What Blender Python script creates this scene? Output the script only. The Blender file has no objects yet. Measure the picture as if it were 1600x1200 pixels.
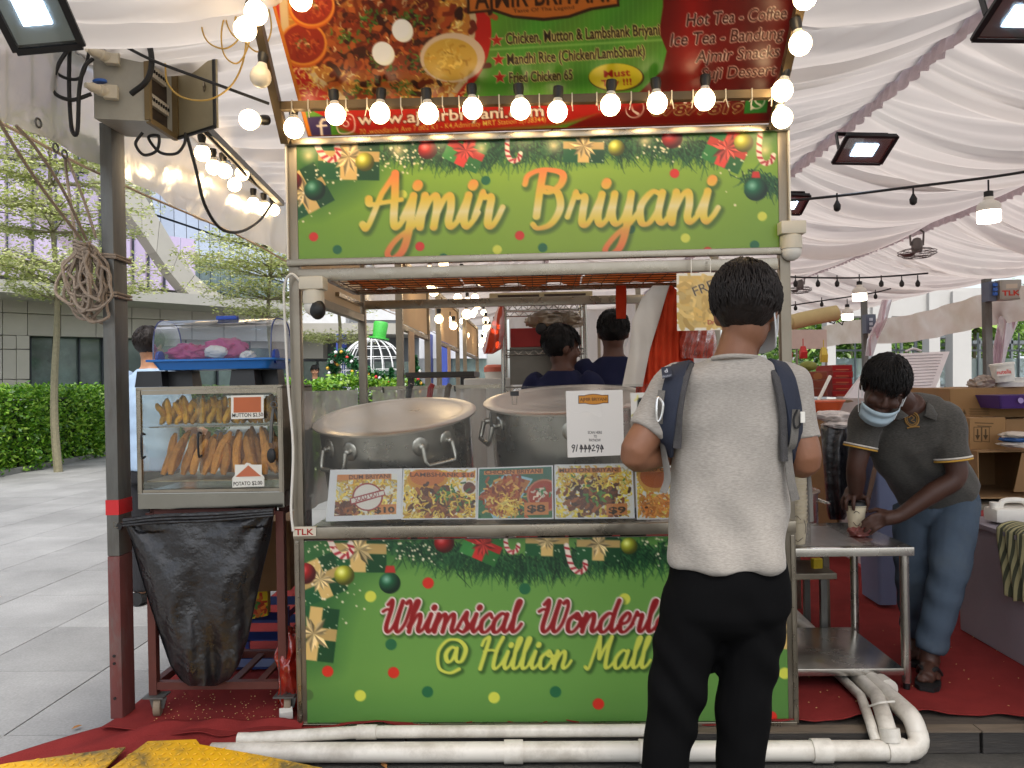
import bpy, bmesh, math, random
import numpy as np
from mathutils import Vector, Matrix, noise as mnoise

random.seed(7); rng = np.random.default_rng(7)
scene = bpy.context.scene
COL = scene.collection
R = math.radians

# ---- camera
CAM = Vector((0.0, 0.0, 1.42)); FPX = 1202.0
YAW, ROLL = R(1.9), R(1.1)
_f = Vector((-math.sin(YAW), math.cos(YAW), 0)); _r0 = Vector((math.cos(YAW), math.sin(YAW), 0)); _u0 = Vector((0, 0, 1))
_r = _r0 * math.cos(ROLL) - _u0 * math.sin(ROLL); _u = _u0 * math.cos(ROLL) + _r0 * math.sin(ROLL)
cd = bpy.data.cameras.new('camera'); cam = bpy.data.objects.new('camera', cd); COL.objects.link(cam)
cd.sensor_width = 36; cd.lens = 36 * FPX / 1600; cd.clip_start = 0.05; cd.clip_end = 2000
cam.matrix_world = Matrix(((_r.x, _u.x, -_f.x, CAM.x), (_r.y, _u.y, -_f.y, CAM.y), (_r.z, _u.z, -_f.z, CAM.z), (0, 0, 0, 1)))
scene.camera = cam

# ---- sky, sun, exposure
world = bpy.data.worlds.new('World'); scene.world = world; world.use_nodes = True
wn = world.node_tree.nodes; wl = world.node_tree.links
sky = wn.new('ShaderNodeTexSky'); sky.sky_type = 'NISHITA'; sky.sun_disc = False
SUN_EL, SUN_AZ = R(60), R(168)          # azimuth measured from +Y towards +X
sky.sun_elevation = SUN_EL; sky.sun_rotation = SUN_AZ
sky.air_density = 1.0; sky.dust_density = 3.0; sky.ozone_density = 0.6; sky.altitude = 0
bgn = wn['Background']; whs = wn.new('ShaderNodeHueSaturation'); whs.inputs['Saturation'].default_value = 0.45; wl.new(sky.outputs[0], whs.inputs['Color']); wl.new(whs.outputs[0], bgn.inputs[0]); bgn.inputs[1].default_value = 0.15
sd = bpy.data.lights.new('sun', 'SUN'); sd.energy = 1.5; sd.angle = R(14); sd.color = (1.0, 0.96, 0.9)
sun = bpy.data.objects.new('sun', sd); COL.objects.link(sun)
_sdir = Vector((math.sin(SUN_AZ) * math.cos(SUN_EL), math.cos(SUN_AZ) * math.cos(SUN_EL), math.sin(SUN_EL)))
sun.rotation_euler = (-_sdir).to_track_quat('-Z', 'Y').to_euler()
vs = scene.view_settings; vs.view_transform = 'Standard'; vs.look = 'None'; vs.exposure = 0.95; vs.gamma = 1.0; vs.use_curve_mapping = False
scene.render.engine = 'CYCLES'
cy = scene.cycles
cy.max_bounces = 8; cy.diffuse_bounces = 4; cy.glossy_bounces = 4; cy.transmission_bounces = 6; cy.transparent_max_bounces = 24
cy.caustics_reflective = False; cy.caustics_refractive = False; cy.sample_clamp_indirect = 6.0
cy.use_denoising = True; cy.use_adaptive_sampling = True; cy.adaptive_threshold = 0.02
try: cy.denoiser = 'OPENIMAGEDENOISE'
except Exception: pass

# ---- pixel -> place
def ray(px, py):
    return _f * FPX + _r * (px - 800.0) - _u * (py - 600.0)
def PY(px, py, Y):
    d = ray(px, py); return CAM + d * ((Y - CAM.y) / d.y)
def PZ(px, py, z):
    d = ray(px, py); return CAM + d * ((z - CAM.z) / d.z)
def PX(px, py, X):
    d = ray(px, py); return CAM + d * ((X - CAM.x) / d.x)
def mpp(Y): return Y / FPX            # metres per photo pixel at depth Y

# ---- materials
def lin(c):
    c = [x / 255.0 for x in c]
    return tuple(x / 12.92 if x <= 0.04045 else ((x + 0.055) / 1.055) ** 2.4 for x in c)
MATS = {}
def nt(name):
    m = bpy.data.materials.new(name); m.use_nodes = True
    return m, m.node_tree.nodes, m.node_tree.links
def M(name, rgb=(200, 200, 200), rough=0.6, metal=0.0, var=0.08, nscale=6.0, bump=0.0, bscale=40.0, spec=0.5, dirt=0.0, dirtcol=(70, 60, 50),
      sheen=0.0, trans=0.0, alpha=1.0, coat=0.0, rvar=0.0, stretch=None, vary=0.0, aniso=0.0):
    """principled surface with noise in tone, blotches of dirt, fine relief"""
    if name in MATS: return MATS[name]
    m, n, l = nt(name); b = n['Principled BSDF']
    tc = n.new('ShaderNodeTexCoord'); mp = n.new('ShaderNodeMapping')
    l.new(tc.outputs['Object'], mp.inputs[0])
    if stretch: mp.inputs['Scale'].default_value = stretch
    nz = n.new('ShaderNodeTexNoise'); nz.inputs['Scale'].default_value = nscale; nz.inputs['Detail'].default_value = 5; nz.inputs['Roughness'].default_value = 0.6
    l.new(mp.outputs[0], nz.inputs[0])
    c = lin(rgb)
    hs = n.new('ShaderNodeHueSaturation'); hs.inputs['Color'].default_value = (*c, 1)
    mr = n.new('ShaderNodeMapRange'); mr.inputs[1].default_value = 0.25; mr.inputs[2].default_value = 0.75
    mr.inputs[3].default_value = 1 - var; mr.inputs[4].default_value = 1 + var
    l.new(nz.outputs[0], mr.inputs[0])
    val = mr.outputs[0]
    if vary:
        oi = n.new('ShaderNodeObjectInfo'); mr2 = n.new('ShaderNodeMapRange'); mr2.inputs[3].default_value = 1 - vary; mr2.inputs[4].default_value = 1 + vary
        l.new(oi.outputs['Random'], mr2.inputs[0]); mu = n.new('ShaderNodeMath'); mu.operation = 'MULTIPLY'
        l.new(val, mu.inputs[0]); l.new(mr2.outputs[0], mu.inputs[1]); val = mu.outputs[0]
    l.new(val, hs.inputs['Value'])
    out = hs.outputs[0]
    if dirt > 0:
        n2 = n.new('ShaderNodeTexNoise'); n2.inputs['Scale'].default_value = nscale * 0.45; n2.inputs['Detail'].default_value = 8; n2.inputs['Roughness'].default_value = 0.7
        l.new(mp.outputs[0], n2.inputs[0])
        r2 = n.new('ShaderNodeMapRange'); r2.inputs[1].default_value = 0.5; r2.inputs[2].default_value = 0.72; r2.inputs[3].default_value = 0; r2.inputs[4].default_value = dirt
        l.new(n2.outputs[0], r2.inputs[0])
        mx = n.new('ShaderNodeMix'); mx.data_type = 'RGBA'; l.new(r2.outputs[0], mx.inputs[0]); l.new(out, mx.inputs[6]); mx.inputs[7].default_value = (*lin(dirtcol), 1)
        out = mx.outputs[2]
    l.new(out, b.inputs['Base Color'])
    b.inputs['Roughness'].default_value = rough; b.inputs['Metallic'].default_value = metal
    b.inputs['Specular IOR Level'].default_value = spec
    if rvar:
        r3 = n.new('ShaderNodeMapRange'); r3.inputs[1].default_value = 0.3; r3.inputs[2].default_value = 0.7
        r3.inputs[3].default_value = max(0.02, rough - rvar); r3.inputs[4].default_value = min(1, rough + rvar)
        l.new(nz.outputs[0], r3.inputs[0]); l.new(r3.outputs[0], b.inputs['Roughness'])
    if sheen: b.inputs['Sheen Weight'].default_value = sheen
    if coat: b.inputs['Coat Weight'].default_value = coat; b.inputs['Coat Roughness'].default_value = 0.15
    if trans: b.inputs['Transmission Weight'].default_value = trans
    if alpha < 1: b.inputs['Alpha'].default_value = alpha
    if bump:
        n3 = n.new('ShaderNodeTexNoise'); n3.inputs['Scale'].default_value = bscale; n3.inputs['Detail'].default_value = 4
        l.new(mp.outputs[0], n3.inputs[0]); bp = n.new('ShaderNodeBump'); bp.inputs['Strength'].default_value = bump; bp.inputs['Distance'].default_value = 0.01
        l.new(n3.outputs[0], bp.inputs['Height']); l.new(bp.outputs[0], b.inputs['Normal'])
    MATS[name] = m; return m
def M_cloth(name, rgb, tr=0.45, var=0.06, nscale=8.0, stretch=None, rgb2=None):
    """thin cloth or sheet plastic that lets light through"""
    if name in MATS: return MATS[name]
    m, n, l = nt(name); n.remove(n['Principled BSDF'])
    tc = n.new('ShaderNodeTexCoord'); mp = n.new('ShaderNodeMapping'); l.new(tc.outputs['Object'], mp.inputs[0])
    if stretch: mp.inputs['Scale'].default_value = stretch
    nz = n.new('ShaderNodeTexNoise'); nz.inputs['Scale'].default_value = nscale; nz.inputs['Detail'].default_value = 5; l.new(mp.outputs[0], nz.inputs[0])
    mx = n.new('ShaderNodeMix'); mx.data_type = 'RGBA'
    a = lin(rgb); b2 = lin(rgb2) if rgb2 else tuple(x * (1 - 2 * var) for x in a)
    mr = n.new('ShaderNodeMapRange'); mr.inputs[1].default_value = 0.3; mr.inputs[2].default_value = 0.7; l.new(nz.outputs[0], mr.inputs[0])
    l.new(mr.outputs[0], mx.inputs[0]); mx.inputs[6].default_value = (*a, 1); mx.inputs[7].default_value = (*b2, 1)
    d = n.new('ShaderNodeBsdfDiffuse'); t = n.new('ShaderNodeBsdfTranslucent'); s = n.new('ShaderNodeMixShader'); s.inputs[0].default_value = tr
    l.new(mx.outputs[2], d.inputs[0]); l.new(mx.outputs[2], t.inputs[0]); l.new(d.outputs[0], s.inputs[1]); l.new(t.outputs[0], s.inputs[2])
    l.new(s.outputs[0], n['Material Output'].inputs[0]); MATS[name] = m; return m
def M_film(name, rgb, clear=0.5, rough=0.15, gloss=0.12, body=None, wr=0.0, wscale=6.0, fres=0.45):
    """clear or tinted film / pane: straight-through light plus a cloudy body and a sheen"""
    if name in MATS: return MATS[name]
    m, n, l = nt(name); n.remove(n['Principled BSDF'])
    tp = n.new('ShaderNodeBsdfTransparent'); c = lin(rgb); tp.inputs[0].default_value = (*c, 1)
    d = n.new('ShaderNodeBsdfDiffuse'); t2 = n.new('ShaderNodeBsdfTranslucent'); cb = lin(body or rgb)
    d.inputs[0].default_value = (*cb, 1); t2.inputs[0].default_value = (*cb, 1)
    dd = n.new('ShaderNodeMixShader'); l.new(d.outputs[0], dd.inputs[1]); l.new(t2.outputs[0], dd.inputs[2])
    s = n.new('ShaderNodeMixShader'); s.inputs[0].default_value = 1 - clear; l.new(tp.outputs[0], s.inputs[1]); l.new(dd.outputs[0], s.inputs[2])
    g = n.new('ShaderNodeBsdfGlossy'); g.inputs['Roughness'].default_value = rough
    fr = n.new('ShaderNodeFresnel'); fr.inputs[0].default_value = 1.45
    ad = n.new('ShaderNodeMath'); ad.operation = 'MULTIPLY_ADD'; ad.inputs[1].default_value = fres; ad.inputs[2].default_value = gloss; ad.use_clamp = True
    l.new(fr.outputs[0], ad.inputs[0])
    s2 = n.new('ShaderNodeMixShader'); l.new(ad.outputs[0], s2.inputs[0]); l.new(s.outputs[0], s2.inputs[1]); l.new(g.outputs[0], s2.inputs[2])
    if wr:
        tc = n.new('ShaderNodeTexCoord'); nz = n.new('ShaderNodeTexNoise'); nz.inputs['Scale'].default_value = wscale; nz.inputs['Detail'].default_value = 4
        l.new(tc.outputs['Object'], nz.inputs[0]); bp = n.new('ShaderNodeBump'); bp.inputs['Strength'].default_value = wr; bp.inputs['Distance'].default_value = 0.02
        l.new(nz.outputs[0], bp.inputs['Height']); l.new(bp.outputs[0], g.inputs['Normal'])
    l.new(s2.outputs[0], n['Material Output'].inputs[0]); MATS[name] = m; return m
def M_emit(name, rgb, strength):
    if name in MATS: return MATS[name]
    m, n, l = nt(name); b = n['Principled BSDF']; c = lin(rgb)
    b.inputs['Base Color'].default_value = (*c, 1); b.inputs['Emission Color'].default_value = (*c, 1); b.inputs['Emission Strength'].default_value = strength
    b.inputs['Roughness'].default_value = 0.4
    MATS[name] = m; return m
def M_print(name, rough=0.35, spec=0.4, trans=0.0, coat=0.0):
    """flat print: colour comes from the printed sheet's own colour attribute"""
    if name in MATS: return MATS[name]
    m, n, l = nt(name); b = n['Principled BSDF']; a = n.new('ShaderNodeVertexColor'); a.layer_name = 'ink'
    tc = n.new('ShaderNodeTexCoord'); nz = n.new('ShaderNodeTexNoise'); nz.inputs['Scale'].default_value = 3.0; l.new(tc.outputs['Object'], nz.inputs[0])
    mr = n.new('ShaderNodeMapRange'); mr.inputs[3].default_value = rough - 0.08; mr.inputs[4].default_value = rough + 0.1; l.new(nz.outputs[0], mr.inputs[0]); l.new(mr.outputs[0], b.inputs['Roughness'])
    l.new(a.outputs[0], b.inputs['Base Color']); b.inputs['Specular IOR Level'].default_value = spec
    bp = n.new('ShaderNodeBump'); bp.inputs['Strength'].default_value = 0.08; bp.inputs['Distance'].default_value = 0.02; l.new(nz.outputs[0], bp.inputs['Height']); l.new(bp.outputs[0], b.inputs['Normal'])
    if coat: b.inputs['Coat Weight'].default_value = coat
    MATS[name] = m; return m
def M_leaf(name, cols, tr=0.4, scale=3.0):
    """leaf: tone differs from leaf to leaf"""
    if name in MATS: return MATS[name]
    m, n, l = nt(name); n.remove(n['Principled BSDF'])
    a = n.new('ShaderNodeVertexColor'); a.layer_name = 'leaf'
    cr = n.new('ShaderNodeValToRGB'); e = cr.color_ramp.elements
    for i, c in enumerate(cols):
        p = i / (len(cols) - 1)
        el = e[i] if i < 2 else e.new(p)
        el.position = p; el.color = (*lin(c), 1)
    l.new(a.outputs[0], cr.inputs[0])
    d = n.new('ShaderNodeBsdfDiffuse'); t = n.new('ShaderNodeBsdfTranslucent'); g = n.new('ShaderNodeBsdfGlossy'); g.inputs['Roughness'].default_value = 0.4
    s = n.new('ShaderNodeMixShader'); s.inputs[0].default_value = tr; s2 = n.new('ShaderNodeMixShader'); s2.inputs[0].default_value = 0.06
    l.new(cr.outputs[0], d.inputs[0]); l.new(cr.outputs[0], t.inputs[0]); l.new(d.outputs[0], s.inputs[1]); l.new(t.outputs[0], s.inputs[2])
    l.new(s.outputs[0], s2.inputs[1]); l.new(g.outputs[0], s2.inputs[2]); l.new(s2.outputs[0], n['Material Output'].inputs[0]); MATS[name] = m; return m

# ---- things and parts
def tag(o, label=None, cat=None, group=None, kind=None):
    if label: o['label'] = label
    if cat: o['category'] = cat
    if group: o['group'] = group
    if kind: o['kind'] = kind
    return o
def thing(name, label, cat, loc=(0, 0, 0), group=None):
    o = bpy.data.objects.new(name, None); COL.objects.link(o); o.location = loc; o.empty_display_size = 0.05
    return tag(o, label, cat, group)
def attach(o, parent):
    if parent is not None:
        o.parent = parent
        if parent.parent is None and parent.type == 'EMPTY':
            o.matrix_parent_inverse = Matrix.Translation(-Vector(parent.location))
    return o
def mesh_obj(name, me, m, parent=None):
    o = bpy.data.objects.new(name, me); COL.objects.link(o)
    if m is not None: me.materials.append(m) if len(me.materials) == 0 else None
    return attach(o, parent)
def copy_thing(root, delta, rotz=0.0, label=None, scale=None):
    r = root.copy(); COL.objects.link(r); r.location = Vector(root.location) + Vector(delta)
    if rotz: r.rotation_euler.z += rotz
    if scale: r.scale = (scale,) * 3
    if label: r['label'] = label
    def rec(src, dst):
        for ch in src.children:
            c = ch.copy(); COL.objects.link(c); c.parent = dst; rec(ch, c)
    rec(root, r)
    return r

class MB:
    """collects shapes, builds ONE mesh object"""
    def __init__(s): s.v = []; s.f = []
    def add(s, vs, fs):
        o = len(s.v); s.v += [tuple(v) for v in vs]; s.f += [tuple(i + o for i in f) for f in fs]; return s
    def box(s, c, size, rot=None, bev=0.0):
        hx, hy, hz = size[0] / 2, size[1] / 2, size[2] / 2
        if bev > 0:
            b = min(bev, hx * 0.9, hy * 0.9, hz * 0.9); vs = []; fs = []
            bm = bmesh.new(); bmesh.ops.create_cube(bm, size=1)
            for v in bm.verts: v.co = Vector((v.co.x * hx * 2, v.co.y * hy * 2, v.co.z * hz * 2))
            bmesh.ops.bevel(bm, geom=list(bm.edges), offset=b, segments=2, affect='EDGES', profile=0.6)
            bm.verts.ensure_lookup_table(); vs = [v.co.copy() for v in bm.verts]; fs = [[v.index for v in f.verts] for f in bm.faces]; bm.free()
        else:
            vs = [Vector((x * hx, y * hy, z * hz)) for x in (-1, 1) for y in (-1, 1) for z in (-1, 1)]
            fs = [(0, 1, 3, 2), (4, 6, 7, 5), (0, 4, 5, 1), (2, 3, 7, 6), (0, 2, 6, 4), (1, 5, 7, 3)]
        if rot is not None: vs = [rot @ v for v in vs]
        return s.add([v + Vector(c) for v in vs], fs)
    def bar(s, a, b, w, h=None, up=(0, 0, 1), bev=0.0):
        a, b = Vector(a), Vector(b); d = b - a; L = d.length
        if L < 1e-6: return s
        y = d / L; u = Vector(up)
        if abs(y.dot(u)) > 0.98: u = Vector((0, 1, 0)) if abs(y.y) < 0.9 else Vector((1, 0, 0))
        x = y.cross(u).normalized(); z = x.cross(y)
        return s.box((a + b) / 2, (w, L, h or w), Matrix((x, y, z)).transposed(), bev)
    def tube(s, pts, r, seg=8, cap=True, closed=False):
        P = [Vector(p) for p in pts]; n = len(P)
        rr = r if isinstance(r, (list, tuple)) else [r] * n
        t0 = (P[1] - P[0]).normalized(); nv = t0.orthogonal().normalized(); vs = []
        for i in range(n):
            if closed: t = (P[(i + 1) % n] - P[i - 1]).normalized()
            else: t = (P[min(i + 1, n - 1)] - P[max(i - 1, 0)])
            t = t.normalized() if t.length > 1e-9 else t0
            nv = nv - t * nv.dot(t); nv = nv.normalized() if nv.length > 1e-6 else t.orthogonal().normalized(); bv = t.cross(nv)
            for k in range(seg):
                a = 2 * math.pi * k / seg; vs.append(P[i] + (nv * math.cos(a) + bv * math.sin(a)) * rr[i])
        fs = []
        for i in range(n if closed else n - 1):
            for k in range(seg):
                a, b = i * seg + k, i * seg + (k + 1) % seg; c, d = ((i + 1) % n) * seg + (k + 1) % seg, ((i + 1) % n) * seg + k
                fs.append((a, b, c, d))
        if cap and not closed: fs.append(tuple(reversed(range(seg)))); fs.append(tuple((n - 1) * seg + k for k in range(seg)))
        return s.add(vs, fs)
    def lathe(s, prof, c=(0, 0, 0), seg=24, rot=None, cap=True):
        vs = []; fs = []; n = len(prof)
        for r, z in prof:
            for k in range(seg):
                a = 2 * math.pi * k / seg; v = Vector((r * math.cos(a), r * math.sin(a), z)); vs.append((rot @ v if rot is not None else v) + Vector(c))
        for i in range(n - 1):
            for k in range(seg): fs.append((i * seg + k, i * seg + (k + 1) % seg, (i + 1) * seg + (k + 1) % seg, (i + 1) * seg + k))
        if cap: fs.append(tuple(reversed(range(seg)))); fs.append(tuple((n - 1) * seg + k for k in range(seg)))
        return s.add(vs, fs)
    def loft(s, rings, cap=True, closed=True):
        n = len(rings); m = len(rings[0]); vs = [p for r in rings for p in r]; fs = []
        for i in range(n - 1):
            for k in range(m if closed else m - 1): fs.append((i * m + k, i * m + (k + 1) % m, (i + 1) * m + (k + 1) % m, (i + 1) * m + k))
        if cap and closed: fs.append(tuple(reversed(range(m)))); fs.append(tuple((n - 1) * m + k for k in range(m)))
        return s.add(vs, fs)
    def ball(s, c, r, seg=16, rings=10, sc=(1, 1, 1), rot=None):
        prof = [(max(1e-4, math.sin(math.pi * i / rings)), -math.cos(math.pi * i / rings)) for i in range(rings + 1)]
        vs = []; fs = []
        for a_, z in prof:
            for k in range(seg):
                a = 2 * math.pi * k / seg; v = Vector((a_ * math.cos(a) * r * sc[0], a_ * math.sin(a) * r * sc[1], z * r * sc[2])); vs.append((rot @ v if rot is not None else v) + Vector(c))
        for i in range(rings):
            for k in range(seg): fs.append((i * seg + k, i * seg + (k + 1) % seg, (i + 1) * seg + (k + 1) % seg, (i + 1) * seg + k))
        return s.add(vs, fs)
    def prism(s, pts, d):
        """polygon pts pushed along vector d"""
        n = len(pts); d = Vector(d); a = [Vector(p) for p in pts]; b = [p + d for p in a]
        fs = [tuple(range(n)), tuple(reversed(range(n, 2 * n)))] + [(i, i + n, (i + 1) % n + n, (i + 1) % n) for i in range(n)]
        return s.add(a + b, fs)
    def mesh(s, name):
        me = bpy.data.meshes.new(name); me.from_pydata([tuple(v) for v in s.v], [], s.f); me.update(); return me
    def build(s, name, m, parent=None, smooth=False, ang=None):
        me = s.mesh(name)
        bm = bmesh.new(); bm.from_mesh(me); bmesh.ops.recalc_face_normals(bm, faces=bm.faces); bm.to_mesh(me); bm.free()
        if smooth:
            for p in me.polygons: p.use_smooth = True
            try: me.set_sharp_from_angle(angle=R(ang or 40))
            except Exception: pass
        return mesh_obj(name, me, m, parent)

def one(name, mb, m, label, cat, group=None, smooth=False, kind=None, ang=None):
    return tag(mb.build(name, m, None, smooth, ang), label, cat, group, kind)
def struct(name, mb, m, smooth=False):
    return tag(mb.build(name, m, None, smooth), kind='structure')
def rotz(a): return Matrix.Rotation(a, 3, 'Z')
def rotx(a): return Matrix.Rotation(a, 3, 'X')
def roty(a): return Matrix.Rotation(a, 3, 'Y')
def basis(z, xhint=(1, 0, 0)):
    z = Vector(z).normalized(); x = Vector(xhint); x = (x - z * x.dot(z)).normalized(); y = z.cross(x)
    return Matrix((x, y, z)).transposed()
def cr(pts, n=8, closed=False):
    """smooth curve through points"""
    P = [Vector(p) for p in pts]; out = []; m = len(P)
    rngi = range(m if closed else m - 1)
    for i in rngi:
        p0 = P[i - 1] if (i > 0 or closed) else P[0] * 2 - P[1]; p1 = P[i]; p2 = P[(i + 1) % m]
        p3 = P[(i + 2) % m] if (i + 2 < m or closed) else P[-1] * 2 - P[-2]
        for k in range(n):
            t = k / n; out.append(0.5 * ((2 * p1) + (p2 - p0) * t + (2 * p0 - 5 * p1 + 4 * p2 - p3) * t * t + (3 * p1 - p0 - 3 * p2 + p3) * t ** 3))
    if not closed: out.append(P[-1])
    return out
def grid_mesh(name, V, m, parent=None, smooth=True, thick=0.0):
    """V: array (a,b,3)"""
    a, b = V.shape[:2]; me = bpy.data.meshes.new(name)
    idx = np.arange(a * b).reshape(a, b)
    F = np.stack([idx[:-1, :-1], idx[:-1, 1:], idx[1:, 1:], idx[1:, :-1]], -1).reshape(-1, 4)
    fast_mesh(me, V.reshape(-1, 3), F, smooth)
    o = mesh_obj(name, me, m, parent)
    if thick:
        md = o.modifiers.new('thickness', 'SOLIDIFY'); md.thickness = thick; md.offset = 0
    return o
def fast_mesh(me, V, F, smooth=False):
    V = np.asarray(V, np.float32); F = np.asarray(F, np.int32); k = F.shape[1]
    me.vertices.add(len(V)); me.vertices.foreach_set('co', V.ravel())
    me.loops.add(F.size); me.loops.foreach_set('vertex_index', F.ravel())
    me.polygons.add(len(F)); me.polygons.foreach_set('loop_start', np.arange(len(F), dtype=np.int32) * k)
    me.update(calc_edges=True)
    if smooth: me.polygons.foreach_set('use_smooth', np.ones(len(F), bool))
    me.validate()
def fuse(mb, voxel=0.01, smooth=6, fac=0.5, name='body'):
    """melt the shapes of a builder into one continuous skin"""
    me = mb.mesh('tmp'); o = bpy.data.objects.new('tmp', me); COL.objects.link(o)
    r = o.modifiers.new('r', 'REMESH'); r.mode = 'VOXEL'; r.voxel_size = voxel; r.use_smooth_shade = True
    if smooth:
        s = o.modifiers.new('s', 'SMOOTH'); s.iterations = smooth; s.factor = fac
    dg = bpy.context.evaluated_depsgraph_get(); ev = o.evaluated_get(dg)
    out = bpy.data.meshes.new_from_object(ev); out.name = name
    bpy.data.objects.remove(o); bpy.data.meshes.remove(me)
    for p in out.polygons: p.use_smooth = True
    return out
def displace(me, fn):
    """move vertices along normals by fn(co)->m (vectorised over N,3)"""
    n = len(me.vertices); co = np.empty(n * 3, np.float32); me.vertices.foreach_get('co', co); co = co.reshape(-1, 3)
    no = np.empty(n * 3, np.float32); me.vertices.foreach_get('normal', no); no = no.reshape(-1, 3)
    co = co + no * fn(co)[:, None]; me.vertices.foreach_set('co', co.ravel()); me.update()
def vnoise(co, scale, seed=0.0):
    """cheap smooth noise from sines"""
    x, y, z = [co[:, i] * scale for i in range(3)]
    return (np.sin(x * 1.7 + 1.3 * np.sin(y * 1.1 + seed) + seed) + np.sin(y * 1.9 + 1.1 * np.sin(z * 1.3 + 2 * seed)) + np.sin(z * 2.1 + 1.2 * np.sin(x * 0.9 + 3 * seed))) / 3
def ring(c, rx, ry, n=20, rot=None, e=2.0):
    out = []
    for k in range(n):
        a = 2 * math.pi * k / n; ca, sa = math.cos(a), math.sin(a)
        v = Vector((rx * math.copysign(abs(ca) ** (2 / e), ca), ry * math.copysign(abs(sa) ** (2 / e), sa), 0))
        out.append((rot @ v if rot is not None else v) + Vector(c))
    return out

# ---- flat print: drawn in numpy, carried by the sheet's colour attribute
def homography(src, dst):
    A = []
    for (x, y), (u, v) in zip(src, dst):
        A.append([x, y, 1, 0, 0, 0, -u * x, -u * y, -u]); A.append([0, 0, 0, x, y, 1, -v * x, -v * y, -v])
    return np.linalg.svd(np.array(A, float))[2][-1].reshape(3, 3)
class Canvas:
    """quad: photo-pixel corners (tl,tr,br,bl); drawing coordinates are those pixels"""
    def __init__(s, quad, W, H, bg):
        s.W, s.H = W, H; s.img = np.ones((H, W, 3), np.float32) * np.array(bg, np.float32) / 255
        s.Hm = homography(quad, [(0, 0), (W, 0), (W, H), (0, H)])
        s.k = W / max(1, abs(quad[1][0] - quad[0][0]))
    def m(s, P):
        P = np.asarray(P, float).reshape(-1, 2); q = np.c_[P, np.ones(len(P))] @ s.Hm.T
        return q[:, :2] / q[:, 2:3]
    def win(s, lo, hi, pad=2):
        x0, y0 = max(0, int(lo[0] - pad)), max(0, int(lo[1] - pad)); x1, y1 = min(s.W, int(hi[0] + pad + 1)), min(s.H, int(hi[1] + pad + 1))
        if x1 <= x0 or y1 <= y0: return None
        Y, X = np.mgrid[y0:y1, x0:x1]; return slice(y0, y1), slice(x0, x1), X + 0.5, Y + 0.5
    def put(s, sy, sx, a, col):
        a = np.clip(a, 0, 1)[..., None]; c = np.asarray(col, np.float32)
        if c.ndim == 1: c = c / 255
        s.img[sy, sx] = s.img[sy, sx] * (1 - a) + c * a
    def poly(s, P, col, alpha=1.0, soft=0.0, raw=False):
        q = np.asarray(P, float) if raw else s.m(P); w = s.win(q.min(0), q.max(0), 2 + soft * 2)
        if w is None: return
        sy, sx, X, Y = w; d = np.full(X.shape, 1e9); inside = np.zeros(X.shape, bool); n = len(q)
        for i in range(n):
            a, b = q[i], q[(i + 1) % n]; e = b - a; L = e @ e + 1e-9
            t = np.clip(((X - a[0]) * e[0] + (Y - a[1]) * e[1]) / L, 0, 1); d = np.minimum(d, np.hypot(X - a[0] - t * e[0], Y - a[1] - t * e[1]))
            c = ((a[1] > Y) != (b[1] > Y)) & (X < (b[0] - a[0]) * (Y - a[1]) / (b[1] - a[1] + 1e-12) + a[0]); inside ^= c
        sd = np.where(inside, d, -d); s.put(sy, sx, (sd / max(1.0, soft) + 0.5) * alpha, col)
    def stroke(s, P, w, col, alpha=1.0, soft=1.0, off=(0, 0)):
        q = s.m(np.asarray(P, float).reshape(-1, 2) + np.array(off)); ww = np.broadcast_to(np.asarray(w, float), (len(q),)) * s.k / 2
        wn_ = s.win(q.min(0), q.max(0), ww.max() + soft + 1)
        if wn_ is None: return
        sy, sx, X, Y = wn_; sd = np.full(X.shape, -1e9)
        for i in range(len(q) - 1):
            a, b = q[i], q[i + 1]; e = b - a; L = e @ e + 1e-9
            t = np.clip(((X - a[0]) * e[0] + (Y - a[1]) * e[1]) / L, 0, 1)
            sd = np.maximum(sd, ww[i] + (ww[i + 1] - ww[i]) * t - np.hypot(X - a[0] - t * e[0], Y - a[1] - t * e[1]))
        a = np.clip(sd / max(soft, 1.0) + 0.5, 0, 1) * alpha
        if callable(col): s.put(sy, sx, a, col(X, Y))
        else: s.put(sy, sx, a, col)
    def disc(s, c, r, col, alpha=1.0, soft=1.0, sq=1.0):
        q = s.m([c])[0]; r = r * s.k; w = s.win(q - r - soft, q + r + soft)
        if w is None: return
        sy, sx, X, Y = w; s.put(sy, sx, ((r - np.hypot(X - q[0], (Y - q[1]) / sq)) / soft + 0.5) * alpha, col)
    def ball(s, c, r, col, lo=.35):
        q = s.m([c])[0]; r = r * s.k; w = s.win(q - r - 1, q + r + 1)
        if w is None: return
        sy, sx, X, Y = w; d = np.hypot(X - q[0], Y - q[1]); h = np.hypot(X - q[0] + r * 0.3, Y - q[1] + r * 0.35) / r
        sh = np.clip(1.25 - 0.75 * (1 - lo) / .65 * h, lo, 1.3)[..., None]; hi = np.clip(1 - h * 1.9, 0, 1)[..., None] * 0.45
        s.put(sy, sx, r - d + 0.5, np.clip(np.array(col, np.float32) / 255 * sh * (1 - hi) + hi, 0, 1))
    def glow(s, c, r, col, a=1.0):
        q = s.m([c])[0]; r = r * s.k; w = s.win(q - r, q + r)
        if w is None: return
        sy, sx, X, Y = w; d = np.hypot(X - q[0], Y - q[1]) / r; s.put(sy, sx, np.clip(1 - d, 0, 1) ** 1.5 * a, col)
    def grad(s, fn):
        Y, X = np.mgrid[0:s.H, 0:s.W]; s.img[:] = fn((X + 0.5) / s.W, (Y + 0.5) / s.H).astype(np.float32) / 255
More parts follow.
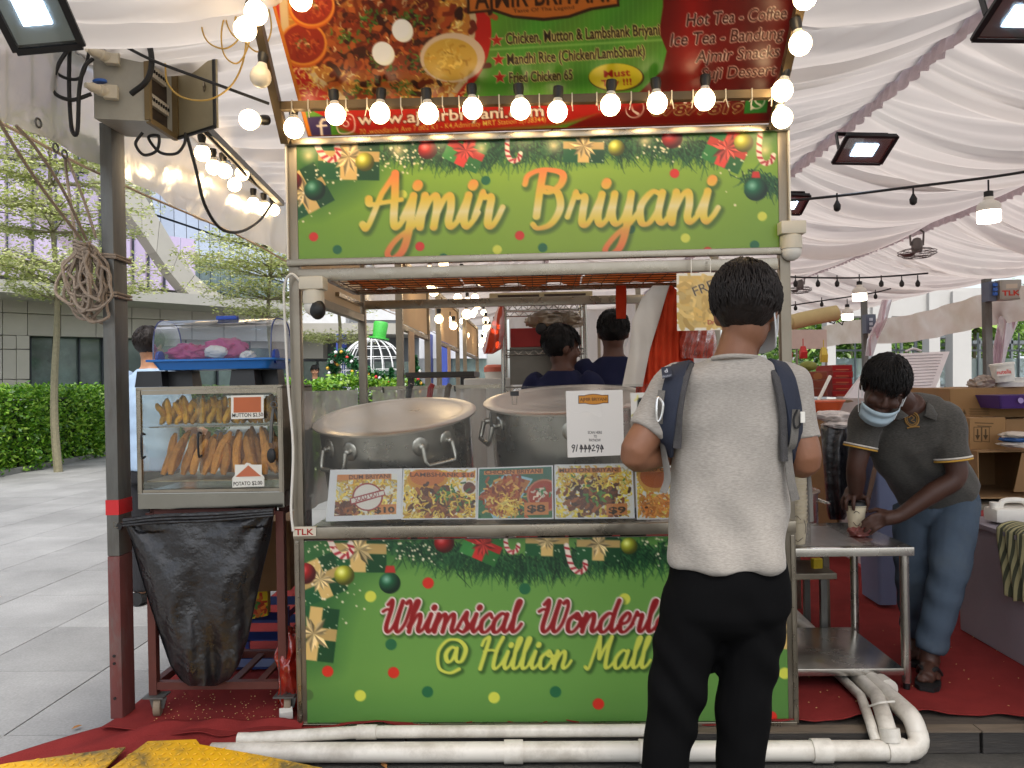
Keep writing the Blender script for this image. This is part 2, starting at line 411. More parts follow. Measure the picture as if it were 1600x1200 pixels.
    def textmask(s, txt, p0, p1, h, bold=0.0, shear=0.0):
        """mask of built-in-font text: baseline from p0 to p1 (photo px), cap height h px, squeezed to fit"""
        cu = bpy.data.curves.new('t', 'FONT'); cu.body = txt; cu.size = 1; cu.offset = bold; cu.shear = shear; cu.resolution_u = 3
        ob = bpy.data.objects.new('t', cu); COL.objects.link(ob); dg = bpy.context.evaluated_depsgraph_get(); me = bpy.data.meshes.new_from_object(ob.evaluated_get(dg))
        me.calc_loop_triangles(); V = np.array([v.co[:2] for v in me.vertices]); T = [t.vertices[:] for t in me.loop_triangles]
        bpy.data.objects.remove(ob); bpy.data.curves.remove(cu); bpy.data.meshes.remove(me)
        mask = np.zeros((s.H, s.W), np.float32)
        if len(V) == 0: return mask
        x0, x1 = V[:, 0].min(), V[:, 0].max(); p0 = np.array(p0, float); p1 = np.array(p1, float); d = p1 - p0; up = np.array([d[1], -d[0]]) / np.linalg.norm(d)
        Q = s.m(p0 + np.outer((V[:, 0] - x0) / (x1 - x0), d) + np.outer(V[:, 1] / 0.72 * h, up))
        for t in T:
            q = Q[list(t)]; w = s.win(q.min(0), q.max(0), 1)
            if w is None: continue
            sy, sx, X, Y = w; acc = np.zeros(X.shape, np.float32)
            a, b, c = q; den = (b[1] - c[1]) * (a[0] - c[0]) + (c[0] - b[0]) * (a[1] - c[1])
            if abs(den) < 1e-9: continue
            for ox in (-.33, 0, .33):
                for oy in (-.33, 0, .33):
                    l1 = ((b[1] - c[1]) * (X + ox - c[0]) + (c[0] - b[0]) * (Y + oy - c[1])) / den; l2 = ((c[1] - a[1]) * (X + ox - c[0]) + (a[0] - c[0]) * (Y + oy - c[1])) / den
                    acc += (l1 >= 0) & (l2 >= 0) & (l1 + l2 <= 1)
            mask[sy, sx] += acc / 9
        return np.clip(mask, 0, 1)
    def text(s, txt, p0, p1, h, col, bold=0.0, shear=0.0, outline=None, ow=2, shadow=None):
        m_ = s.textmask(txt, p0, p1, h, bold, shear)
        if shadow is not None:
            sh = np.roll(np.roll(dilate(m_, 1), 2, 0), 2, 1); s.put(slice(None), slice(None), sh * 0.7, shadow)
        if outline is not None: s.put(slice(None), slice(None), dilate(m_, ow), outline)
        s.put(slice(None), slice(None), m_, col)
    def grains(s, fn, n, cols, L=(4, 9), w=1.6, seed=0, curl=0.4):
        g = np.random.default_rng(seed)
        for _ in range(n):
            c = fn(g); a = g.uniform(0, math.pi); l = g.uniform(*L); k = g.uniform(-curl, curl) * l
            d = np.array([math.cos(a), math.sin(a)]); p = np.array([-d[1], d[0]]); c = np.array(c)
            s.stroke([c - d * l / 2, c + p * k, c + d * l / 2], w * g.uniform(0.7, 1.3), np.array(cols[g.integers(len(cols))]) * g.uniform(0.85, 1.12))
    def sheet(s, name, tl, tr, br, bl, m, parent):
        """the printed sheet itself between four world corners"""
        tl, tr, br, bl = [np.array(p) for p in (tl, tr, br, bl)]; H, W = s.H, s.W
        u = np.linspace(0, 1, W + 1)[None, :, None]; v = np.linspace(0, 1, H + 1)[:, None, None]
        V = (tl * (1 - u) + tr * u) * (1 - v) + (bl * (1 - u) + br * u) * v
        o = grid_mesh(name, V, m, parent, smooth=False)
        C = np.pad(s.img, ((0, 1), (0, 1), (0, 0)), mode='edge'); C2 = np.pad(s.img, ((1, 0), (1, 0), (0, 0)), mode='edge'); C = (C + C2) / 2
        C = np.clip(C, 0, 1).reshape(-1, 3); C = np.where(C <= 0.04045, C / 12.92, ((C + 0.055) / 1.055) ** 2.4)
        at = o.data.color_attributes.new('ink', 'FLOAT_COLOR', 'POINT'); at.data.foreach_set('color', np.c_[C, np.ones(len(C))].astype(np.float32).ravel())
        return o
def dilate(m_, r):
    out = m_.copy()
    for dy in range(-r, r + 1):
        for dx in range(-r, r + 1):
            if dx * dx + dy * dy <= r * r + 0.5 and (dx or dy): out = np.maximum(out, np.roll(np.roll(m_, dy, 0), dx, 1))
    return out

# joined-up brush lettering, strokes in x-height units
G = {
 'a': (1.12, [[(.78, .9), (.45, 1.0), (.1, .58), (.16, .07), (.42, .03), (.7, .45), (.8, .95)], [(.8, .97), (.72, .3), (.86, .02), (1.08, .2), (1.22, .45)]]),
 'i': (.56, [[(-.02, .3), (.24, .97)], [(.25, .97), (.17, .3), (.3, .02), (.52, .22), (.66, .45)], [(.36, 1.42), (.38, 1.5)]]),
 'j': (.56, [[(-.02, .3), (.28, .97)], [(.3, .97), (.26, -.2), (.12, -1.0), (-.22, -1.35), (-.42, -1.08), (-.15, -.5), (.35, .0), (.66, .42)], [(.4, 1.42), (.42, 1.5)]]),
 'm': (1.5, [[(-.02, .3), (.15, .97)], [(.16, .97), (.1, .03)], [(.12, .3), (.36, .85), (.56, .97), (.64, .6), (.6, .03)], [(.62, .3), (.88, .87), (1.08, .97), (1.15, .6), (1.12, .2), (1.24, .02), (1.45, .2), (1.58, .45)]]),
 'n': (1.0, [[(-.02, .3), (.15, .97)], [(.16, .97), (.1, .03)], [(.12, .3), (.38, .87), (.58, .97), (.65, .6), (.62, .2), (.74, .02), (.95, .2), (1.08, .45)]]),
 'r': (.86, [[(-.02, .3), (.12, .8), (.2, 1.08)], [(.2, 1.0), (.3, .9), (.52, .92), (.5, .5), (.5, .12), (.64, .02), (.82, .25), (.98, .6)]]),
 'y': (.98, [[(-.02, .3), (.12, .97)], [(.13, .97), (.1, .35), (.26, .03), (.52, .25), (.7, .97)], [(.7, .97), (.62, -.3), (.45, -1.05), (.12, -1.35), (-.02, -1.05), (.3, -.45), (.75, .05), (1.06, .45)]]),
 'A': (1.32, [[(-.12, .12), (.06, .03), (.4, .9), (.86, 2.12)], [(.86, 2.12), (.94, 1.0), (1.0, .2), (1.14, .02), (1.36, .28), (1.44, .45)], [(.0, .88), (.08, .72), (.6, .78), (1.2, .86)]]),
 'B': (1.5, [[(.5, 2.15), (.44, 1.2), (.4, .35)], [(-.1, 1.55), (.0, 2.0), (.5, 2.25), (1.15, 2.05), (1.15, 1.5), (.8, 1.12), (.56, 1.18), (.66, 1.35), (1.05, 1.1), (1.2, .6), (.95, .12), (.5, -.04), (.3, .1)]]),
 'W': (1.62, [[(-.12, 1.15), (.1, 1.32), (.4, 1.3)], [(.1, 1.7), (.32, 2.05), (.36, 1.3), (.26, .3), (.46, .02), (.76, .5), (.98, 1.95)], [(.98, 1.95), (.86, .4), (1.06, .02), (1.38, .5), (1.52, 1.5), (1.42, 2.0), (1.24, 1.8)]]),
 'h': (1.0, [[(-.02, .3), (.3, 1.4), (.36, 1.95), (.2, 1.95), (.12, 1.1), (.1, .03)], [(.12, .3), (.38, .87), (.58, .97), (.65, .6), (.62, .2), (.74, .02), (.95, .2), (1.08, .45)]]),
 's': (.72, [[(-.02, .3), (.34, 1.08), (.38, .7), (.55, .35), (.38, .02), (.1, .1)], [(.38, .02), (.6, .15), (.82, .45)]]),
 'c': (.78, [[(.68, .8), (.5, 1.0), (.12, .6), (.2, .08), (.5, .03), (.86, .45)]]),
 'l': (.56, [[(-.02, .3), (.3, 1.4), (.38, 1.95), (.22, 1.95), (.14, 1.1), (.16, .2), (.3, .02), (.52, .2), (.66, .45)]]),
 'o': (.9, [[(.5, 1.0), (.12, .62), (.18, .08), (.5, .05), (.78, .55), (.56, 1.0), (.46, .82), (.66, .7), (1.0, .78)]]),
 'd': (1.12, [[(.78, .9), (.45, 1.0), (.1, .58), (.16, .07), (.42, .03), (.7, .45), (.82, 1.0)], [(.92, 2.0), (.78, 1.0), (.74, .3), (.88, .02), (1.08, .2), (1.22, .45)]]),
 'e': (.78, [[(.0, .35), (.5, .55), (.6, .9), (.4, 1.02), (.12, .6), (.2, .08), (.48, .02), (.86, .45)]]),
 'H': (1.42, [[(.0, 1.45), (.1, 1.9), (.36, 2.05), (.3, 1.1), (.16, .03)], [(1.2, 2.05), (.98, 1.2), (.92, .3), (1.06, .02), (1.3, .2), (1.48, .45)], [(.2, 1.0), (.6, 1.08), (1.0, 1.0)]]),
 'M': (1.62, [[(-.15, .1), (.08, .03), (.3, 1.1), (.44, 2.05)], [(.44, 2.05), (.56, 1.1), (.66, .55), (.9, 1.3), (1.2, 2.05)], [(1.2, 2.05), (1.1, 1.0), (1.12, .2), (1.26, .02), (1.5, .2), (1.68, .45)]]),
 '@': (1.75, [[(1.35, .02), (.8, -.28), (.15, .1), (.0, 1.0), (.45, 1.85), (1.15, 1.85), (1.6, 1.2), (1.45, .5), (1.12, .5), (1.08, 1.25)], [(1.06, 1.2), (.75, 1.3), (.46, .85), (.62, .42), (.9, .6), (1.05, 1.2)]]),
 ' ': (.55, []),
}
def script_strokes(txt, p0, p1, xh, asc=0.8, desc=0.75, pen=0.27, slant=0.12):
    """brush strokes of a word fitted between two baseline pixels -> [(points, widths)]"""
    x = 0; raw = []
    for ch in txt:
        adv, st = G[ch]
        for s_ in st: raw.append([(px + x, py) for px, py in s_])
        x += adv
    xs = [p[0] for s_ in raw for p in s_]; x0, x1 = min(xs), max(xs); p0 = np.array(p0, float); p1 = np.array(p1, float); d = p1 - p0; up = np.array([d[1], -d[0]]) / np.linalg.norm(d); un = d / np.linalg.norm(d)
    out = []
    for s_ in raw:
        C = np.array([(p.x, p.y) for p in cr([(a, b, 0) for a, b in s_], 7)])
        yy = np.where(C[:, 1] > 1.05, 1.05 + (C[:, 1] - 1.05) * asc, np.where(C[:, 1] < 0, C[:, 1] * desc, C[:, 1]))
        P = p0 + np.outer((C[:, 0] - x0) / (x1 - x0), d) + np.outer(yy * xh, up) + np.outer(yy * xh * slant, un)
        t = np.gradient(P, axis=0); ang = np.abs(t @ up) / (np.linalg.norm(t, axis=1) + 1e-9); down = (t @ up) < 0
        w = xh * pen * (0.55 + 0.45 * ang * np.where(down, 1.0, 0.45)); k = np.ones(5) / 5; w = np.convolve(np.pad(w, 2, mode='edge'), k, 'valid')
        if len(s_) == 2 and abs(s_[0][1] - s_[1][1]) < 0.1: w = np.full(len(P), xh * pen * 1.25)
        out.append((P, w))
    return out
def dots(cv, pts):
    cc = {'r': (205, 48, 34), 'y': (206, 208, 78), 'g': (38, 100, 62), 'd': (70, 100, 52)}
    for x, y, k in pts: cv.disc((x, y), 7.3 if y < 500 else 9, cc[k])
def needles(cv, pts, n, spread, L, seed, cols=((22, 58, 34), (30, 78, 44), (16, 44, 28), (52, 98, 56))):
    g = np.random.default_rng(seed); pts = np.array(pts, float)
    for _ in range(n):
        i = g.integers(len(pts) - 1); t = g.uniform(); c = pts[i] * (1 - t) + pts[i + 1] * t + g.normal(0, spread, 2) * (1, .5)
        a = g.normal(math.pi / 2, 0.75); l = g.uniform(*L); e = c + np.array([math.cos(a), math.sin(a)]) * l
        cv.stroke([c, e], [2.0, .4], cols[g.integers(len(cols))])
def gift(cv, c, w, h, ang, body=(30, 84, 46), rib=(214, 178, 108), bow=(226, 198, 140), seed=1):
    ca, sa = math.cos(ang), math.sin(ang); T = lambda x, y: (c[0] + x * ca - y * sa, c[1] + x * sa + y * ca); g = np.random.default_rng(seed)
    cv.poly([T(-w, -h), T(w, -h), T(w, h), T(-w, h)], body)
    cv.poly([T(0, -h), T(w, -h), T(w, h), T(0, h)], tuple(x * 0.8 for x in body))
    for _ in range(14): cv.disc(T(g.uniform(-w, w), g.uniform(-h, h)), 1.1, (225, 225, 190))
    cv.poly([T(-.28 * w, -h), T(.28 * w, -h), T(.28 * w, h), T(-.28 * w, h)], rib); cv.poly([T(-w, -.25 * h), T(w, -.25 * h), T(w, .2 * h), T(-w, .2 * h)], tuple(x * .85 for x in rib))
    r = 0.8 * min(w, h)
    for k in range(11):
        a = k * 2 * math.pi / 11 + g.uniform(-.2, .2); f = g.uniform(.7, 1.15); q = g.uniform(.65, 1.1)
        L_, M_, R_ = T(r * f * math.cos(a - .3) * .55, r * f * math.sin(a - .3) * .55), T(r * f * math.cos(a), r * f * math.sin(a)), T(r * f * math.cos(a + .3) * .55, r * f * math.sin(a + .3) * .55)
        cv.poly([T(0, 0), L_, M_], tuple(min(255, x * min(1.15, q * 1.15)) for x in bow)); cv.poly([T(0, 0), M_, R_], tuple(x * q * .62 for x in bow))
def cane(cv, c, s, flip=1, rot=0.0):
    P = [(0, -1.5), (.05, -.6), (.2, .1), (.6, .5), (1.05, .3), (1.15, -.15)]; ca, sa = math.cos(rot), math.sin(rot)
    C = cr([(x, y, 0) for x, y in P], 8); P = np.array([(c[0] + flip * s * (p.x * ca - p.y * sa), c[1] + s * (p.x * sa + p.y * ca)) for p in C])
    cv.stroke(P, s * .36, (232, 214, 196))
    for i in range(1, len(P) - 2, 5):
        d = P[i + 1] - P[i]; nn = np.array([-d[1], d[0]]) / (np.linalg.norm(d) + 1e-6) * s * .19; dd = d / (np.linalg.norm(d) + 1e-6) * s * .17; sk = dd * .5
        cv.poly([P[i] + nn - sk, P[i] + nn + dd - sk, P[i] - nn + dd + sk, P[i] - nn + sk], (168, 40, 50))
def sparkle(cv, c, sx, sy, n, seed):
    g = np.random.default_rng(seed)
    for _ in range(n): cv.disc((c[0] + g.normal(0, sx), c[1] + g.normal(0, sy)), g.uniform(.7, 2.0), (240, 224, 188))
def proj(P):
    d = Vector(P) - CAM; w = d.dot(_f); return (800 + FPX * d.dot(_r) / w, 600 - FPX * d.dot(_u) / w)

# ---- shared materials
steel = M('brushed_steel', (150, 142, 128), 0.30, 1.0, 0.10, 9, bump=0.05, bscale=60, rvar=0.12, dirt=0.25, dirtcol=(120, 110, 95))
steel_dull = M('dull_steel', (136, 128, 114), 0.42, 0.85, 0.12, 7, rvar=0.12, dirt=0.35, dirtcol=(96, 84, 70))
steel_dark = M('galvanised_post', (108, 108, 104), 0.5, 0.6, 0.16, 12, bump=0.06, dirt=0.5, dirtcol=(86, 74, 64), stretch=(3, 3, 0.6))
alu = M('pot_aluminium', (186, 182, 174), 0.30, 0.95, 0.10, 5, bump=0.12, bscale=14, rvar=0.1, dirt=0.12, dirtcol=(150, 142, 128))
black_plastic = M('black_plastic', (22, 22, 23), 0.45, 0, 0.15, 10)
black_rubber = M('black_rubber', (20, 20, 21), 0.6, 0, 0.15, 20)
white_plastic = M('white_plastic', (222, 218, 208), 0.45, 0, 0.05, 6, dirt=0.15, dirtcol=(170, 160, 145))
cream_plastic = M('cream_plastic', (205, 196, 176), 0.4, 0, 0.06, 6, dirt=0.15, dirtcol=(150, 138, 118))
pvc = M('white_pvc_pipe', (214, 209, 198), 0.38, 0, 0.07, 5, dirt=0.8, dirtcol=(132, 120, 102), bump=0.03)
clear_glass = M_film('clear_glass', (250, 252, 250), 0.97, 0.03, 0.02, (230, 235, 230))
acrylic = M_film('smeared_acrylic', (252, 253, 252), 0.975, 0.06, 0.0, (220, 222, 216), wr=0.1, wscale=3)
bulb_lit = M_emit('lit_bulb_glass', (255, 222, 170), 8.0)
bulb_dim = M('unlit_bulb_glass', (236, 226, 205), 0.25, 0, 0.03)
print_gloss = M_print('glossy_print', 0.32, 0.45)
print_card = M_print('laminated_print', 0.25, 0.5)
paper_back = M('sign_backing', (190, 186, 178), 0.7)
wood_edge = M('plywood_edge', (74, 66, 58), 0.8, 0, 0.25, 14, bump=0.3, stretch=(0.6, 4, 8), dirt=0.4, dirtcol=(40, 38, 36))

# ---- ground
def ground_material():
    m, n, l = nt('granite_paving'); b = n['Principled BSDF']; tc = n.new('ShaderNodeTexCoord'); b.inputs['Roughness'].default_value = 0.75
    n1 = n.new('ShaderNodeTexNoise'); n1.inputs['Scale'].default_value = 90; n1.inputs['Detail'].default_value = 4; n2 = n.new('ShaderNodeTexNoise'); n2.inputs['Scale'].default_value = 1.1; n2.inputs['Detail'].default_value = 7; n2.inputs['Roughness'].default_value = 0.65
    geo = n.new('ShaderNodeNewGeometry'); l.new(geo.outputs['Position'], n1.inputs[0]); l.new(geo.outputs['Position'], n2.inputs[0])
    oi = n.new('ShaderNodeObjectInfo')
    a = n.new('ShaderNodeMapRange'); a.inputs[1].default_value = 0.3; a.inputs[2].default_value = 0.7; a.inputs[3].default_value = 0.86; a.inputs[4].default_value = 1.12; l.new(n1.outputs[0], a.inputs[0])
    c = n.new('ShaderNodeMapRange'); c.inputs[1].default_value = 0.35; c.inputs[2].default_value = 0.68; c.inputs[3].default_value = 1.08; c.inputs[4].default_value = 0.72; l.new(n2.outputs[0], c.inputs[0])
    d = n.new('ShaderNodeMapRange'); d.inputs[3].default_value = 0.88; d.inputs[4].default_value = 1.1; l.new(oi.outputs['Random'], d.inputs[0])
    m1 = n.new('ShaderNodeMath'); m1.operation = 'MULTIPLY'; m2 = n.new('ShaderNodeMath'); m2.operation = 'MULTIPLY'
    l.new(a.outputs[0], m1.inputs[0]); l.new(c.outputs[0], m1.inputs[1]); l.new(m1.outputs[0], m2.inputs[0]); l.new(d.outputs[0], m2.inputs[1])
    hs = n.new('ShaderNodeHueSaturation'); hs.inputs['Color'].default_value = (*lin((138, 138, 137)), 1); l.new(m2.outputs[0], hs.inputs['Value']); l.new(hs.outputs[0], b.inputs['Base Color'])
    bp = n.new('ShaderNodeBump'); bp.inputs['Strength'].default_value = 0.15; bp.inputs['Distance'].default_value = 0.003; l.new(n1.outputs[0], bp.inputs['Height']); l.new(bp.outputs[0], b.inputs['Normal'])
    return m
granite = ground_material()
ground = struct('ground', MB().box((0, 60, -0.254), (500, 500, 0.5)), M('ground_mortar', (128, 127, 124), 0.85, 0, 0.12, 3))
TX, TY = 0.70, 0.72
slab_me = MB().box((0, 0, 0), (TX - 0.007, TY - 0.007, 0.02), None, 0.002).mesh('paving_slab')
cnt = 0
for j in range(-2, 22):
    for i in range(14):
        x = -2.24 + TX / 2 - TX * i; y = 3.84 - TY / 2 + TY * j
        if y > 3.0 and x > -1.7: continue
        q = proj((x, y, 0)) if y > 0.5 else (-999, 0)
        if q[0] < -140 or y < 2.2 or cnt >= 300: continue
        o = mesh_obj('paving_slab', slab_me, granite, ground); o.location = (x, y, 0.0 - 0.008 + random.uniform(-0.0008, 0.0008)); cnt += 1
# the plaza beyond the slabs that can be told apart
def far_paving():
    me = MB().box((-30, 60, -0.010), (140, 160, 0.01)); return me
o = far_paving().build('far_paving', granite, ground)
road_m = M('dark_concrete', (66, 64, 60), 0.85, 0, 0.3, 5, bump=0.5, bscale=50, dirt=0.6, dirtcol=(96, 90, 80))
struct('road', MB().box((3.3, 1.2, 0.0), (10.0, 3.46, 0.012)), road_m)
# stage deck: plywood boards on a dark kerb, red carpet over it
deck = struct('platform', MB().box((3.17, 9.0, 0.045), (9.66, 12.1, 0.084)), wood_edge)
xx = -1.66
for i, w in enumerate((1.13, 0.96, 1.2, 1.25, 1.2, 1.2, 1.2)):
    MB().box((xx + w / 2, 2.945, 0.046), (w - 0.012, 0.035, 0.078), None, 0.003).build('edge_board', M('dark_edge_board', (58, 55, 52), 0.75, 0, 0.3, 10, bump=0.3, stretch=(0.5, 3, 6), vary=0.25, dirt=0.5, dirtcol=(98, 88, 76)), deck)
    MB().box((xx + w / 2, 2.953, 0.0895), (w - 0.004, 0.06, 0.006)).build('edge_board', M('plywood_lip', (104, 92, 78), 0.8, 0, 0.3, 10, stretch=(0.5, 3, 6), dirt=0.5, dirtcol=(60, 54, 48)), deck); xx += w
# carpet sheet with a torn, rippled front edge
def carpet():
    nx, ny = 420, 90; xs = np.linspace(-1.72, 8, nx); V = np.zeros((ny, nx, 3)); g = np.random.default_rng(3)
    fx = np.interp(xs, [-1.72, -1.5, -1.2, -1.0, -.75, -.6, -.3, 0, .5, 1.0, 1.2, 1.6, 2, 2.3, 8], [2.93, 2.90, 2.88, 2.93, 2.97, 2.95, 2.985, 2.975, 2.985, 2.975, 3.02, 3.06, 3.0, 2.95, 2.95])
    fx = fx + 0.012 * np.sin(xs * 19 + np.sin(xs * 7)) + 0.006 * np.sin(xs * 47)
    t = np.linspace(0, 1, ny) ** 2.2
    for k in range(ny):
        y = fx + (15 - fx) * t[k]; z = 0.1 + 0.0015 * np.sin(xs * 5 + y * 3) + 0.0012 * np.sin(xs * 13 - y * 9)
        rip = np.exp(-((y - fx) / 0.10)) * (0.008 + 0.010 * np.sin(xs * 17 + 1.5 * np.sin(xs * 5)))
        V[k, :, 0] = xs; V[k, :, 1] = y; V[k, :, 2] = z + np.maximum(rip, 0)
    return V
carpet_m = M('red_carpet', (128, 46, 44), 0.95, 0, 0.22, 3.5, bump=0.25, bscale=260, spec=0.1, dirt=0.5, dirtcol=(92, 30, 28))
tag(grid_mesh('carpet', carpet(), carpet_m, None, True, 0.004), kind='structure')
# loose carpet flap running down to the road beside the ramp
def flap():
    nx, ny = 90, 30; V = np.zeros((ny, nx, 3))
    for k in range(ny):
        t = k / (ny - 1)
        for i in range(nx):
            s = i / (nx - 1); x = -1.74 + 0.80 * s - 0.75 * t * (1 - s) ** 1.2; y = 2.99 - (0.62 * (1 - s) + 0.10 * s) * t
            z = 0.106 * (1 - t ** 1.3) * (0.75 + 0.25 * min(1, s * 2.2)) + 0.016 + 0.006 * math.sin(s * 24 + t * 4) * (1 - t)
            V[k, i] = (x, y, z)
    return V
tag(grid_mesh('carpet_flap', flap(), carpet_m, None, True, 0.004), 'loose red carpet flap sagging off the stage corner under the yellow ramp', 'carpet')
# yellow chequer-plate ramp in two leaves
def yellow_plate():
    m, n, l = nt('yellow_chequer_plate'); b = n['Principled BSDF']; geo = n.new('ShaderNodeNewGeometry')
    nz = n.new('ShaderNodeTexNoise'); nz.inputs['Scale'].default_value = 5; nz.inputs['Detail'].default_value = 9; nz.inputs['Roughness'].default_value = 0.75; l.new(geo.outputs['Position'], nz.inputs[0])
    r = n.new('ShaderNodeValToRGB'); e = r.color_ramp.elements; e[0].position = 0.36; e[0].color = (*lin((104, 90, 52)), 1); e[1].position = 0.56; e[1].color = (*lin((222, 168, 18)), 1)
    l.new(nz.outputs[0], r.inputs[0]); l.new(r.outputs[0], b.inputs['Base Color']); b.inputs['Roughness'].default_value = 0.5
    return m
yp = yellow_plate()
def PR(px, py):
    d = ray(px, py); k = 0.14; return CAM + d * ((0.13 - 2.93 * k - CAM.z + k * CAM.y) / (d.z - k * d.y))
def inside(x, y, P):
    c = False
    for (x0, y0), (x1, y1) in zip(P, P[1:] + P[:1]):
        if (y0 > y) != (y1 > y) and x < (x1 - x0) * (y - y0) / (y1 - y0) + x0: c = not c
    return c
rp = thing('ramp', 'worn yellow chequer plate ramp in two leaves over the cables', 'ramp', (-1.3, 2.6, 0)); nrm = Vector((0, -0.14, 1)).normalized()
for P in ([(231, 1158), (306, 1155), (312, 1163), (419, 1182), (500, 1199), (640, 1240), (640, 1290), (120, 1290), (172, 1201)], [(-60, 1206), (14, 1192), (196, 1167), (163, 1201), (105, 1290), (-200, 1290), (-200, 1230)]):
    W = [PR(*p) for p in P]; lf = MB().prism(W, -nrm * 0.006).build('plate', yp, rp); mb = MB(); x0, x1 = min(p.x for p in W), max(p.x for p in W); y0, y1 = min(p.y for p in W), max(p.y for p in W); i = 0; y = y0
    while y < y1:
        x = x0; j = 0
        while x < x1:
            p = Vector((x, y, 0.1325 - (2.93 - y) * 0.14))
            if inside(*proj(p), P):
                dr = Vector((1, (1 if (i + j) % 2 else -1), 0)).normalized(); dr.z = dr.y * 0.14; pr = nrm.cross(dr); mb.add([p - dr * 0.013, p + pr * 0.0045, p + dr * 0.013, p - pr * 0.0045, p + nrm * 0.003], [(0, 1, 4), (1, 2, 4), (2, 3, 4), (3, 0, 4)])
            x += 0.03; j += 1
        y += 0.03; i += 1
    mb.build('raised_tread', yp, lf)['kind'] = 'stuff'

# ---- the stall
YS = 2.98; XL, XR = -0.945, 0.957; YB = 4.13
def zpx(py, Y=YS, px=835): return PY(px, py, Y).z
zF1, zF0 = zpx(217), zpx(397)          # fascia print
zBar = zpx(411); zBar0 = zpx(431)
zC1, zC0 = zpx(818), zpx(836)          # counter rail
zP1, zP0 = zpx(841), zpx(1128)         # base print
stall = thing('food_stall', 'green Christmas-print biryani food stall with steel frame and counter', 'food stall', (0, YS, 0.1))
# frame
for (x, y) in ((XL, YS), (XR, YS), (XL, YB), (XR, YB)):
    s_ = 1 if x > 0 else -1
    MB().box((x, y + 0.02, (0.1 + zF1 + 0.01) / 2), (0.04, 0.04, zF1 - 0.09), None, 0.003).build('post', steel_dull, stall, True)
for y in (YS, YB):
    MB().box((0, y + 0.012, (zBar + zBar0) / 2), (XR - XL - 0.042, 0.03, zBar - zBar0 - 0.004), None, 0.003).build('cross_rail', steel, stall, True)
for x in (XL, XR):
    MB().bar((x, YS + 0.042, 1.79), (x, YB - 0.002, 1.79), 0.036, 0.036).build('side_rail', steel_dull, stall)
    MB().bar((x, YS + 0.042, zF1 - 0.02), (x, YB - 0.002, zF1 - 0.02), 0.036, 0.036).build('side_rail', steel_dull, stall)
MB().box((XL, (YS + YB) / 2, (1.81 + zF1 - .045) / 2), (0.004, YB - YS - 0.05, zF1 - 1.86)).build('side_sheet', M_cloth('peach_pvc_sheet', (232, 212, 184), 0.6, 0.06, 2.0), stall)
# fascia: box with steel edging
MB().box((0, YS + 0.04, (zF1 + zF0) / 2), (XR - XL + 0.03, 0.07, zF1 - zF0 - 0.004)).build('fascia_box', paper_back, stall)
for z in (zF1 + 0.012, zF0 - 0.012):
    MB().box(((XL + XR) / 2, YS - 0.002, z), (XR - XL + 0.045, 0.03, 0.026), None, 0.003).build('edge_trim', steel, stall, True)
for x in (XL - 0.019, XR + 0.019):
    MB().box((x, YS - 0.001, (zF1 + zF0) / 2), (0.006, 0.026, zF1 - zF0), None, 0.001).build('edge_trim', white_plastic, stall)
# counter
MB().box(((XL + XR) / 2, YS - 0.006, (zC1 + zC0) / 2), (XR - XL + 0.03, 0.036, zC1 - zC0), None, 0.003).build('counter_rail', steel, stall, True)
MB().box((0, (YS + YB) / 2 + 0.01, zC0 + 0.012), (XR - XL - 0.045, YB - YS - 0.03, 0.02)).build('counter_top', steel, stall)
for x in (XL, XR): MB().box((x, (YS + YB) / 2 + 0.02, (zP1 + zP0) / 2), (0.02, YB - YS - 0.05, zP1 - zP0)).build('side_panel', steel_dull, stall)
MB().box(((XL + XR) / 2, YS + 0.006, zP0 - 0.010), (XR - XL + 0.02, 0.03, 0.018), None, 0.002).build('bottom_trim', steel, stall)
for x in (XL + 0.02, XR - 0.03): MB().box((x, YS + 0.02, 0.113), (0.03, 0.03, 0.028)).build('foot', steel_dull, stall)
# front acrylic sneeze guard in two sheets
zg = zpx(603)
for a, b in ((XL + 0.022, 0.28), (0.283, XR - 0.022)):
    MB().box(((a + b) / 2, YS + 0.012, (zC1 + zg) / 2), (b - a, 0.004, zg - zC1)).build('guard_pane', acrylic, stall)
# wire rack under the roof, orange bags lying on it
zr_, yr0, yr1 = 1.862, YS + 0.05, 3.56
mb = MB()
for i in range(26):
    x = -0.82 + i * 0.062; mb.tube([(x, yr0, zr_), (x, yr1, zr_)], 0.0022, 5)
for j in range(8):
    y = yr0 + (yr1 - yr0) * j / 7; mb.tube([(-0.82, y, zr_ - 0.004), (0.73, y, zr_ - 0.004)], 0.0022, 5)
mb.build('wire_rack', M('rack_wire', (120, 96, 70), 0.5, 0.5), stall)
MB().bar((-0.84, yr0, zr_), (-0.84, yr1, zr_), 0.022).build('rack_edge', steel, stall)
MB().bar((-0.84, yr1 + 0.012, zr_), (0.78, yr1 + 0.012, zr_), 0.022).build('rack_edge', steel, stall)
MB().bar((-0.93, YS + 0.6, zr_ - 0.005), (-0.93, YS + 1.1, zr_ - 0.005), 0.02).build('rack_edge', steel, stall)
orange_film = M_cloth('orange_bag_film', (226, 150, 96), 0.6, 0.16, 5.0, rgb2=(234, 186, 140))
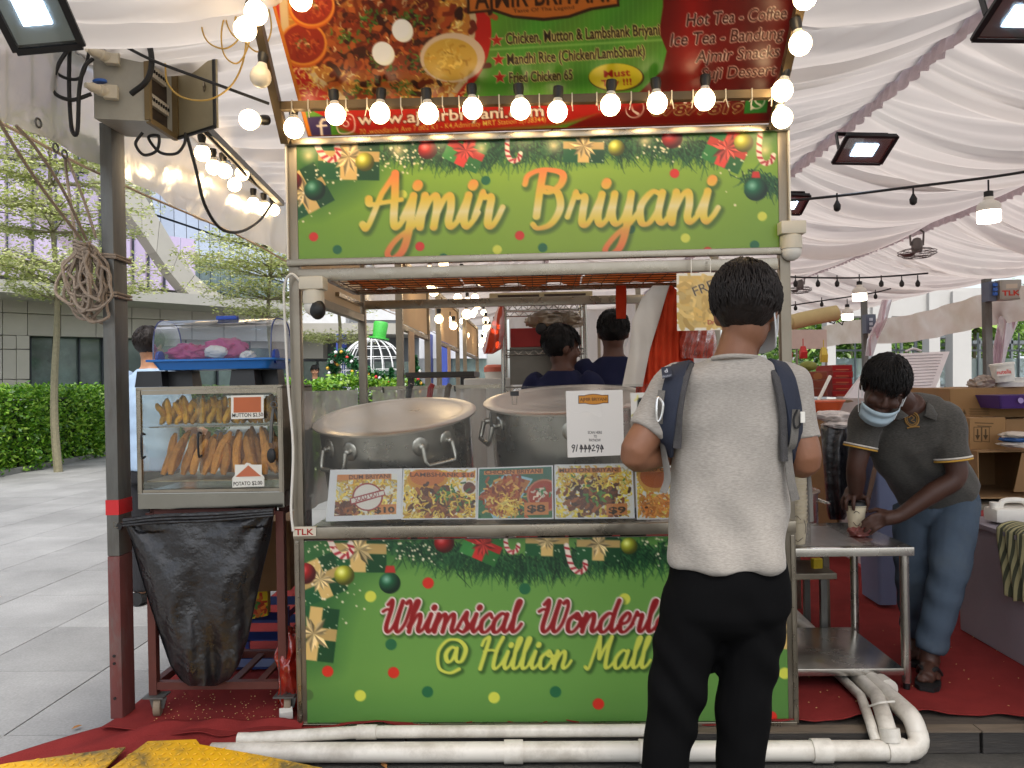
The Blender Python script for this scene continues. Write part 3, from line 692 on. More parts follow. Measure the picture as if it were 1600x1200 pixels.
for i, (x0, x1) in enumerate(((-0.80, -0.33), (-0.32, 0.2), (0.21, 0.70))):
    nx, ny = 30, 16; V = np.zeros((ny, nx, 3))
    for a in range(ny):
        for b in range(nx):
            u, v = b / (nx - 1), a / (ny - 1); V[a, b] = (x0 + (x1 - x0) * u, yr0 + 0.02 + (yr1 - yr0 - 0.03) * v, zr_ + 0.016 + 0.012 * math.sin(u * 17 + i + 3 * v) * math.sin(v * 9 + 2 * i))
    tag(grid_mesh('plastic_bag_bundle', V, orange_film, None, True, 0.003), ('flat orange plastic bags on the wire rack above the shallower pot', 'flat orange plastic bags mid-way along the wire rack', 'flat orange plastic bags on the wire rack beside the hanging red bags')[i], 'plastic bags', 'bags on the wire rack')

# ---- fascia print
W3 = lambda x, y, z: (x, y, z)
yf = YS + 0.0035
c4 = [W3(XL - .014, yf, zF1), W3(XR + .014, yf, zF1), W3(XR + .014, yf, zF0), W3(XL - .014, yf, zF0)]
cv = Canvas([proj(p) for p in c4], 700, 165, (110, 160, 52))
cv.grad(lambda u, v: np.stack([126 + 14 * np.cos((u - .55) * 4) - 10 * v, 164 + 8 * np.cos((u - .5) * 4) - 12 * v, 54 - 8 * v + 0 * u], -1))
cv.poly([(440, 200), (1230, 190), (1230, 235), (1100, 238), (800, 250), (620, 252), (560, 300), (500, 330), (440, 330)], (52, 98, 44), 0.75, 40)
needles(cv, [(640, 225), (760, 232), (900, 228), (1030, 222), (1130, 232)], 1500, 16, (14, 34), 5)
needles(cv, [(590, 232), (700, 240), (760, 240)], 300, 10, (14, 30), 6); needles(cv, [(1170, 270), (1215, 290)], 140, 12, (12, 30), 7)
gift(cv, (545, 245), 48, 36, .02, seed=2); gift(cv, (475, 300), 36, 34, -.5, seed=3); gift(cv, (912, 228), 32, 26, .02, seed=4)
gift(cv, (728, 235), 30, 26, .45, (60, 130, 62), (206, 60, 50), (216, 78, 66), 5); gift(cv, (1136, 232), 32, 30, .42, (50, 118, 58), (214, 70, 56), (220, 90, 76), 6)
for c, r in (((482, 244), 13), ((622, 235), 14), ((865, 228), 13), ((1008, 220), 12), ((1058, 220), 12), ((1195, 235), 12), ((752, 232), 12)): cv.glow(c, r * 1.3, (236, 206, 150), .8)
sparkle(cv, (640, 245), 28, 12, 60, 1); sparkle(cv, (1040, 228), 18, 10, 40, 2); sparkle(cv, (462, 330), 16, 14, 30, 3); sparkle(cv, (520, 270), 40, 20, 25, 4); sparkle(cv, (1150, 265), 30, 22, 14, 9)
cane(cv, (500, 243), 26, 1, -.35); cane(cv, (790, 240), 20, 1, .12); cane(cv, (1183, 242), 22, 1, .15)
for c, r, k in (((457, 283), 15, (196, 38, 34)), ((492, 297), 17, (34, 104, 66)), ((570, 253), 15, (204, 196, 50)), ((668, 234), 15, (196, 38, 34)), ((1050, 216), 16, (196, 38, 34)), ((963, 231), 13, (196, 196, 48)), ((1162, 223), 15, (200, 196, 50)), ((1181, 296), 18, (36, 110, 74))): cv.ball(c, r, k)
cv.poly([(1176, 268), (1186, 268), (1188, 278), (1174, 278)], (190, 50, 42))
dots(cv, [(490, 370, 'r'), (457, 394, 'y'), (527, 390, 'g'), (656, 385, 'r'), (693, 403, 'g'), (777, 390, 'y'), (812, 368, 'r'), (848, 387, 'g'), (1016, 402, 'g'), (1054, 271, 'r'), (1071, 372, 'y'), (1106, 393, 'r'), (1179, 383, 'g'), (1191, 338, 'y'), (985, 358, 'g'), (759, 282, 'g'), (629, 304, 'y')])
def word_grad(top, bot):
    t, b = cv.m([top])[0][1], cv.m([bot])[0][1]
    st = np.array([(232, 130, 62), (222, 190, 66), (226, 212, 150), (222, 196, 70), (216, 150, 66), (224, 112, 62)], float) / 255; ps = [0, .3, .45, .6, .72, .95]
    return lambda X, Y: np.stack([np.interp((Y - t) / (b - t), ps, st[:, i]) for i in range(3)], -1)
ws = script_strokes('Ajmir', (566, 357), (782, 355), 52, .55, .68, .245) + script_strokes('Briyani', (814, 356), (1120, 347), 50, .62, .70, .245)
for P, w in ws: cv.stroke(P, w + 5, (40, 62, 24), .55, 5, (3, 4))
gf = word_grad((800, 268), (800, 402))
for P, w in ws: cv.stroke(P, w, gf)
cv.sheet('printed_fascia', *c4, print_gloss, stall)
# ---- base print
yb = YS + 0.002
MB().box(((XL + XR) / 2, YS + 0.013, (zP1 + zP0) / 2), (XR - XL, 0.016, zP1 - zP0)).build('base_board', paper_back, stall)
for x in (XL - 0.006, XR + 0.006): MB().box((x, YS + 0.004, (zP1 + zP0) / 2), (0.014, 0.02, zP1 - zP0), None, 0.002).build('edge_trim', steel, stall)
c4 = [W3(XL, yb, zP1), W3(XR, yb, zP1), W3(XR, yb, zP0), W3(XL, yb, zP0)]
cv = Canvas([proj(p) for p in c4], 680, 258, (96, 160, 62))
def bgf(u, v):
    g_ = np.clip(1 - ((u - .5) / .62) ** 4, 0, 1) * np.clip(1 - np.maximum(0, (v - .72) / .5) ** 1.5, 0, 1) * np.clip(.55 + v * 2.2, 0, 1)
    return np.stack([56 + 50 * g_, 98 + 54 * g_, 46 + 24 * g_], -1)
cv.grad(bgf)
cv.poly([(455, 830), (700, 830), (650, 860), (560, 905), (530, 980), (520, 1040), (455, 1050)], (34, 84, 44), .6, 50)
needles(cv, [(650, 850), (720, 868), (820, 880), (900, 868), (1000, 862), (1180, 862)], 1900, 17, (14, 36), 15)
needles(cv, [(600, 846), (660, 858)], 150, 8, (10, 24), 16)
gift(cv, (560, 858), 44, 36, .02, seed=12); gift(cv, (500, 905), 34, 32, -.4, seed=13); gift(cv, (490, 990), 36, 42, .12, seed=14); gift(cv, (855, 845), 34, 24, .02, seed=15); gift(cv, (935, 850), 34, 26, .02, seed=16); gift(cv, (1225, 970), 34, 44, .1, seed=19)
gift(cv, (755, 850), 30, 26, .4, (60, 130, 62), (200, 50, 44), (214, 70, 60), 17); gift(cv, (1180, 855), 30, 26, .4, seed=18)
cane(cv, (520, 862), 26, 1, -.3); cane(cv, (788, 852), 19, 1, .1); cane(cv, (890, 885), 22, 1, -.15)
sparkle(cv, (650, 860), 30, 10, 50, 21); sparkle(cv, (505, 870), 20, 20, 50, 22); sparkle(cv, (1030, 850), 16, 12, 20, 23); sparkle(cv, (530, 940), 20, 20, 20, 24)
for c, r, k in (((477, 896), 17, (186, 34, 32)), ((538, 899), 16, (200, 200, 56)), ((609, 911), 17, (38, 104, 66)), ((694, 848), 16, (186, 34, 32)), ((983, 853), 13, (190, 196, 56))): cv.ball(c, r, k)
cv.poly([(603, 884), (616, 884), (618, 895), (601, 895)], (180, 52, 42))
dots(cv, [(579, 932, 'y'), (669, 911, 'r'), (820, 920, 'g'), (976, 936, 'y'), (611, 1007, 'g'), (512, 1049, 'r'), (615, 1051, 'r'), (481, 1086, 'd'), (563, 1087, 'y'), (668, 1081, 'g'), (772, 1090, 'y'), (868, 1081, 'g'), (935, 1100, 'r'), (1226, 1052, 'y'), (1150, 1070, 'g'), (1205, 1120, 'r'), (617, 985, 'y'), (1100, 930, 'r')])
ws = script_strokes('Whimsical', (592, 988), (812, 988), 29, .68, .7, .25, .2) + script_strokes('Wonderland', (836, 988), (1112, 987), 29, .68, .7, .25, .2)
for P, w in ws: cv.stroke(P, w + 8, (36, 66, 26), .6, 4, (2, 3))
for P, w in ws: cv.stroke(P, w + 5, (226, 206, 196))
for P, w in ws: cv.stroke(P, w, (140, 26, 28))
ws = script_strokes('@', (682, 1046), (724, 1046), 28, .7, .7, .26) + script_strokes('Hillion', (746, 1046), (890, 1045), 28, .72, .7, .235, .2) + script_strokes('Mall', (914, 1045), (1014, 1044), 28, .72, .7, .235, .2)
for P, w in ws: cv.stroke(P, w + 4, (34, 62, 26), .65, 4, (3, 3))
for P, w in ws: cv.stroke(P, w, (206, 208, 84))
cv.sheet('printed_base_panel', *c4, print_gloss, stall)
# ---- maker's plate
cv = Canvas([(458, 823), (494, 823), (494, 838), (458, 838)], 90, 38, (206, 196, 176)); cv.text('TLK', (461, 836), (490, 836), 9.5, (150, 30, 26), .02)
a, b, c, d = [PY(x, y, YS - 0.0262) for x, y in ((458, 823), (494, 822.5), (494, 837.5), (458, 838))]
cv.sheet('maker_plate', a, b, c, d, print_card, stall)

# ---- slanted banner above the stall
BL, BR = PY(481, 214, 3.02), PY(1203, 190, 3.02); BR = Vector((BR.x, BR.y, BL.z)); TL = PY(380, -100, 2.46); TL = Vector(((BL.x + BR.x) / 2 - (BR.x - BL.x) / 2, TL.y, TL.z)); TR = TL + (BR - BL)
bn = thing('banner', 'slanted printed menu banner with food photo above the stall', 'banner', tuple((BL + BR) / 2))
nb = (BR - BL).cross(TL - BL).normalized(); nb = nb if nb.y < 0 else -nb
MB().prism([BL - nb * .004, BR - nb * .004, TR - nb * .004, TL - nb * .004], -nb * 0.012).build('backing_board', paper_back, bn)
quad = [proj(p) for p in (TL, TR, BR, BL)]
cv = Canvas(quad, 680, 250, (104, 150, 44))
g = np.random.default_rng(5)
cv.grad(lambda u, v: np.stack([84 + 20 * np.sin(u * 40 + v * 8) * .3, 146 + 14 * np.sin(u * 60 + v * 20) * .5, 46 + 0 * u], -1))
for k in range(40): cv.stroke([(780 + 8 * k, -60), (770 + 7 * k + 40, 190)], 1.0, (120, 176, 70), .5)
cv.stroke([(755, 78), (1040, 62)], 4, (140, 190, 90), .7)
cv.poly([(1035, -110), (1300, -110), (1270, 200), (870, 205), (930, 180), (985, 158), (1035, 110), (1042, 80), (1030, 50), (1036, 10)], (112, 20, 16))
cv.poly([(1060, -110), (1110, -110), (1100, 180), (1050, 150)], (150, 24, 18), .6, 14); cv.poly([(1150, -110), (1230, -110), (1205, 180), (1140, 150)], (84, 14, 12), .6, 20)
th = np.linspace(0, 2 * math.pi, 50); cv.poly(np.c_[590 + 178 * np.cos(th), 50 + 150 * np.sin(th)], (186, 30, 24))
cv.poly([(430, -80), (440, 60), (490, 130), (545, 165), (700, 165), (735, 120), (745, 30), (720, -80)], (206, 180, 140))
cv.poly([(444, -80), (452, 50), (497, 120), (548, 155), (695, 155), (728, 115), (735, 30), (710, -80)], (186, 118, 48))
inb = lambda g_: (g_.uniform(455, 728), g_.uniform(-70, 152))
cv.grains(inb, 1300, ((226, 186, 84), (238, 212, 130), (206, 146, 54), (196, 110, 44)), (5, 10), 2.4, 31)
inm = lambda g_: (g_.normal(600, 55), g_.normal(62, 46))
cv.poly(np.c_[598 + 92 * np.cos(th), 58 + 72 * np.sin(th)], (132, 56, 26), .8, 22)
cv.grains(inm, 420, ((150, 62, 26), (124, 44, 20), (96, 32, 18), (176, 88, 38), (58, 22, 14)), (8, 22), 9, 32)
cv.grains(inb, 260, ((236, 216, 164), (216, 170, 80), (170, 70, 30)), (5, 10), 1.7, 33)
for c0 in ((575, 25), (640, 30), (600, 100), (650, 95), (540, 60), (560, 140), (630, 140)): cv.grains(lambda g_: (g_.normal(c0[0], 13), g_.normal(c0[1], 9)), 26, ((70, 112, 40), (96, 140, 56), (50, 88, 34)), (3, 7), 2.4, int(c0[0]))
for c, rx in (((474, 68), 37), ((487, 8), 36)):
    t_ = np.linspace(0, 2 * math.pi, 30); q = lambda k, dy=0, ox=0: np.c_[c[0] + ox + rx * k * np.cos(t_), c[1] + dy + rx * k * .92 * np.sin(t_)]
    cv.poly(q(1, 4), (206, 96, 30)); cv.poly(q(1), (226, 140, 50)); cv.poly(q(.9), (150, 44, 24)); cv.grains(lambda g_: (g_.normal(c[0], 13), g_.normal(c[1], 10)), 70, ((170, 60, 30), (128, 34, 20), (190, 90, 44)), (3, 8), 2.5, 44); cv.grains(lambda g_: (g_.normal(c[0] - 2, 6), g_.normal(c[1], 5)), 14, ((92, 112, 50), (224, 190, 140)), (3, 6), 1.6, 45)
t_ = np.linspace(0, 2 * math.pi, 30)
cv.poly(np.c_[707 + 51 * np.cos(t_), 90 + 39 * np.sin(t_)], (218, 190, 160)); cv.poly(np.c_[704 + 42 * np.cos(t_), 93 + 33 * np.sin(t_)], (206, 164, 66)); cv.grains(lambda g_: (g_.normal(704, 17), g_.normal(93, 12)), 60, ((222, 186, 90), (196, 146, 50)), (5, 12), 3, 46)
for c, r in (((629, 48), 18.5), ((599, 84), 20)): cv.ball(c, r, (250, 246, 232), .85)
# lettering
cv.poly([(728, -60), (965, -66), (968, 10), (925, 16), (890, 28), (850, 33), (800, 28), (770, 18), (730, 22)], (52, 26, 10)); cv.poly([(732, -60), (961, -66), (964, 6), (922, 12), (888, 24), (850, 28), (802, 24), (772, 14), (734, 18)], (196, 108, 40))
cv.text('AJMIR BRIYANI', (742, 14), (952, 2), 34, (52, 26, 10), .015); cv.text('Taste Of The Legend', (802, 20), (897, 14), 6, (74, 40, 16))
def star(c, r, col):
    cv.poly([(c[0] + r * (1 if k % 2 == 0 else .42) * math.sin(k * math.pi / 5 - .05), c[1] - r * (1 if k % 2 == 0 else .42) * math.cos(k * math.pi / 5 - .05)) for k in range(10)], col)
for (x, y) in ((776, 63), (779, 93), (781, 121)): star((x, y), 12, (226, 206, 160)); star((x, y), 10, (176, 34, 28))
bl_ = (30, 16, 8); yl = (226, 206, 130)
cv.text('Chicken, Mutton & Lambshank Briyani', (791, 69), (1031, 54), 18, bl_, .018, 0, yl, 1)
cv.text('Mandhi Rice (Chicken/LambShank)', (793, 101), (1008, 87), 17, bl_, .018, 0, yl, 1)
cv.text('Fried Chicken 65', (796, 129), (895, 124), 16, bl_, .018, 0, yl, 1)
cv.poly(np.c_[963 + 44 * np.cos(t_), 121 + 22 * np.sin(t_)], (60, 30, 10), .6); cv.poly(np.c_[962 + 42 * np.cos(t_), 120 + 21 * np.sin(t_)], (224, 204, 40))
cv.text('Must', (944, 121), (985, 118), 11, (170, 30, 26), .015); cv.text('Try !!!', (940, 135), (987, 132), 10, (170, 30, 26), .015)
wt = (228, 210, 196)
for tx, a, b, h in (('Hot Tea - Coffee', (1072, 41), (1230, 29), 20), ('Ice Tea - Bandung', (1047, 72), (1226, 60), 20), ('Ajmir Snacks', (1086, 98), (1219, 88), 19), ('Suji Dessert', (1095, 124), (1214, 117), 18)): cv.text(tx, a, b, h, (66, 18, 14), .012, .25, wt, 1)
cv.text('91444294', (1024, 163), (1167, 158), 16, (224, 206, 196), .03, .1); cv.text('87877819', (1018, 180), (1162, 176), 15, (110, 24, 20), .03, .2, (190, 206, 130), 1)
cv.disc((992, 170), 17.5, (224, 206, 196)); cv.disc((992, 170), 15.5, (120, 22, 18)); cv.stroke([(986, 163), (989, 173), (997, 178)], [5, 3, 5], (224, 206, 196))
cv.poly([(1166, 148), (1202, 144), (1198, 176), (1162, 178)], (46, 122, 48)); cv.disc((1184, 159), 13.5, (226, 222, 206)); cv.disc((1184, 159), 11.3, (46, 122, 48)); cv.poly([(1173, 164), (1172, 173), (1180, 169)], (226, 222, 206)); cv.stroke([(1179, 155), (1182, 161), (1188, 164)], [4, 2.4, 4], (226, 222, 206))
cv.poly([(480, 183), (515, 181), (518, 212), (484, 214)], (62, 50, 96)); cv.stroke([(510, 187), (504, 187), (501, 192), (503, 212)], 5, (232, 220, 206)); cv.stroke([(496, 197), (510, 196)], 4, (232, 220, 206))
cv.poly([(505, 170), (1060, 150), (870, 196), (700, 208), (560, 212), (530, 200)], (176, 36, 30), .9, 8)
sq = cr([(527, 182, 0), (550, 180, 0), (553, 204, 0), (530, 207, 0)], 8, True); cv.stroke([(p.x, p.y) for p in sq] + [(sq[0].x, sq[0].y)], 2.6, (226, 196, 186)); cv.disc((540, 193), 7, (226, 196, 186)); cv.disc((540, 193), 4.6, (176, 44, 40)); cv.disc((547, 186), 1.6, (226, 196, 186))
cv.text('www.ajmirbriyani.com', (559, 195), (850, 181), 18, (232, 218, 204), .02, 0, (70, 30, 20), 1)
cv.text('70 ,woodlands Ave 7 #02 K1 - K4,Admiralty MRT Station S(738344)', (562, 210), (853, 190), 8.5, (220, 196, 90), .006)
for a, b, w in (((414, -100), (414, -100), 0), ((396, -100), (484, 214), 9), ((481, 216), (1203, 192), 9)):
    if w: cv.stroke([a, b], w, (206, 120, 34))
cv.stroke([(392, -100), (480, 214)], 4, (40, 22, 12)); cv.stroke([(481, 214), (1203, 190)], 3, (70, 20, 14))
cv.img *= 0.9
cv.sheet('printed_banner', TL, TR, BR, BL, print_gloss, bn)
# bent-tube frame the banner and its bulbs hang on
dark_tube = M('bronze_tube', (92, 78, 58), 0.4, 0.7, 0.12, 8, dirt=0.3)
fr = thing('sign_frame', 'square tube sign frame carrying bulbs in front of the banner', 'frame', tuple(PY(446, 225, 2.955)))
eL0, eL1 = PY(446, 222, 2.95), PY(372, -100, 2.43); eR0, eR1 = PY(1208, 200, 2.95), PY(1276, -110, 2.43)
MB().bar(eL0, eL1, 0.03, 0.03, (0, 1, 0)).build('side_tube', dark_tube, fr); MB().bar(eR0, eR1, 0.03, 0.03, (0, 1, 0)).build('side_tube', dark_tube, fr)
tL = eL0.lerp(eL1, 0.20) + Vector((0.016, -0.0, 0)); tR = eR0.lerp(eR1, 0.20) + Vector((-0.016, 0, 0))
MB().bar(tL, tR, 0.03, 0.03).build('cross_tube', dark_tube, fr)

# ---- marquee: draped ceiling between beams, valance, poles
tent = thing('marquee', 'white marquee with gathered ceiling drapes over the market stalls', 'marquee', (-1.75, 1.0, 0))
drape_m = M_cloth('ceiling_drape', (220, 213, 206), 0.42, 0.03, 1.5)
BEAMS = [(-1.75, 2.72), (0.15, 3.25), (2.19, 3.20), (4.52, 3.20), (6.9, 2.92)]
def drape(i, x0, z0, x1, z1, y0, y1, sag, seed):
    g = np.random.default_rng(seed); nx, ny = 44, int((y1 - y0) / 0.024); s = np.linspace(0, 1, nx)[None, :]; y = np.linspace(y0, y1, ny)[:, None]
    ph = np.cumsum(g.uniform(0.5, 1.5, ny) * 0.024)[:, None] * (1 + 0 * s)
    warp = 0.16 * s * np.sin(ph * 0.9 + seed) + 0.05 * np.sin(s * 4 + ph * 0.5) + 0.035 * s * (1 - s) * 4 * np.sin(ph * 7)
    k = ph * 1.0 + warp
    f = 0.55 * np.sin(k * 23) + 0.45 * np.sin(k * 37 + 1.7 * np.sin(k * 5)) + 0.5 * np.sin(k * 11 + 2) + 0.35 * np.sin(k * 61 + 3 * np.sin(k * 9))
    f = f * (1 - 0.35 * np.sin(s * 3 + k * 3))
    amp = 0.020 + 0.026 * np.sin(np.pi * s)
    sg = sag * (1 + 0.22 * np.sin(ph * 4.2 + 1) + 0.12 * np.sin(ph * 9.1))
    z = z0 + (z1 - z0) * s - sg * 4 * s * (1 - s) * (1 - 0.25 * s) + f * amp
    V = np.stack([x0 + (x1 - x0) * s + 0 * y, y + 0.03 * np.sin(k * 17) * np.sin(np.pi * s), z], -1)
    return grid_mesh('ceiling_drape', V, drape_m, tent, True)
sags = (0.16, 0.22, 0.34, 0.30)
for i in range(4):
    (x0, z0), (x1, z1) = BEAMS[i], BEAMS[i + 1]; drape(i, x0 + 0.015, z0, x1 - 0.015, z1, 0.9, 17.0, sags[i], 40 + i)
head_m = M_cloth('drape_heading', (206, 194, 200), 0.45, 0.08, 30)
for i, (x, z) in enumerate(BEAMS[1:4]):
    ny = 900; y = np.linspace(0.9, 17, ny); V = np.zeros((5, ny, 3))
    for k in range(5):
        t = k / 4; V[k, :, 0] = x + 0.012 * np.sin(y * 60 + 2 * np.sin(y * 9)) * (0.4 + t) + (0.03 if i != 1 else -0.03) * t; V[k, :, 1] = y; V[k, :, 2] = z + 0.03 - (0.13 + 0.01 * np.sin(y * 43)) * t
    grid_mesh('drape_heading', V, head_m, tent, True)
    MB().bar((x, 0.9, z + 0.06), (x, 17, z + 0.06), 0.06).build('roof_beam', steel_dull, tent)
V = np.zeros((12, 160, 3))
for i in range(12):
    for j in range(160): V[i, j] = (-.6 + 4.6 * j / 159, 16.9 + .05 * math.sin(j * .55) + .03 * math.sin(j * .23 + i * .2), 3.2 - 1.9 * i / 11)
grid_mesh('end_drape', V, drape_m, tent, True)
# clear plastic valance along the open side
val_m = M_film('milky_pvc_film', (236, 232, 224), 0.22, 0.22, 0.02, (240, 232, 218), wr=0.3, wscale=7, fres=.5)
ny, nz = 260, 14; y = np.linspace(1.0, 15.0, ny); V = np.zeros((nz, ny, 3))
for k in range(nz):
    t = k / (nz - 1); V[k, :, 0] = -1.75 - 0.02 + 0.030 * np.sin(y * 3.1 + 4 * t) * t + 0.012 * np.sin(y * 17 + 5 * t) * (0.3 + t); V[k, :, 1] = y; V[k, :, 2] = 2.74 - (0.40 + 0.012 * np.sin(y * 2.2)) * t
grid_mesh('plastic_valance', V, val_m, tent, True)
MB().tube([(-1.79 + 0.01 * math.sin(a), 1 + a * 0.5, 2.335 + 0.012 * math.sin(a * 1.1)) for a in range(28)], 0.006, 6).build('valance_hem', M('valance_hem', (196, 176, 150), 0.6), tent)
MB().bar((-1.75, 0.9, 2.78), (-1.75, 17, 2.78), 0.06).build('roof_beam', steel_dull, tent)
for k, (px_, py_) in enumerate(((60, 192), (87, 231), (101, 241))):
    p = PX(px_, py_, -1.775); MB().tube([p + Vector((0, 0.016 * math.cos(a), 0.016 * math.sin(a))) for a in np.linspace(0, 6.28, 13)[:-1]], 0.004, 5, closed=True).build('eyelet', steel_dark, tent)

# ---- corner post with its rope, distribution box and cables
YPo = 3.08
p0 = PY(197, 1118, YPo); xpo = p0.x - 0.012
post = thing('tent_post', 'grey steel tent post with red tape and red painted foot', 'post', (xpo, YPo, 0.1))
MB().box((xpo, YPo, (0.76 + 2.5) / 2), (0.050, 0.10, 1.74), None, 0.004).build('shaft', steel_dark, post, True)
MB().box((xpo, YPo, (0.105 + 0.76) / 2), (0.050, 0.10, 0.653), None, 0.004).build('painted_foot', M('worn_red_paint', (106, 58, 54), 0.6, 0, 0.18, 10, dirt=0.85, dirtcol=(104, 100, 96), stretch=(3, 3, .8)), post, True)
zt = PY(185, 790, YPo).z
MB().box((xpo, YPo, zt), (0.054, 0.104, 0.06)).build('red_tape', M('red_tape', (196, 34, 38), 0.4), post)
for z in (0.19, 0.33, 0.36): MB().lathe([(0.006, -0.002), (0.006, 0.002)], (xpo - 0.004, YPo - 0.0515, z), 10, rotx(R(90))).build('bolt_hole', black_rubber, post)
# rope
rope_m = M('grey_rope', (150, 134, 118), 0.9, 0, 0.18, 60, bump=0.6, bscale=240)
rope = thing('rope_coil', 'tangled grey rope coil tied to the tent post', 'rope', tuple(PY(125, 480, 3.02)))
g = np.random.default_rng(8)
top = PY(128, 378, 3.0)
for k in range(17):
    c = PY(125 + g.normal(0, 9), 0, 3.0); w = g.uniform(0.02, 0.075); h = g.uniform(0.16, 0.30); yy = 3.0 + g.normal(0, 0.02); zc = top.z - 0.02 + g.uniform(-.03, .01); tilt = g.uniform(-.25, .25)
    pts = []
    for a in np.linspace(0, 2 * math.pi, 15)[:-1]:
        x_ = w * math.sin(a) * (1 - 0.45 * math.cos(a)); z_ = -h / 2 + h / 2 * math.cos(a)
        pts.append((PY(127 + g.normal(0, 4), 0, 3.0).x + x_ + z_ * tilt, yy + 0.02 * math.sin(a + k), zc + z_ + g.normal(0, .004)))
    MB().tube(cr(pts, 4, True), 0.0062, 6, closed=True).build('rope_loop', rope_m, rope, True)
for z_, n_ in ((top.z - 0.005, 3), (top.z - 0.05, 2)):
    for k in range(n_):
        MB().tube([(top.x + 0.03 * math.cos(a), 3.0 + 0.025 * math.sin(a), z_ - k * 0.014 + 0.008 * math.sin(2 * a)) for a in np.linspace(0, 6.28, 15)[:-1]], 0.006, 6, closed=True).build('rope_knot', rope_m, rope, True)
for pts in ([(128, 375, 2.98), (70, 300, 2.7), (20, 225, 2.45), (-12, 170, 2.3)], [(135, 375, 2.99), (100, 300, 2.8), (55, 230, 2.6), (25, 196, 2.5)], [(118, 372, 3.0), (112, 330, 3.0), (105, 280, 3.0), (101, 243, 2.95)], [(150, 372, 3.01), (130, 310, 3.0), (108, 255, 2.97), (103, 243, 2.95)]):
    MB().tube(cr([PY(*p) for p in pts], 6), 0.0058, 6).build('rope_stay', rope_m, rope, True)
for py_ in (400, 404, 458, 463):
    c = PY(176, py_, YPo); hx, hy = 0.036, 0.058
    pts = [(c.x - 0.06, YPo - 0.06, c.z + 0.01), (xpo - hx, YPo - hy, c.z), (xpo + hx, YPo - hy, c.z - 0.006), (xpo + hx, YPo + hy, c.z - 0.01), (xpo - hx, YPo + hy, c.z - 0.004), (c.x - 0.05, YPo - 0.05, c.z)]
    MB().tube(pts, 0.0055, 6).build('rope_lashing', rope_m, rope, True)
# distribution box
A_, B_, C_ = PY(147, 172, 2.90), PY(232, 178, 2.95), PY(275, 207, 3.17); zb0 = 2.475; zb1 = 2.90
A_.z = B_.z = C_.z = zb0; D_ = A_ + (C_ - B_)
box_m = M('grey_box_paint', (166, 164, 154), 0.45, 0.2, 0.08, 6, dirt=0.3, dirtcol=(120, 104, 84))
db = thing('distribution_box', 'open grey electrical distribution box with breakers on the tent post', 'electrical box', tuple((A_ + C_) / 2))
up = Vector((0, 0, zb1 - zb0))
MB().prism([A_, B_, B_ + up, A_ + up], (B_ - A_).cross(up).normalized() * -0.004).build('socket_panel', box_m, db)
MB().prism([A_, B_, C_, D_], (0, 0, -0.004)).build('bottom_panel', box_m, db); MB().prism([A_ + up, B_ + up, C_ + up, D_ + up], (0, 0, 0.004)).build('top_panel', box_m, db)
MB().prism([D_, A_, A_ + up, D_ + up], (0.004, 0, 0)).build('side_panel', box_m, db); MB().prism([C_, D_, D_ + up, C_ + up], (0, -0.004, 0)).build('back_panel', box_m, db)
eb = (C_ - B_).normalized(); nbx = Vector((eb.y, -eb.x, 0)); ins = -nbx * 0.03
MB().prism([B_ + ins, C_ + ins, C_ + ins + up, B_ + ins + up], ins * 0.1).build('breaker_panel', M('dark_breaker_panel', (62, 52, 46), 0.6, 0, 0.1, 8), db)
for (a, b) in ((B_, B_ + up), (C_, C_ + up)): MB().bar(a, b, 0.018, 0.022, tuple(nbx)).build('door_rim', M('brown_rim', (126, 108, 74), 0.5, 0.2, 0.1, 8), db)
for (a, b) in ((B_, C_), (B_ + up, C_ + up)): MB().bar(a, b, 0.018, 0.022).build('door_rim', M('brown_rim'), db)
brk = M('breaker_white', (206, 200, 188), 0.5)
for r_, (f0, f1, n_) in enumerate(((0.30, 0.80, 6), (0.22, 0.80, 7), (0.10, 0.88, 9))):
    zz = zb1 - 0.09 - r_ * 0.115; a = B_.lerp(C_, f0); b = B_.lerp(C_, f1)
    for k in range(n_):
        c = a.lerp(b, (k + 0.5) / n_); c = Vector((c.x, c.y, zz)) - nbx * 0.022
        o = MB().box(c, ((b - a).length / n_ * 0.92, 0.014, 0.045), basis((0, 0, 1), eb)).build('breaker', brk, db)
        MB().box(c + nbx * 0.009, (0.006, 0.008, 0.012), basis((0, 0, 1), eb)).build('toggle', black_plastic, o)
dd = PY(338, 203, 3.05); dd.z = zb0; Cd = C_ + eb * 0.012
door = MB().prism([Cd, dd, dd + up * 0.98, Cd + up * 0.98], (0.006, 0.01, 0)).build('box_door', M('door_khaki', (170, 160, 132), 0.5, 0.1, 0.1, 6, dirt=0.25), db)
MB().tube([Cd.lerp(dd, 0.78) + Vector((-0.005, -0.012, 0.17 + 0.02 * math.sin(t * 6.28))) + Vector((0, -0.008 * math.cos(t * 6.28), 0)) for t in np.linspace(0, 1, 9)], 0.003, 5).build('hook', steel, door)
for (a, b) in ((Cd, Cd + up), (dd, dd + up * .98), (Cd, dd), (Cd + up * .98, dd + up * .98)): MB().bar(a + Vector((-.003, -.006, 0)), b + Vector((-.003, -.006, 0)), 0.010, 0.012, (0, 1, 0)).build('seal', black_rubber, door)
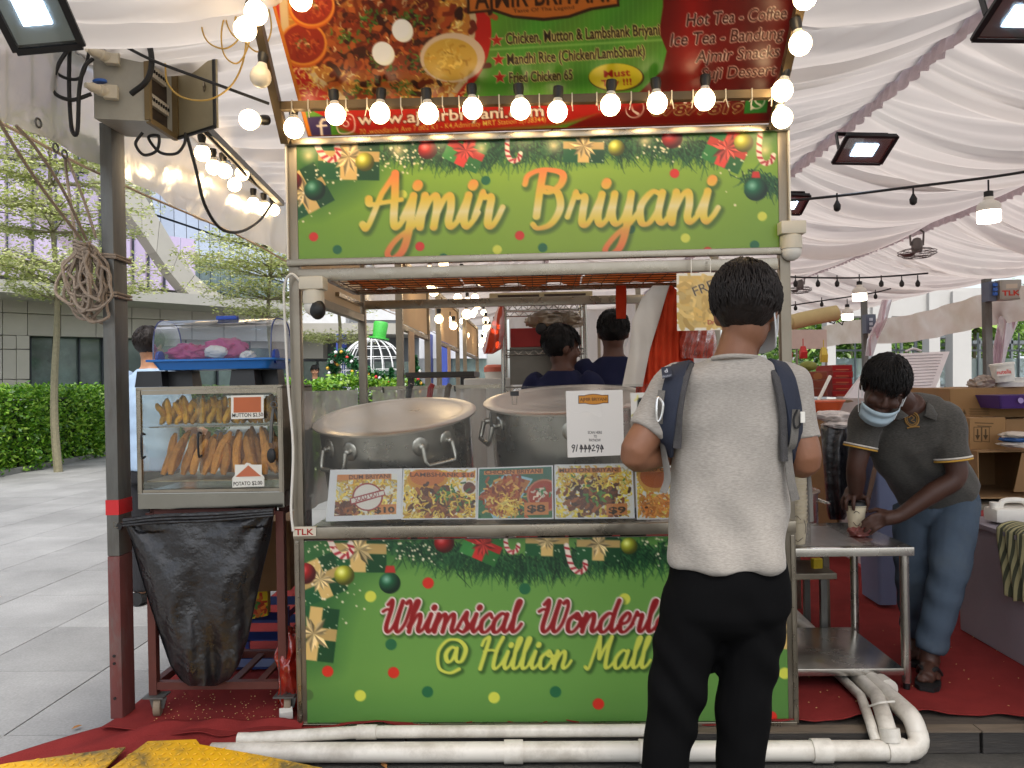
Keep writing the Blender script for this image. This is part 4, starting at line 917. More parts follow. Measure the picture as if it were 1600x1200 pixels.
# sockets with plugs on the panel
ea = (B_ - A_).normalized(); na = Vector((ea.y, -ea.x, 0)); blue_cap = M('blue_socket_cap', (38, 92, 178), 0.4)
for k, (px_, py_) in enumerate(((170, 92), (168, 146), (172, 40))):
    p = PY(px_, py_, 2.90); o = MB().box(p + na * 0.012 + ea * 0.015, (0.052, 0.052, 0.03), basis(na, ea), 0.004).build('socket', cream_plastic, db)
    ax = (na * 0.75 - ea * 0.65).normalized()
    MB().lathe([(0.020, 0), (0.022, 0.03), (0.018, 0.034), (0.018, 0.06), (0.011, 0.075), (0.010, 0.085)], p + na * 0.012, 16, basis(ax)).build('plug', cream_plastic, o, True)
    MB().lathe([(0.025, 0), (0.025, 0.008), (0.018, 0.012)], p + ax * 0.03 + Vector((0, 0, 0.032)), 16, basis((ax * .2 + Vector((0, 0, 1))))).build('socket_cap', blue_cap, o, True)
# cables
def cable(pix, r, m, label, name='cable', n=7, cat='cable'):
    return one(name, MB().tube(cr([PY(*p) for p in pix], n), r, 7), m, label, cat, 'cables at the distribution box', True)
cable([(145, 92, 2.84), (132, 105, 2.82), (124, 140, 2.82), (121, 205, 2.83), (112, 200, 2.84), (108, 130, 2.85), (110, 50, 2.88)], .0075, black_rubber, 'thick black cable looping down from the upper blue socket')
cable([(143, 147, 2.84), (110, 156, 2.82), (82, 140, 2.82), (92, 100, 2.83), (120, 60, 2.86), (150, 20, 2.9), (170, -20, 2.9)], .0075, black_rubber, 'thick black cable looping from the lower blue socket')
cable([(85, 60, 2.84), (76, 85, 2.84), (90, 115, 2.84), (118, 124, 2.85), (132, 110, 2.86), (142, 60, 2.88), (146, 0, 2.9)], .006, black_rubber, 'thin black cable hanging in a wide loop left free of the sockets')
cable([(178, 5, 2.86), (205, 15, 2.85), (225, 45, 2.86), (237, 90, 2.87), (230, 125, 2.87), (205, 147, 2.88)], .011, black_rubber, 'heaviest black cable arching over the socket panel to its clip')
cable([(140, 42, 2.86), (180, 64, 2.85), (240, 95, 2.86), (320, 125, 2.87), (420, 162, 2.89)], .006, black_rubber, 'straight black cable running from the box to the stall sign corner')
cable([(180, 10, 2.86), (185, 30, 2.85), (195, 38, 2.85), (207, 25, 2.85), (210, -10, 2.86)], .006, black_rubber, 'small black cable loop above the socket panel')
cable([(223, 207, 3.0), (212, 225, 3.0), (225, 242, 3.0), (245, 235, 3.0), (248, 213, 3.0), (232, 215, 3.02), (250, 238, 3.02), (275, 240, 3.03), (288, 225, 3.04), (290, 208, 3.05)], .006, black_rubber, 'black cable curl dangling under the box')
cable([(292, 212, 3.05), (305, 260, 3.1), (320, 320, 3.15), (345, 357, 3.3), (375, 362, 3.6), (405, 345, 4.0), (425, 318, 4.4)], .007, black_rubber, 'black cable sagging from the box towards the far bulb rail')
yel = M('yellow_wire', (186, 152, 74), 0.45)
cable([(258, 99, 2.9), (262, 130, 2.9), (285, 152, 2.88), (325, 156, 2.86), (360, 135, 2.85), (380, 95, 2.84), (385, 40, 2.82), (376, -10, 2.8)], .0035, yel, 'yellow wire looping from the breakers up to the bulbs', 'wire', cat='wire')
g = np.random.default_rng(4)
for k, lb in enumerate(('widest yellow wire loop hanging from the sign corner', 'narrow yellow wire loop twisted at the sign corner', 'longest yellow wire loop reaching under the sign corner', 'loose yellow wire loop crossing the banner edge')):
    a = g.uniform(-10, 10); w = (36, 18, 26, 24)[k]; h = (75, 60, 98, 80)[k]; cx = (345, 372, 365, 400)[k]
    cable([(cx + 12, -20, 2.74), (cx - w + a, h * .35, 2.73), (cx - w * .6, h * .85, 2.74), (cx + w * .3, h, 2.73), (cx + w, h * .55, 2.74), (cx + w * .5, -20, 2.75)], .003, yel, lb, 'wire', cat='wire')
# big red industrial plug behind the box
cp, cq = PY(232, 2, 2.98), PY(288, 42, 3.02)
ip = thing('industrial_plug', 'red industrial cable plug hooked behind the distribution box', 'plug', tuple(cq)); ax = (cq - cp).normalized()
L_ = (cq - cp).length
MB().lathe([(0.018, 0), (0.019, L_ * .3)], cp, 14, basis(ax)).build('cable_gland', M('grey_gland', (140, 136, 130), .5), ip, True)
MB().lathe([(0.020, L_ * .28), (0.034, L_ * .42), (0.038, L_ * .8), (0.044, L_ * .82), (0.044, L_ * 1.05), (0.03, L_ * 1.06)], cp, 10, basis(ax)).build('plug_body', M('red_plug', (142, 30, 34), 0.5), ip, True)

# floodlights: housing, fins, glass, lit panel, bracket
flood_glass = M_emit('floodlight_lens', (206, 226, 255), 14.0)
lens_dim = M('floodlight_reflector', (176, 186, 192), 0.25, 0.5)
flood_body = M('floodlight_black', (34, 36, 40), 0.45, 0.3)
def floodlight(c, face, up_, w, h, label, glow=1.0):
    t = thing('floodlight', label, 'floodlight', tuple(c), 'floodlights on the marquee beams'); B = basis(face, up_); c = Vector(c)
    R_ = lambda x, y, z: c + B @ Vector((x, y, z))
    mb = MB(); d = 0.05
    fr_ = [(-w / 2, -h / 2), (w / 2, -h / 2), (w / 2, h / 2), (-w / 2, h / 2)]
    rings_ = []
    for k, z in ((0.55, -d), (0.8, -d * .6), (1.0, -0.012), (1.0, 0.010)): rings_.append([R_(y * k, x * k, z) for x, y in fr_])
    MB().loft(rings_).build('housing', flood_body, t)
    mb = MB()
    for a in range(4):
        p, q = fr_[a], fr_[(a + 1) % 4]; mb.bar(R_(p[1], p[0], 0.014), R_(q[1], q[0], 0.014), 0.022, 0.014, tuple(B @ Vector((0, 0, 1))))
    mb.build('bezel', flood_body, t)
    MB().prism([R_(y * .86, x * .86, 0.0115) for x, y in fr_], B @ Vector((0, 0, 0.002))).build('reflector', lens_dim, t)
    MB().prism([R_(y * .42 + h * .0, x * .45, 0.0145) for x, y in fr_], B @ Vector((0, 0, 0.002))).build('led_panel', flood_glass, t)
    MB().prism([R_(y * .9, x * .9, 0.019) for x, y in fr_], B @ Vector((0, 0, 0.002))).build('glass', clear_glass, t)
    mb = MB()
    for k in range(5): mb.box(R_(0, (k - 2) * w * .11, -d - 0.012), (h * .45, 0.004, 0.03), B)
    mb.build('cooling_fin', flood_body, t)
    br = MB().bar(R_(0, -w * .52, 0), R_(0, -w * .52, -0.12), 0.008, 0.03, tuple(B @ Vector((1, 0, 0)))).bar(R_(0, w * .52, 0), R_(0, w * .52, -0.12), 0.008, 0.03, tuple(B @ Vector((1, 0, 0)))).bar(R_(0, -w * .53, -0.12), R_(0, w * .53, -0.12), 0.03, 0.008, tuple(B @ Vector((0, 0, 1))))
    br.build('bracket', flood_body, t)
    return t
floodlight(PY(45, 2, 2.35) , Vector((0.25, -0.55, -0.8)), (1, 0.1, 0), 0.30, 0.20, 'black floodlight hanging over the distribution box cables')
floodlight(PY(1350, 232, 5.16), Vector((-0.05, -0.45, -1)), (0, 1, 0), 0.32, 0.26, 'black floodlight under the pleated seam beside the sign bulbs')
floodlight(PY(1232, 318, 6.7), Vector((-0.05, -0.45, -1)), (0, 1, 0), 0.28, 0.26, 'black floodlight half hidden behind the stall sign corner')
floodlight(PY(1600, 22, 3.49), Vector((-0.05, -0.45, -1)), (0, 1, 0), 0.32, 0.26, 'black floodlight cut off where the pleated seam leaves the view')

# ---- festoon bulbs
bulb_src = thing('light_bulb', 'lit round bulb tied under the cross tube in front of the banner', 'light bulb', (0, 0, 0), 'bulbs on the stall sign frame')
MB().lathe([(0.012, 0.052), (0.019, 0.049), (0.020, 0.03), (0.016, 0.012), (0.015, 0.006)], (0, 0, 0), 14).build('lamp_holder', black_plastic, bulb_src, True)
MB().lathe([(0.015, 0.008), (0.020, -0.006), (0.022, -0.010)], (0, 0, 0), 14).build('bulb_base', white_plastic, bulb_src, True)
globe = MB().lathe([(0.021, -0.008), (0.030, -0.018), (0.0365, -0.034), (0.037, -0.046), (0.033, -0.060), (0.022, -0.073), (0.008, -0.079), (0.0005, -0.0795)], (0, 0, 0), 18).build('bulb_globe', bulb_lit, bulb_src, True)
dim_src = None
def bulb(px_, py_, Y, label=None, tilt=(0, 0), lit=True, sc=1.0):
    c = PY(px_, py_, Y) + Vector((0, 0, 0.045 * sc)); r = copy_thing(bulb_src, c, 0, label); r.rotation_euler = (tilt[0], tilt[1], random.uniform(0, 6)); r.scale = (sc,) * 3
    if not lit:
        for ch in r.children:
            if ch.name.startswith('bulb_globe'):
                ch.data = ch.data.copy(); ch.data.materials[0] = bulb_dim
    return r
yb_ = tL.y - 0.015
for (x, y, lb) in ((523, 181, 'lit bulb hanging over the round-cornered logo of the banner'), (595, 179, 'lit bulb hanging over the start of the web address'), (668, 179, 'lit bulb hanging over the first name in the web address'), (738, 172, 'lit bulb hanging over the middle of the web address'), (812, 172, 'lit bulb hanging over the end of the web address'), (872, 176, 'lit bulb hanging just past the end of the web address'), (955, 166, 'lit bulb hanging under the yellow Must Try oval'), (1026, 163, 'lit bulb hanging beside the telephone ring on the banner'), (1102, 158, 'lit bulb hanging over the middle of the phone numbers')): bulb(x, y, yb_, lb, (random.uniform(-.1, .1), random.uniform(-.1, .1)))
bulb(459, 202, 2.88, 'lit round bulb at the lower corner of the sign frame above the box camera')
for (x, y, Y, lb) in ((1247, 72, 2.62, 'lit bulb on the sloping tube beside the Bandung line'), (1226, 143, 2.78, 'lit bulb on the sloping tube above the green call logo'), (1219, 187, 2.86, 'lit bulb at the sign frame foot beside the green call logo'), (1214, 248, 3.1, 'lit bulb half hidden behind the candy cane end of the fascia'), (1262, -2, 2.5, 'lit bulb on the sloping tube above the Coffee line')): bulb(x, y, Y, lb, (0, -.2))
for (x, y, Y, t_, lb) in ((398, 22, 2.46, (0, .1), 'upper of two touching lit bulbs by the yellow wires'), (388, 48, 2.52, (0, .25), 'lower of two touching lit bulbs by the yellow wires'), (470, 0, 2.5, (0, 0), 'lit bulb in front of the upper sauce bowl picture')): bulb(x, y, Y, lb, t_)
bulb(403, 206, 2.86, 'lit round bulb pointing sideways below the unlit one', (0, 1.3))
bulb(410, 122, 2.7, 'unlit milky bulb on the sloping sign frame tube', (0, .15), False)
# zip ties on the tube
tie = M('zip_tie', (190, 182, 166), .5)
for k in range(26):
    p = tL.lerp(tR, (k + .5) / 26 + random.uniform(-.008, .008)); e_ = random.uniform(-.01, .01)
    MB().loft([[p + Vector((x, y, z)) for y, z in ((-.0185, -.0185), (.0185, -.0185), (.0185, .0185), (-.0185, .0185))] for x in (-.002, .002)]).bar(p + Vector((0, -.019, -.017)), p + Vector((e_, -.02, -.05)), .003).build('cable_tie', tie, fr)
# far rail of bulbs along the valance
rail = thing('bulb_rail', 'dark conduit rail strung with bulbs along the plastic valance', 'rail', tuple(PY(425, 330, 5.0)))
ra, rb = PY(315, 195, 3.4), PY(440, 318, 5.2)
MB().bar(ra, rb, 0.035).build('conduit', steel_dark, rail); MB().tube(cr([ra + Vector((0, 0, -.02)), ra.lerp(rb, .3) + Vector((.02, 0, -.05)), ra.lerp(rb, .6) + Vector((-.02, 0, -.02)), rb], 6), .009, 6).build('rail_cable', black_rubber, rail, True)
for (x, y, f) in ((316, 240, .12), (333, 262, .25), (350, 268, .3), (370, 291, .5), (378, 272, .45), (396, 319, .7), (413, 325, .8), (427, 330, .95)): bulb(x, y, 3.4 + 1.8 * f, 'lit bulb on the conduit rail along the plastic valance', (random.uniform(-.3, .3), random.uniform(-.3, .3)))['group'] = 'bulbs on the conduit rail'
# bulbs of the stalls further down the row
g = np.random.default_rng(12)
for k in range(34):
    t_ = k / 34; Y = 5.6 + 8 * t_ ** 1.1; X = -.62 + g.uniform(-.25, .25) - .25 * t_; z = 2.06 + g.uniform(-.05, .1) + .18 * (k % 3)
    b = copy_thing(bulb_src, (X, Y, z), 0, 'lit bulb among the strings over the stalls further down the row'); b['group'] = 'bulbs over the far stalls'
for ch in list(bulb_src.children): bpy.data.objects.remove(ch)
bpy.data.objects.remove(bulb_src)

# ---- dome cameras
def dome_cam(c, label, sc=1.0, turn=0.0):
    t = thing('security_camera', label, 'camera', tuple(c), 'security cameras on the stall'); c = Vector(c)
    MB().box(c + Vector((0, 0, .05)) * sc, (.115 * sc, .09 * sc, .06 * sc), None, .006).build('junction_box', cream_plastic, t, True)
    MB().lathe([(.042 * sc, .02 * sc), (.048 * sc, .015 * sc), (.050 * sc, -.02 * sc), (.049 * sc, -.045 * sc)], c, 22).build('camera_neck', cream_plastic, t, True)
    MB().ball(c + Vector((0, 0, -.055 * sc)), .046 * sc, 20, 14).build('camera_ball', white_plastic, t, True)
    if turn: MB().ball(c + Vector((math.sin(turn) * .024, -math.cos(turn) * .024, -.06)) * 1.0, .031, 18, 10, (1, 1, 1.25)).build('lens_window', black_plastic, t, True)
    return t
dome_cam(PY(490, 460, 2.93) , 'white pan tilt camera hanging from the steel rail beside the wire rack', .82, .9)
dome_cam(PY(1236, 374, 2.97), 'cream dome camera on the outer side of the stall sign', .82)
MB()
one('cable', MB().tube(cr([PY(470, 440, 2.95), PY(455, 428, 2.94), PY(444, 450, 2.95), PY(446, 520, 2.95), PY(450, 600, 2.95), PY(458, 700, 2.95), PY(455, 790, 2.95), PY(458, 830, 2.95)], 6), .005, 6), white_plastic, 'white cable running down the stall corner post from the camera', 'cable', None, True)

# ---- trolley with the warming cabinet
XT0, XT1, YT0, YT1 = -1.60, -1.035, 3.07, 3.46
rust = M('brown_trolley_paint', (88, 44, 36), 0.55, 0.1, 0.2, 9, dirt=0.35, dirtcol=(58, 34, 28))
tr = thing('trolley', 'brown painted steel trolley on castors under the warming cabinet', 'trolley', (XT0, YT0, .1))
for x in (XT0 + .016, XT1 - .016):
    for y in (YT0 + .016, YT1 - .016):
        MB().bar((x, y, .185), (x, y, .925), .032).build('leg', rust, tr)
        cs = MB().box((x + .01, y - .005, .181), (.085, .07, .006)).build('castor_plate', steel_dark, tr)
        MB().lathe([(.010, -.014), (.036, -.013), (.038, -.008), (.038, .008), (.036, .013), (.010, .014)], (x + .018, y - .01, .138), 20, basis((1, .25, 0))).build('wheel', M('castor_tread', (128, 112, 92), .7, 0, .15, 9), cs, True)
        MB().bar((x - .0, y - .008, .18), (x + .012, y - .008, .136), .006, .04).bar((x + .036, y - .012, .18), (x + .024, y - .012, .136), .006, .04).build('fork', steel_dark, cs)
for z in (.222, .925):
    for y in (YT0 + .016, YT1 - .016): MB().bar((XT0 + .034, y, z), (XT1 - .034, y, z), .03).build('rail', rust, tr)
    for x in (XT0 + .016, XT1 - .016): MB().bar((x, YT0 + .034, z), (x, YT1 - .034, z), .03).build('rail', rust, tr)
for k in range(4): MB().bar((XT0 + .115 + k * .11, YT0 + .032, .224), (XT0 + .115 + k * .11, YT1 - .032, .224), .03, .012).build('slat', rust, tr)
zk0, zk1 = .942, 1.435
cab = thing('warming_cabinet', 'steel and glass warming cabinet filled with fried snacks', 'display cabinet', ((XT0 + XT1) / 2, YT0, zk0))
XK0, XK1, YK0, YK1 = XT0 - .02, XT1 + .012, YT0 - .02, YT1
mir = M('mirror_steel', (150, 148, 138), .14, 1.0, .06, 4, rvar=.06)
MB().box(((XK0 + XK1) / 2, (YK0 + YK1) / 2, zk0 + .033), (XK1 - XK0, YK1 - YK0, .066), None, .003).build('base_plinth', mir, cab)
MB().box(((XK0 + XK1) / 2, (YK0 + YK1) / 2, zk1 - .006), (XK1 - XK0, YK1 - YK0, .012)).build('top_panel', steel, cab)
MB().box((XK1 - .003, (YK0 + YK1) / 2, (zk0 + zk1) / 2 + .027), (.006, YK1 - YK0, zk1 - zk0 - .068)).build('side_wall', steel_dull, cab)
MB().box((XK0 + .003, (YK0 + YK1) / 2, (zk0 + zk1) / 2 + .027), (.004, YK1 - YK0, zk1 - zk0 - .068)).build('side_pane', clear_glass, cab)
MB().box(((XK0 + XK1) / 2, YK1 - .003, (zk0 + zk1) / 2 + .027), (XK1 - XK0 - .014, .004, zk1 - zk0 - .071)).build('back_pane', clear_glass, cab)
for x in (XK0 + .009, XK1 - .012): MB().box((x, YK0 + .008, (zk0 + zk1) / 2 + .027), (.018, .016, zk1 - zk0 - .070), None, .002).build('front_frame', steel, cab)
MB().box(((XK0 + XK1) / 2, YK0 + .008, zk1 - .022), (XK1 - XK0 - .042, .016, .018)).build('front_frame', steel, cab)
MB().box(((XK0 + XK1) / 2, YK0 + .010, zk0 + .073), (XK1 - XK0 - .042, .02, .012)).build('door_track', steel, cab)
xm = PY(310, 700, YK0).x
for k, (a, b, dy) in enumerate(((XK0 + .02, xm + .012, .012), (xm - .012, XK1 - .024, .019))):
    dr = MB().box(((a + b) / 2, YK0 + dy, (zk0 + .08 + zk1 - .032) / 2), (b - a, .004, zk1 - zk0 - .115)).build('sliding_door', clear_glass, cab)
    hx = (a + .010 if k == 0 else a + .018); zc = PY(310, 695, YK0).z
    MB().tube(cr([(hx, YK0 + dy - .003, zc + .045), (hx - .004, YK0 + dy - .022, zc + .043), (hx - .004, YK0 + dy - .022, zc - .043), (hx, YK0 + dy - .003, zc - .045)], 5), .0045, 7).build('handle', black_plastic, dr, True)
zs1 = PY(310, 664, 3.2).z; zs0 = PY(310, 744, 3.2).z
MB().box(((XK0 + XK1) / 2, (YK0 + YK1) / 2 + .03, zs1 - .004), (XK1 - XK0 - .02, YK1 - YK0 - .10, .004)).build('wire_shelf', steel, cab)
MB().box(((XK0 + XK1) / 2, (YK0 + YK1) / 2 + .02, zs0 - .008), (XK1 - XK0 - .02, YK1 - YK0 - .07, .006)).build('tray', M('crumbed_tray', (150, 130, 100), .5, .3, .3, 20, dirt=.6, dirtcol=(206, 196, 170)), cab)
# price signs stuck on the glass
def signboard(name, quad, Y, W, H, bg, draw, parent, m=print_card, th=.002):
    cv_ = Canvas(quad, W, H, bg); draw(cv_); pts = [PY(x, y, Y) for x, y in quad]
    o = cv_.sheet(name, *pts, m, parent); return o
def sg1(c): c.poly([(365, 621), (408, 620), (408, 644), (365, 645)], (184, 96, 54)); c.text('MUTTON $2.50', (363, 652), (411, 650.5), 6, (30, 26, 22), .01)
signboard('price_sign', [(361, 618), (412, 617), (412, 653.5), (361, 655)], YK0 + .002, 120, 86, (226, 222, 210), sg1, cab)
# house-shaped sign
hp = [PY(x, y, YK0 + .001) for x, y in ((363, 762), (363, 747), (385, 723), (391, 724), (413, 745), (413, 760))]
hs_ = MB().prism(hp, (0, .001, 0)).build('house_price_sign', M('sign_white', (226, 222, 210), .4), cab)
signboard('printed_triangle', [(367, 726), (409, 726), (409, 745), (367, 745)], YK0 - .001, 90, 42, (226, 222, 210), lambda c: c.poly([(388, 727), (408, 744), (368, 745)], (190, 104, 70)), hs_)
signboard('printed_price', [(364, 747), (412, 746), (412, 759), (364, 761)], YK0 - .001, 110, 32, (226, 222, 210), lambda c: c.text('POTATO $2.00', (365, 759), (410, 757), 6, (30, 26, 22), .01), hs_)
# fried snacks
fry = M('fried_batter', (226, 150, 62), .6, 0, .3, 30, bump=.7, bscale=90, vary=.22, dirt=.5, dirtcol=(178, 100, 36))
fry2 = M('fried_strips', (236, 176, 56), .55, 0, .3, 30, bump=.7, bscale=110, vary=.25, dirt=.5, dirtcol=(170, 84, 26))
g = np.random.default_rng(21)
for i in range(36):
    u = i / 35; x = -1.575 + .52 * u + g.normal(0, .004); L = g.uniform(.15, .20); lean = -.42 + .25 * g.uniform(-1, 1) if u < .45 else (.35 if u > .72 else -.05) + .2 * g.uniform(-1, 1)
    lean = -lean; y = 3.15 + (i % 3) * .06 + g.normal(0, .01); d = Vector((math.sin(lean) * .8, .25, math.cos(lean))).normalized(); b = Vector((x, y, zs0 + .012)); pts = [b + d * L * t + Vector((.006 * math.sin(t * 5 + i), 0, .004 * math.sin(t * 9 + i))) for t in np.linspace(0, 1, 9)]
    one('fried_roll', MB().tube(pts, [.010, .015, .017, .018, .017, .018, .017, .014, .007], 8), fry, 'long golden fried roll leaning on the cabinet tray', 'fried snack', 'fried rolls on the cabinet tray', True)
for i in range(44):
    u = i / 43; x = -1.565 + .51 * u; L = g.uniform(.085, .115); y = 3.14 + (i % 3) * .04; b = Vector((x, y, zs1 + .010)); pts = []
    for t in np.linspace(0, 1, 9): pts.append(b + Vector((.007 * math.sin(t * 4 + i) + g.normal(0, .002), .02 * math.sin(t * 5 + 2 * i), L * t)))
    one('fried_strip', MB().tube(pts, [.007, .012, .013, .012, .014, .012, .013, .010, .005], 7), fry2, 'curled yellow fried strip standing on the cabinet wire shelf', 'fried snack', 'fried strips on the cabinet shelf', True)
# tongs
for k, (a, lb) in enumerate(((0.0, 'black tongs hooked on the cabinet side wall'),)):
    tg = thing('tongs', lb, 'tongs', tuple(PY(428, 632, 3.05)))
    MB().tube([PY(428, 632, 3.05) + Vector((.012 * math.cos(t), 0, .012 * math.sin(t))) for t in np.linspace(0, 6.28, 13)[:-1]], .003, 6, closed=True).build('hook_ring', steel_dark, tg, True)
    for pts in ([(427, 638, 3.05), (424, 665, 3.045), (423, 692, 3.04)], [(430, 638, 3.07), (438, 665, 3.08), (441, 690, 3.09)]):
        MB().tube([PY(*p) for p in pts], [.006, .008, .007], 8).build('arm', steel_dark, tg, True)
    MB().ball(PY(424, 712, 3.035), .03, 14, 10, (.62, .3, 1.0)).build('grip_end', black_plastic, tg, True); MB().ball(PY(442, 708, 3.1), .03, 14, 10, (.5, .3, 1.0)).build('grip_end', black_plastic, tg, True)
# bread box on black tubs
yB = 3.14
tub_m = M('black_tub', (26, 26, 28), .4, 0, .1, 8)
for k, (x0, x1, dy, lb) in enumerate(((219, 262, 0, 'black tub under the free end of the blue tray'), (264, 309, .06, 'black tub standing second under the blue tray'), (365, 405, 0, 'black tub under the hinged corner of the blue tray'), (404, 441, .1, 'black tub tucked furthest in towards the stall under the blue tray'))):
    a = PY(x0, 600, yB + dy).x; b = PY(x1, 600, yB + dy).x; h = .066; c = (a + b) / 2; w = (b - a) / 2
    r4 = lambda k_, z: [(c - w * k_, yB + dy - .045 * k_, z), (c + w * k_, yB + dy - .045 * k_, z), (c + w * k_, yB + dy + .045 * k_, z), (c - w * k_, yB + dy + .045 * k_, z)]
    one('tub', MB().loft([r4(1, zk1 + .001), r4(.98, zk1 + .008), r4(.86, zk1 + h)]), tub_m, lb, 'tub', 'black tubs on the cabinet')
zt_ = zk1 + .068
bb = thing('bread_box', 'blue tray with clear roll lid on top of the warming cabinet', 'bread box', tuple(PY(330, 575, yB)))
xa, xb = PY(232, 575, yB - .08).x, PY(428, 575, yB - .08).x; ya, yz = yB - .09, yB + .19; blue = M('blue_plastic', (30, 110, 190), .35, 0, .06, 5)
def rr(x0, x1, y0, y1, z, r=.03, n=5):
    out = []
    for cx, cy, a0 in ((x1 - r, y0 + r, -90), (x1 - r, y1 - r, 0), (x0 + r, y1 - r, 90), (x0 + r, y0 + r, 180)):
        for k in range(n): a = R(a0 + 90 * k / (n - 1)); out.append((cx + r * math.cos(a), cy + r * math.sin(a), z))
    return out
MB().loft([rr(xa + .03, xb - .03, ya + .02, yz - .02, zt_), rr(xa + .01, xb - .01, ya + .005, yz - .005, zt_ + .032), rr(xa - .012, xb + .012, ya - .012, yz + .012, zt_ + .034), rr(xa - .012, xb + .012, ya - .012, yz + .012, zt_ + .042), rr(xa + .012, xb - .012, ya + .01, yz - .01, zt_ + .038), rr(xa + .03, xb - .03, ya + .03, yz - .03, zt_ + .008)]).build('tray', blue, bb, True)
nu, nv = 24, 10; V = np.zeros((nv, nu, 3)); lx0, lx1 = xa + .018, xb - .012
for i in range(nu):
    a = math.pi * i / (nu - 1); sa, ca = math.sin(a), math.cos(a); e = .62
    yy_ = (ya + yz) / 2 - .125 * math.copysign(abs(ca) ** e, ca); zz_ = zt_ + .044 + .165 * abs(sa) ** e
    for j in range(nv): V[j, i] = (lx0 + (lx1 - lx0) * j / (nv - 1), yy_, zz_)
lid_m = M_film('blue_tint_lid', (238, 243, 250), .95, .06, .01, (210, 220, 236))
grid_mesh('roll_lid', V, lid_m, bb, True)
for x in (lx0, lx1):
    mb = MB(); pts = [tuple(V[0, i]) for i in range(nu)]; pts = [(x, p[1], p[2]) for p in pts]
    mb.add(pts + [(x, (ya + yz) / 2, zt_ + .044)], [(i, i + 1, nu) for i in range(nu - 1)]); mb.build('lid_end', lid_m, bb)
    MB().tube(pts, .003, 6).build('lid_rim', M_film('blue_rim', (110, 130, 190), .4, .1, .1, (90, 110, 180)), bb, True)
    MB().lathe([(.03, -.006), (.03, .006)], (x, yB - .02, zt_ + .05), 18, roty(R(90))).build('hinge', M('hinge_blue', (24, 70, 170), .35), bb, True)
MB().box((xb - .26 + .05, yB - .02, zt_ + .045 + .166), (.085, .03, .016), None, .004).build('lid_handle', M('hinge_blue'), bb)
def crumple(name, c, sx, sy, sz, m, seed, label, cat, rough=.25, tag_=True, group=None):
    me = bpy.data.meshes.new(name); bm = bmesh.new(); bmesh.ops.create_icosphere(bm, subdivisions=4, radius=1)
    for v in bm.verts:
        p = v.co; n_ = Vector((mnoise.noise(p * 1.7 + Vector((seed, 0, 0))), mnoise.noise(p * 1.9 + Vector((0, seed, 5))), mnoise.noise(p * 1.5 + Vector((7, 0, seed)))))
        r_ = 1 + rough * mnoise.ridged_multi_fractal(p * 2.2 + Vector((seed, seed, 0)), 1.0, 2.0, 4, 1.0, 2.0) - rough
        q = p * r_ + n_ * rough * 1.2; v.co = Vector((c[0] + q.x * sx, c[1] + q.y * sy, c[2] + q.z * sz))
    bm.to_mesh(me); bm.free()
    for p in me.polygons: p.use_smooth = True
    o = mesh_obj(name, me, m)
    return tag(o, label, cat, group) if tag_ else o
pink = M_film('pink_bag_film', (240, 120, 180), .2, .3, .03, (240, 100, 170), wr=.5, wscale=20)
zb_ = zt_ + .045
crumple('plastic_bag', PY(297, 552, yB + .03), .075, .05, .036, pink, 3.1, 'knotted pink plastic bag end inside the blue bread box', 'plastic bag', .35)
crumple('plastic_bag', PY(352, 546, yB + .05), .085, .05, .042, pink, 8.4, 'larger pink plastic bag roll inside the blue bread box', 'plastic bag', .35)
crumple('paper_roll', PY(338, 550, yB - .0), .05, .03, .026, white_plastic, 5.0, 'white paper bundle between the pink bags in the bread box', 'paper', .15)
crumple('tissue', PY(388, 556, yB + .02), .03, .03, .02, white_plastic, 6.0, 'crumpled white tissue beside the pink bags in the bread box', 'tissue', .3)

# black bin bag clipped along the trolley front
def binbag():
    rows, cols = 70, 90; V = np.zeros((rows, cols, 3)); g = np.random.default_rng(2)
    tt = [0, .12, .3, .5, .7, .85, .95, 1.0]; lx = [193, 205, 218, 234, 252, 266, 282, 296]; rx = [428, 424, 412, 400, 388, 374, 358, 338]; yt = [812, 846, 893, 945, 1000, 1040, 1063, 1072]
    for i in range(rows):
        t = i / (rows - 1); a = np.interp(t, tt, lx); b = np.interp(t, tt, rx); yy = np.interp(t, tt, yt)
        for j in range(cols):
            th = 2 * math.pi * j / cols; s = .5 - .5 * math.cos(th) ; px_ = a + (b - a) * s; front = -math.sin(th)
            bulge = .055 * front * (0.25 + .9 * math.sin(math.pi * min(1, t * .8 + .15)))
            wr = .016 * math.sin((px_ - 310) * .05 * (1 + 1.2 * t) + 2 * math.sin(t * 4)) * (0.3 + t) + .018 * mnoise.noise(Vector((px_ * .022, t * 4, 3))) + .010 * abs(mnoise.noise(Vector((px_ * .05 + t * 3, t * 6, 9)))) + .010 * t * t * math.sin(px_ * .25) + .011 * math.sin(9 * math.atan2(px_ - 190, yy - 800)) * math.exp(-((px_ - 200) / 110) ** 2) + .010 * math.sin(11 * math.atan2(430 - px_, yy - 795)) * math.exp(-((px_ - 430) / 90) ** 2)
            V[i, j] = PY(px_, yy - 12 * (1 - t) * (s) + (6 * math.sin(s * 9) if t < .06 else 0), 3.02 + .03 + bulge * 1.0 + wr * (1 if front < 0 else .3) - .02)
    V = np.concatenate([V, V[:, :1]], 1); return V
bag_black = M('black_bin_bag', (30, 29, 31), .34, 0, .12, 9, bump=.9, bscale=26, spec=.6, rvar=.12)
bb_ = grid_mesh('bin_bag', binbag(), bag_black, None, True); tag(bb_, 'black bin bag clipped open under the warming cabinet', 'bin bag')
mb = MB()
for k in range(3): mb.tube(cr([PY(193, 813 + 4 * k, 2.99), PY(250, 806 + 5 * k, 2.98), PY(330, 803 + 5 * k, 2.98), PY(427, 797 + 4 * k, 2.99)], 8), .008 - .001 * k, 7)
mb.build('rolled_rim', bag_black, bb_, True)
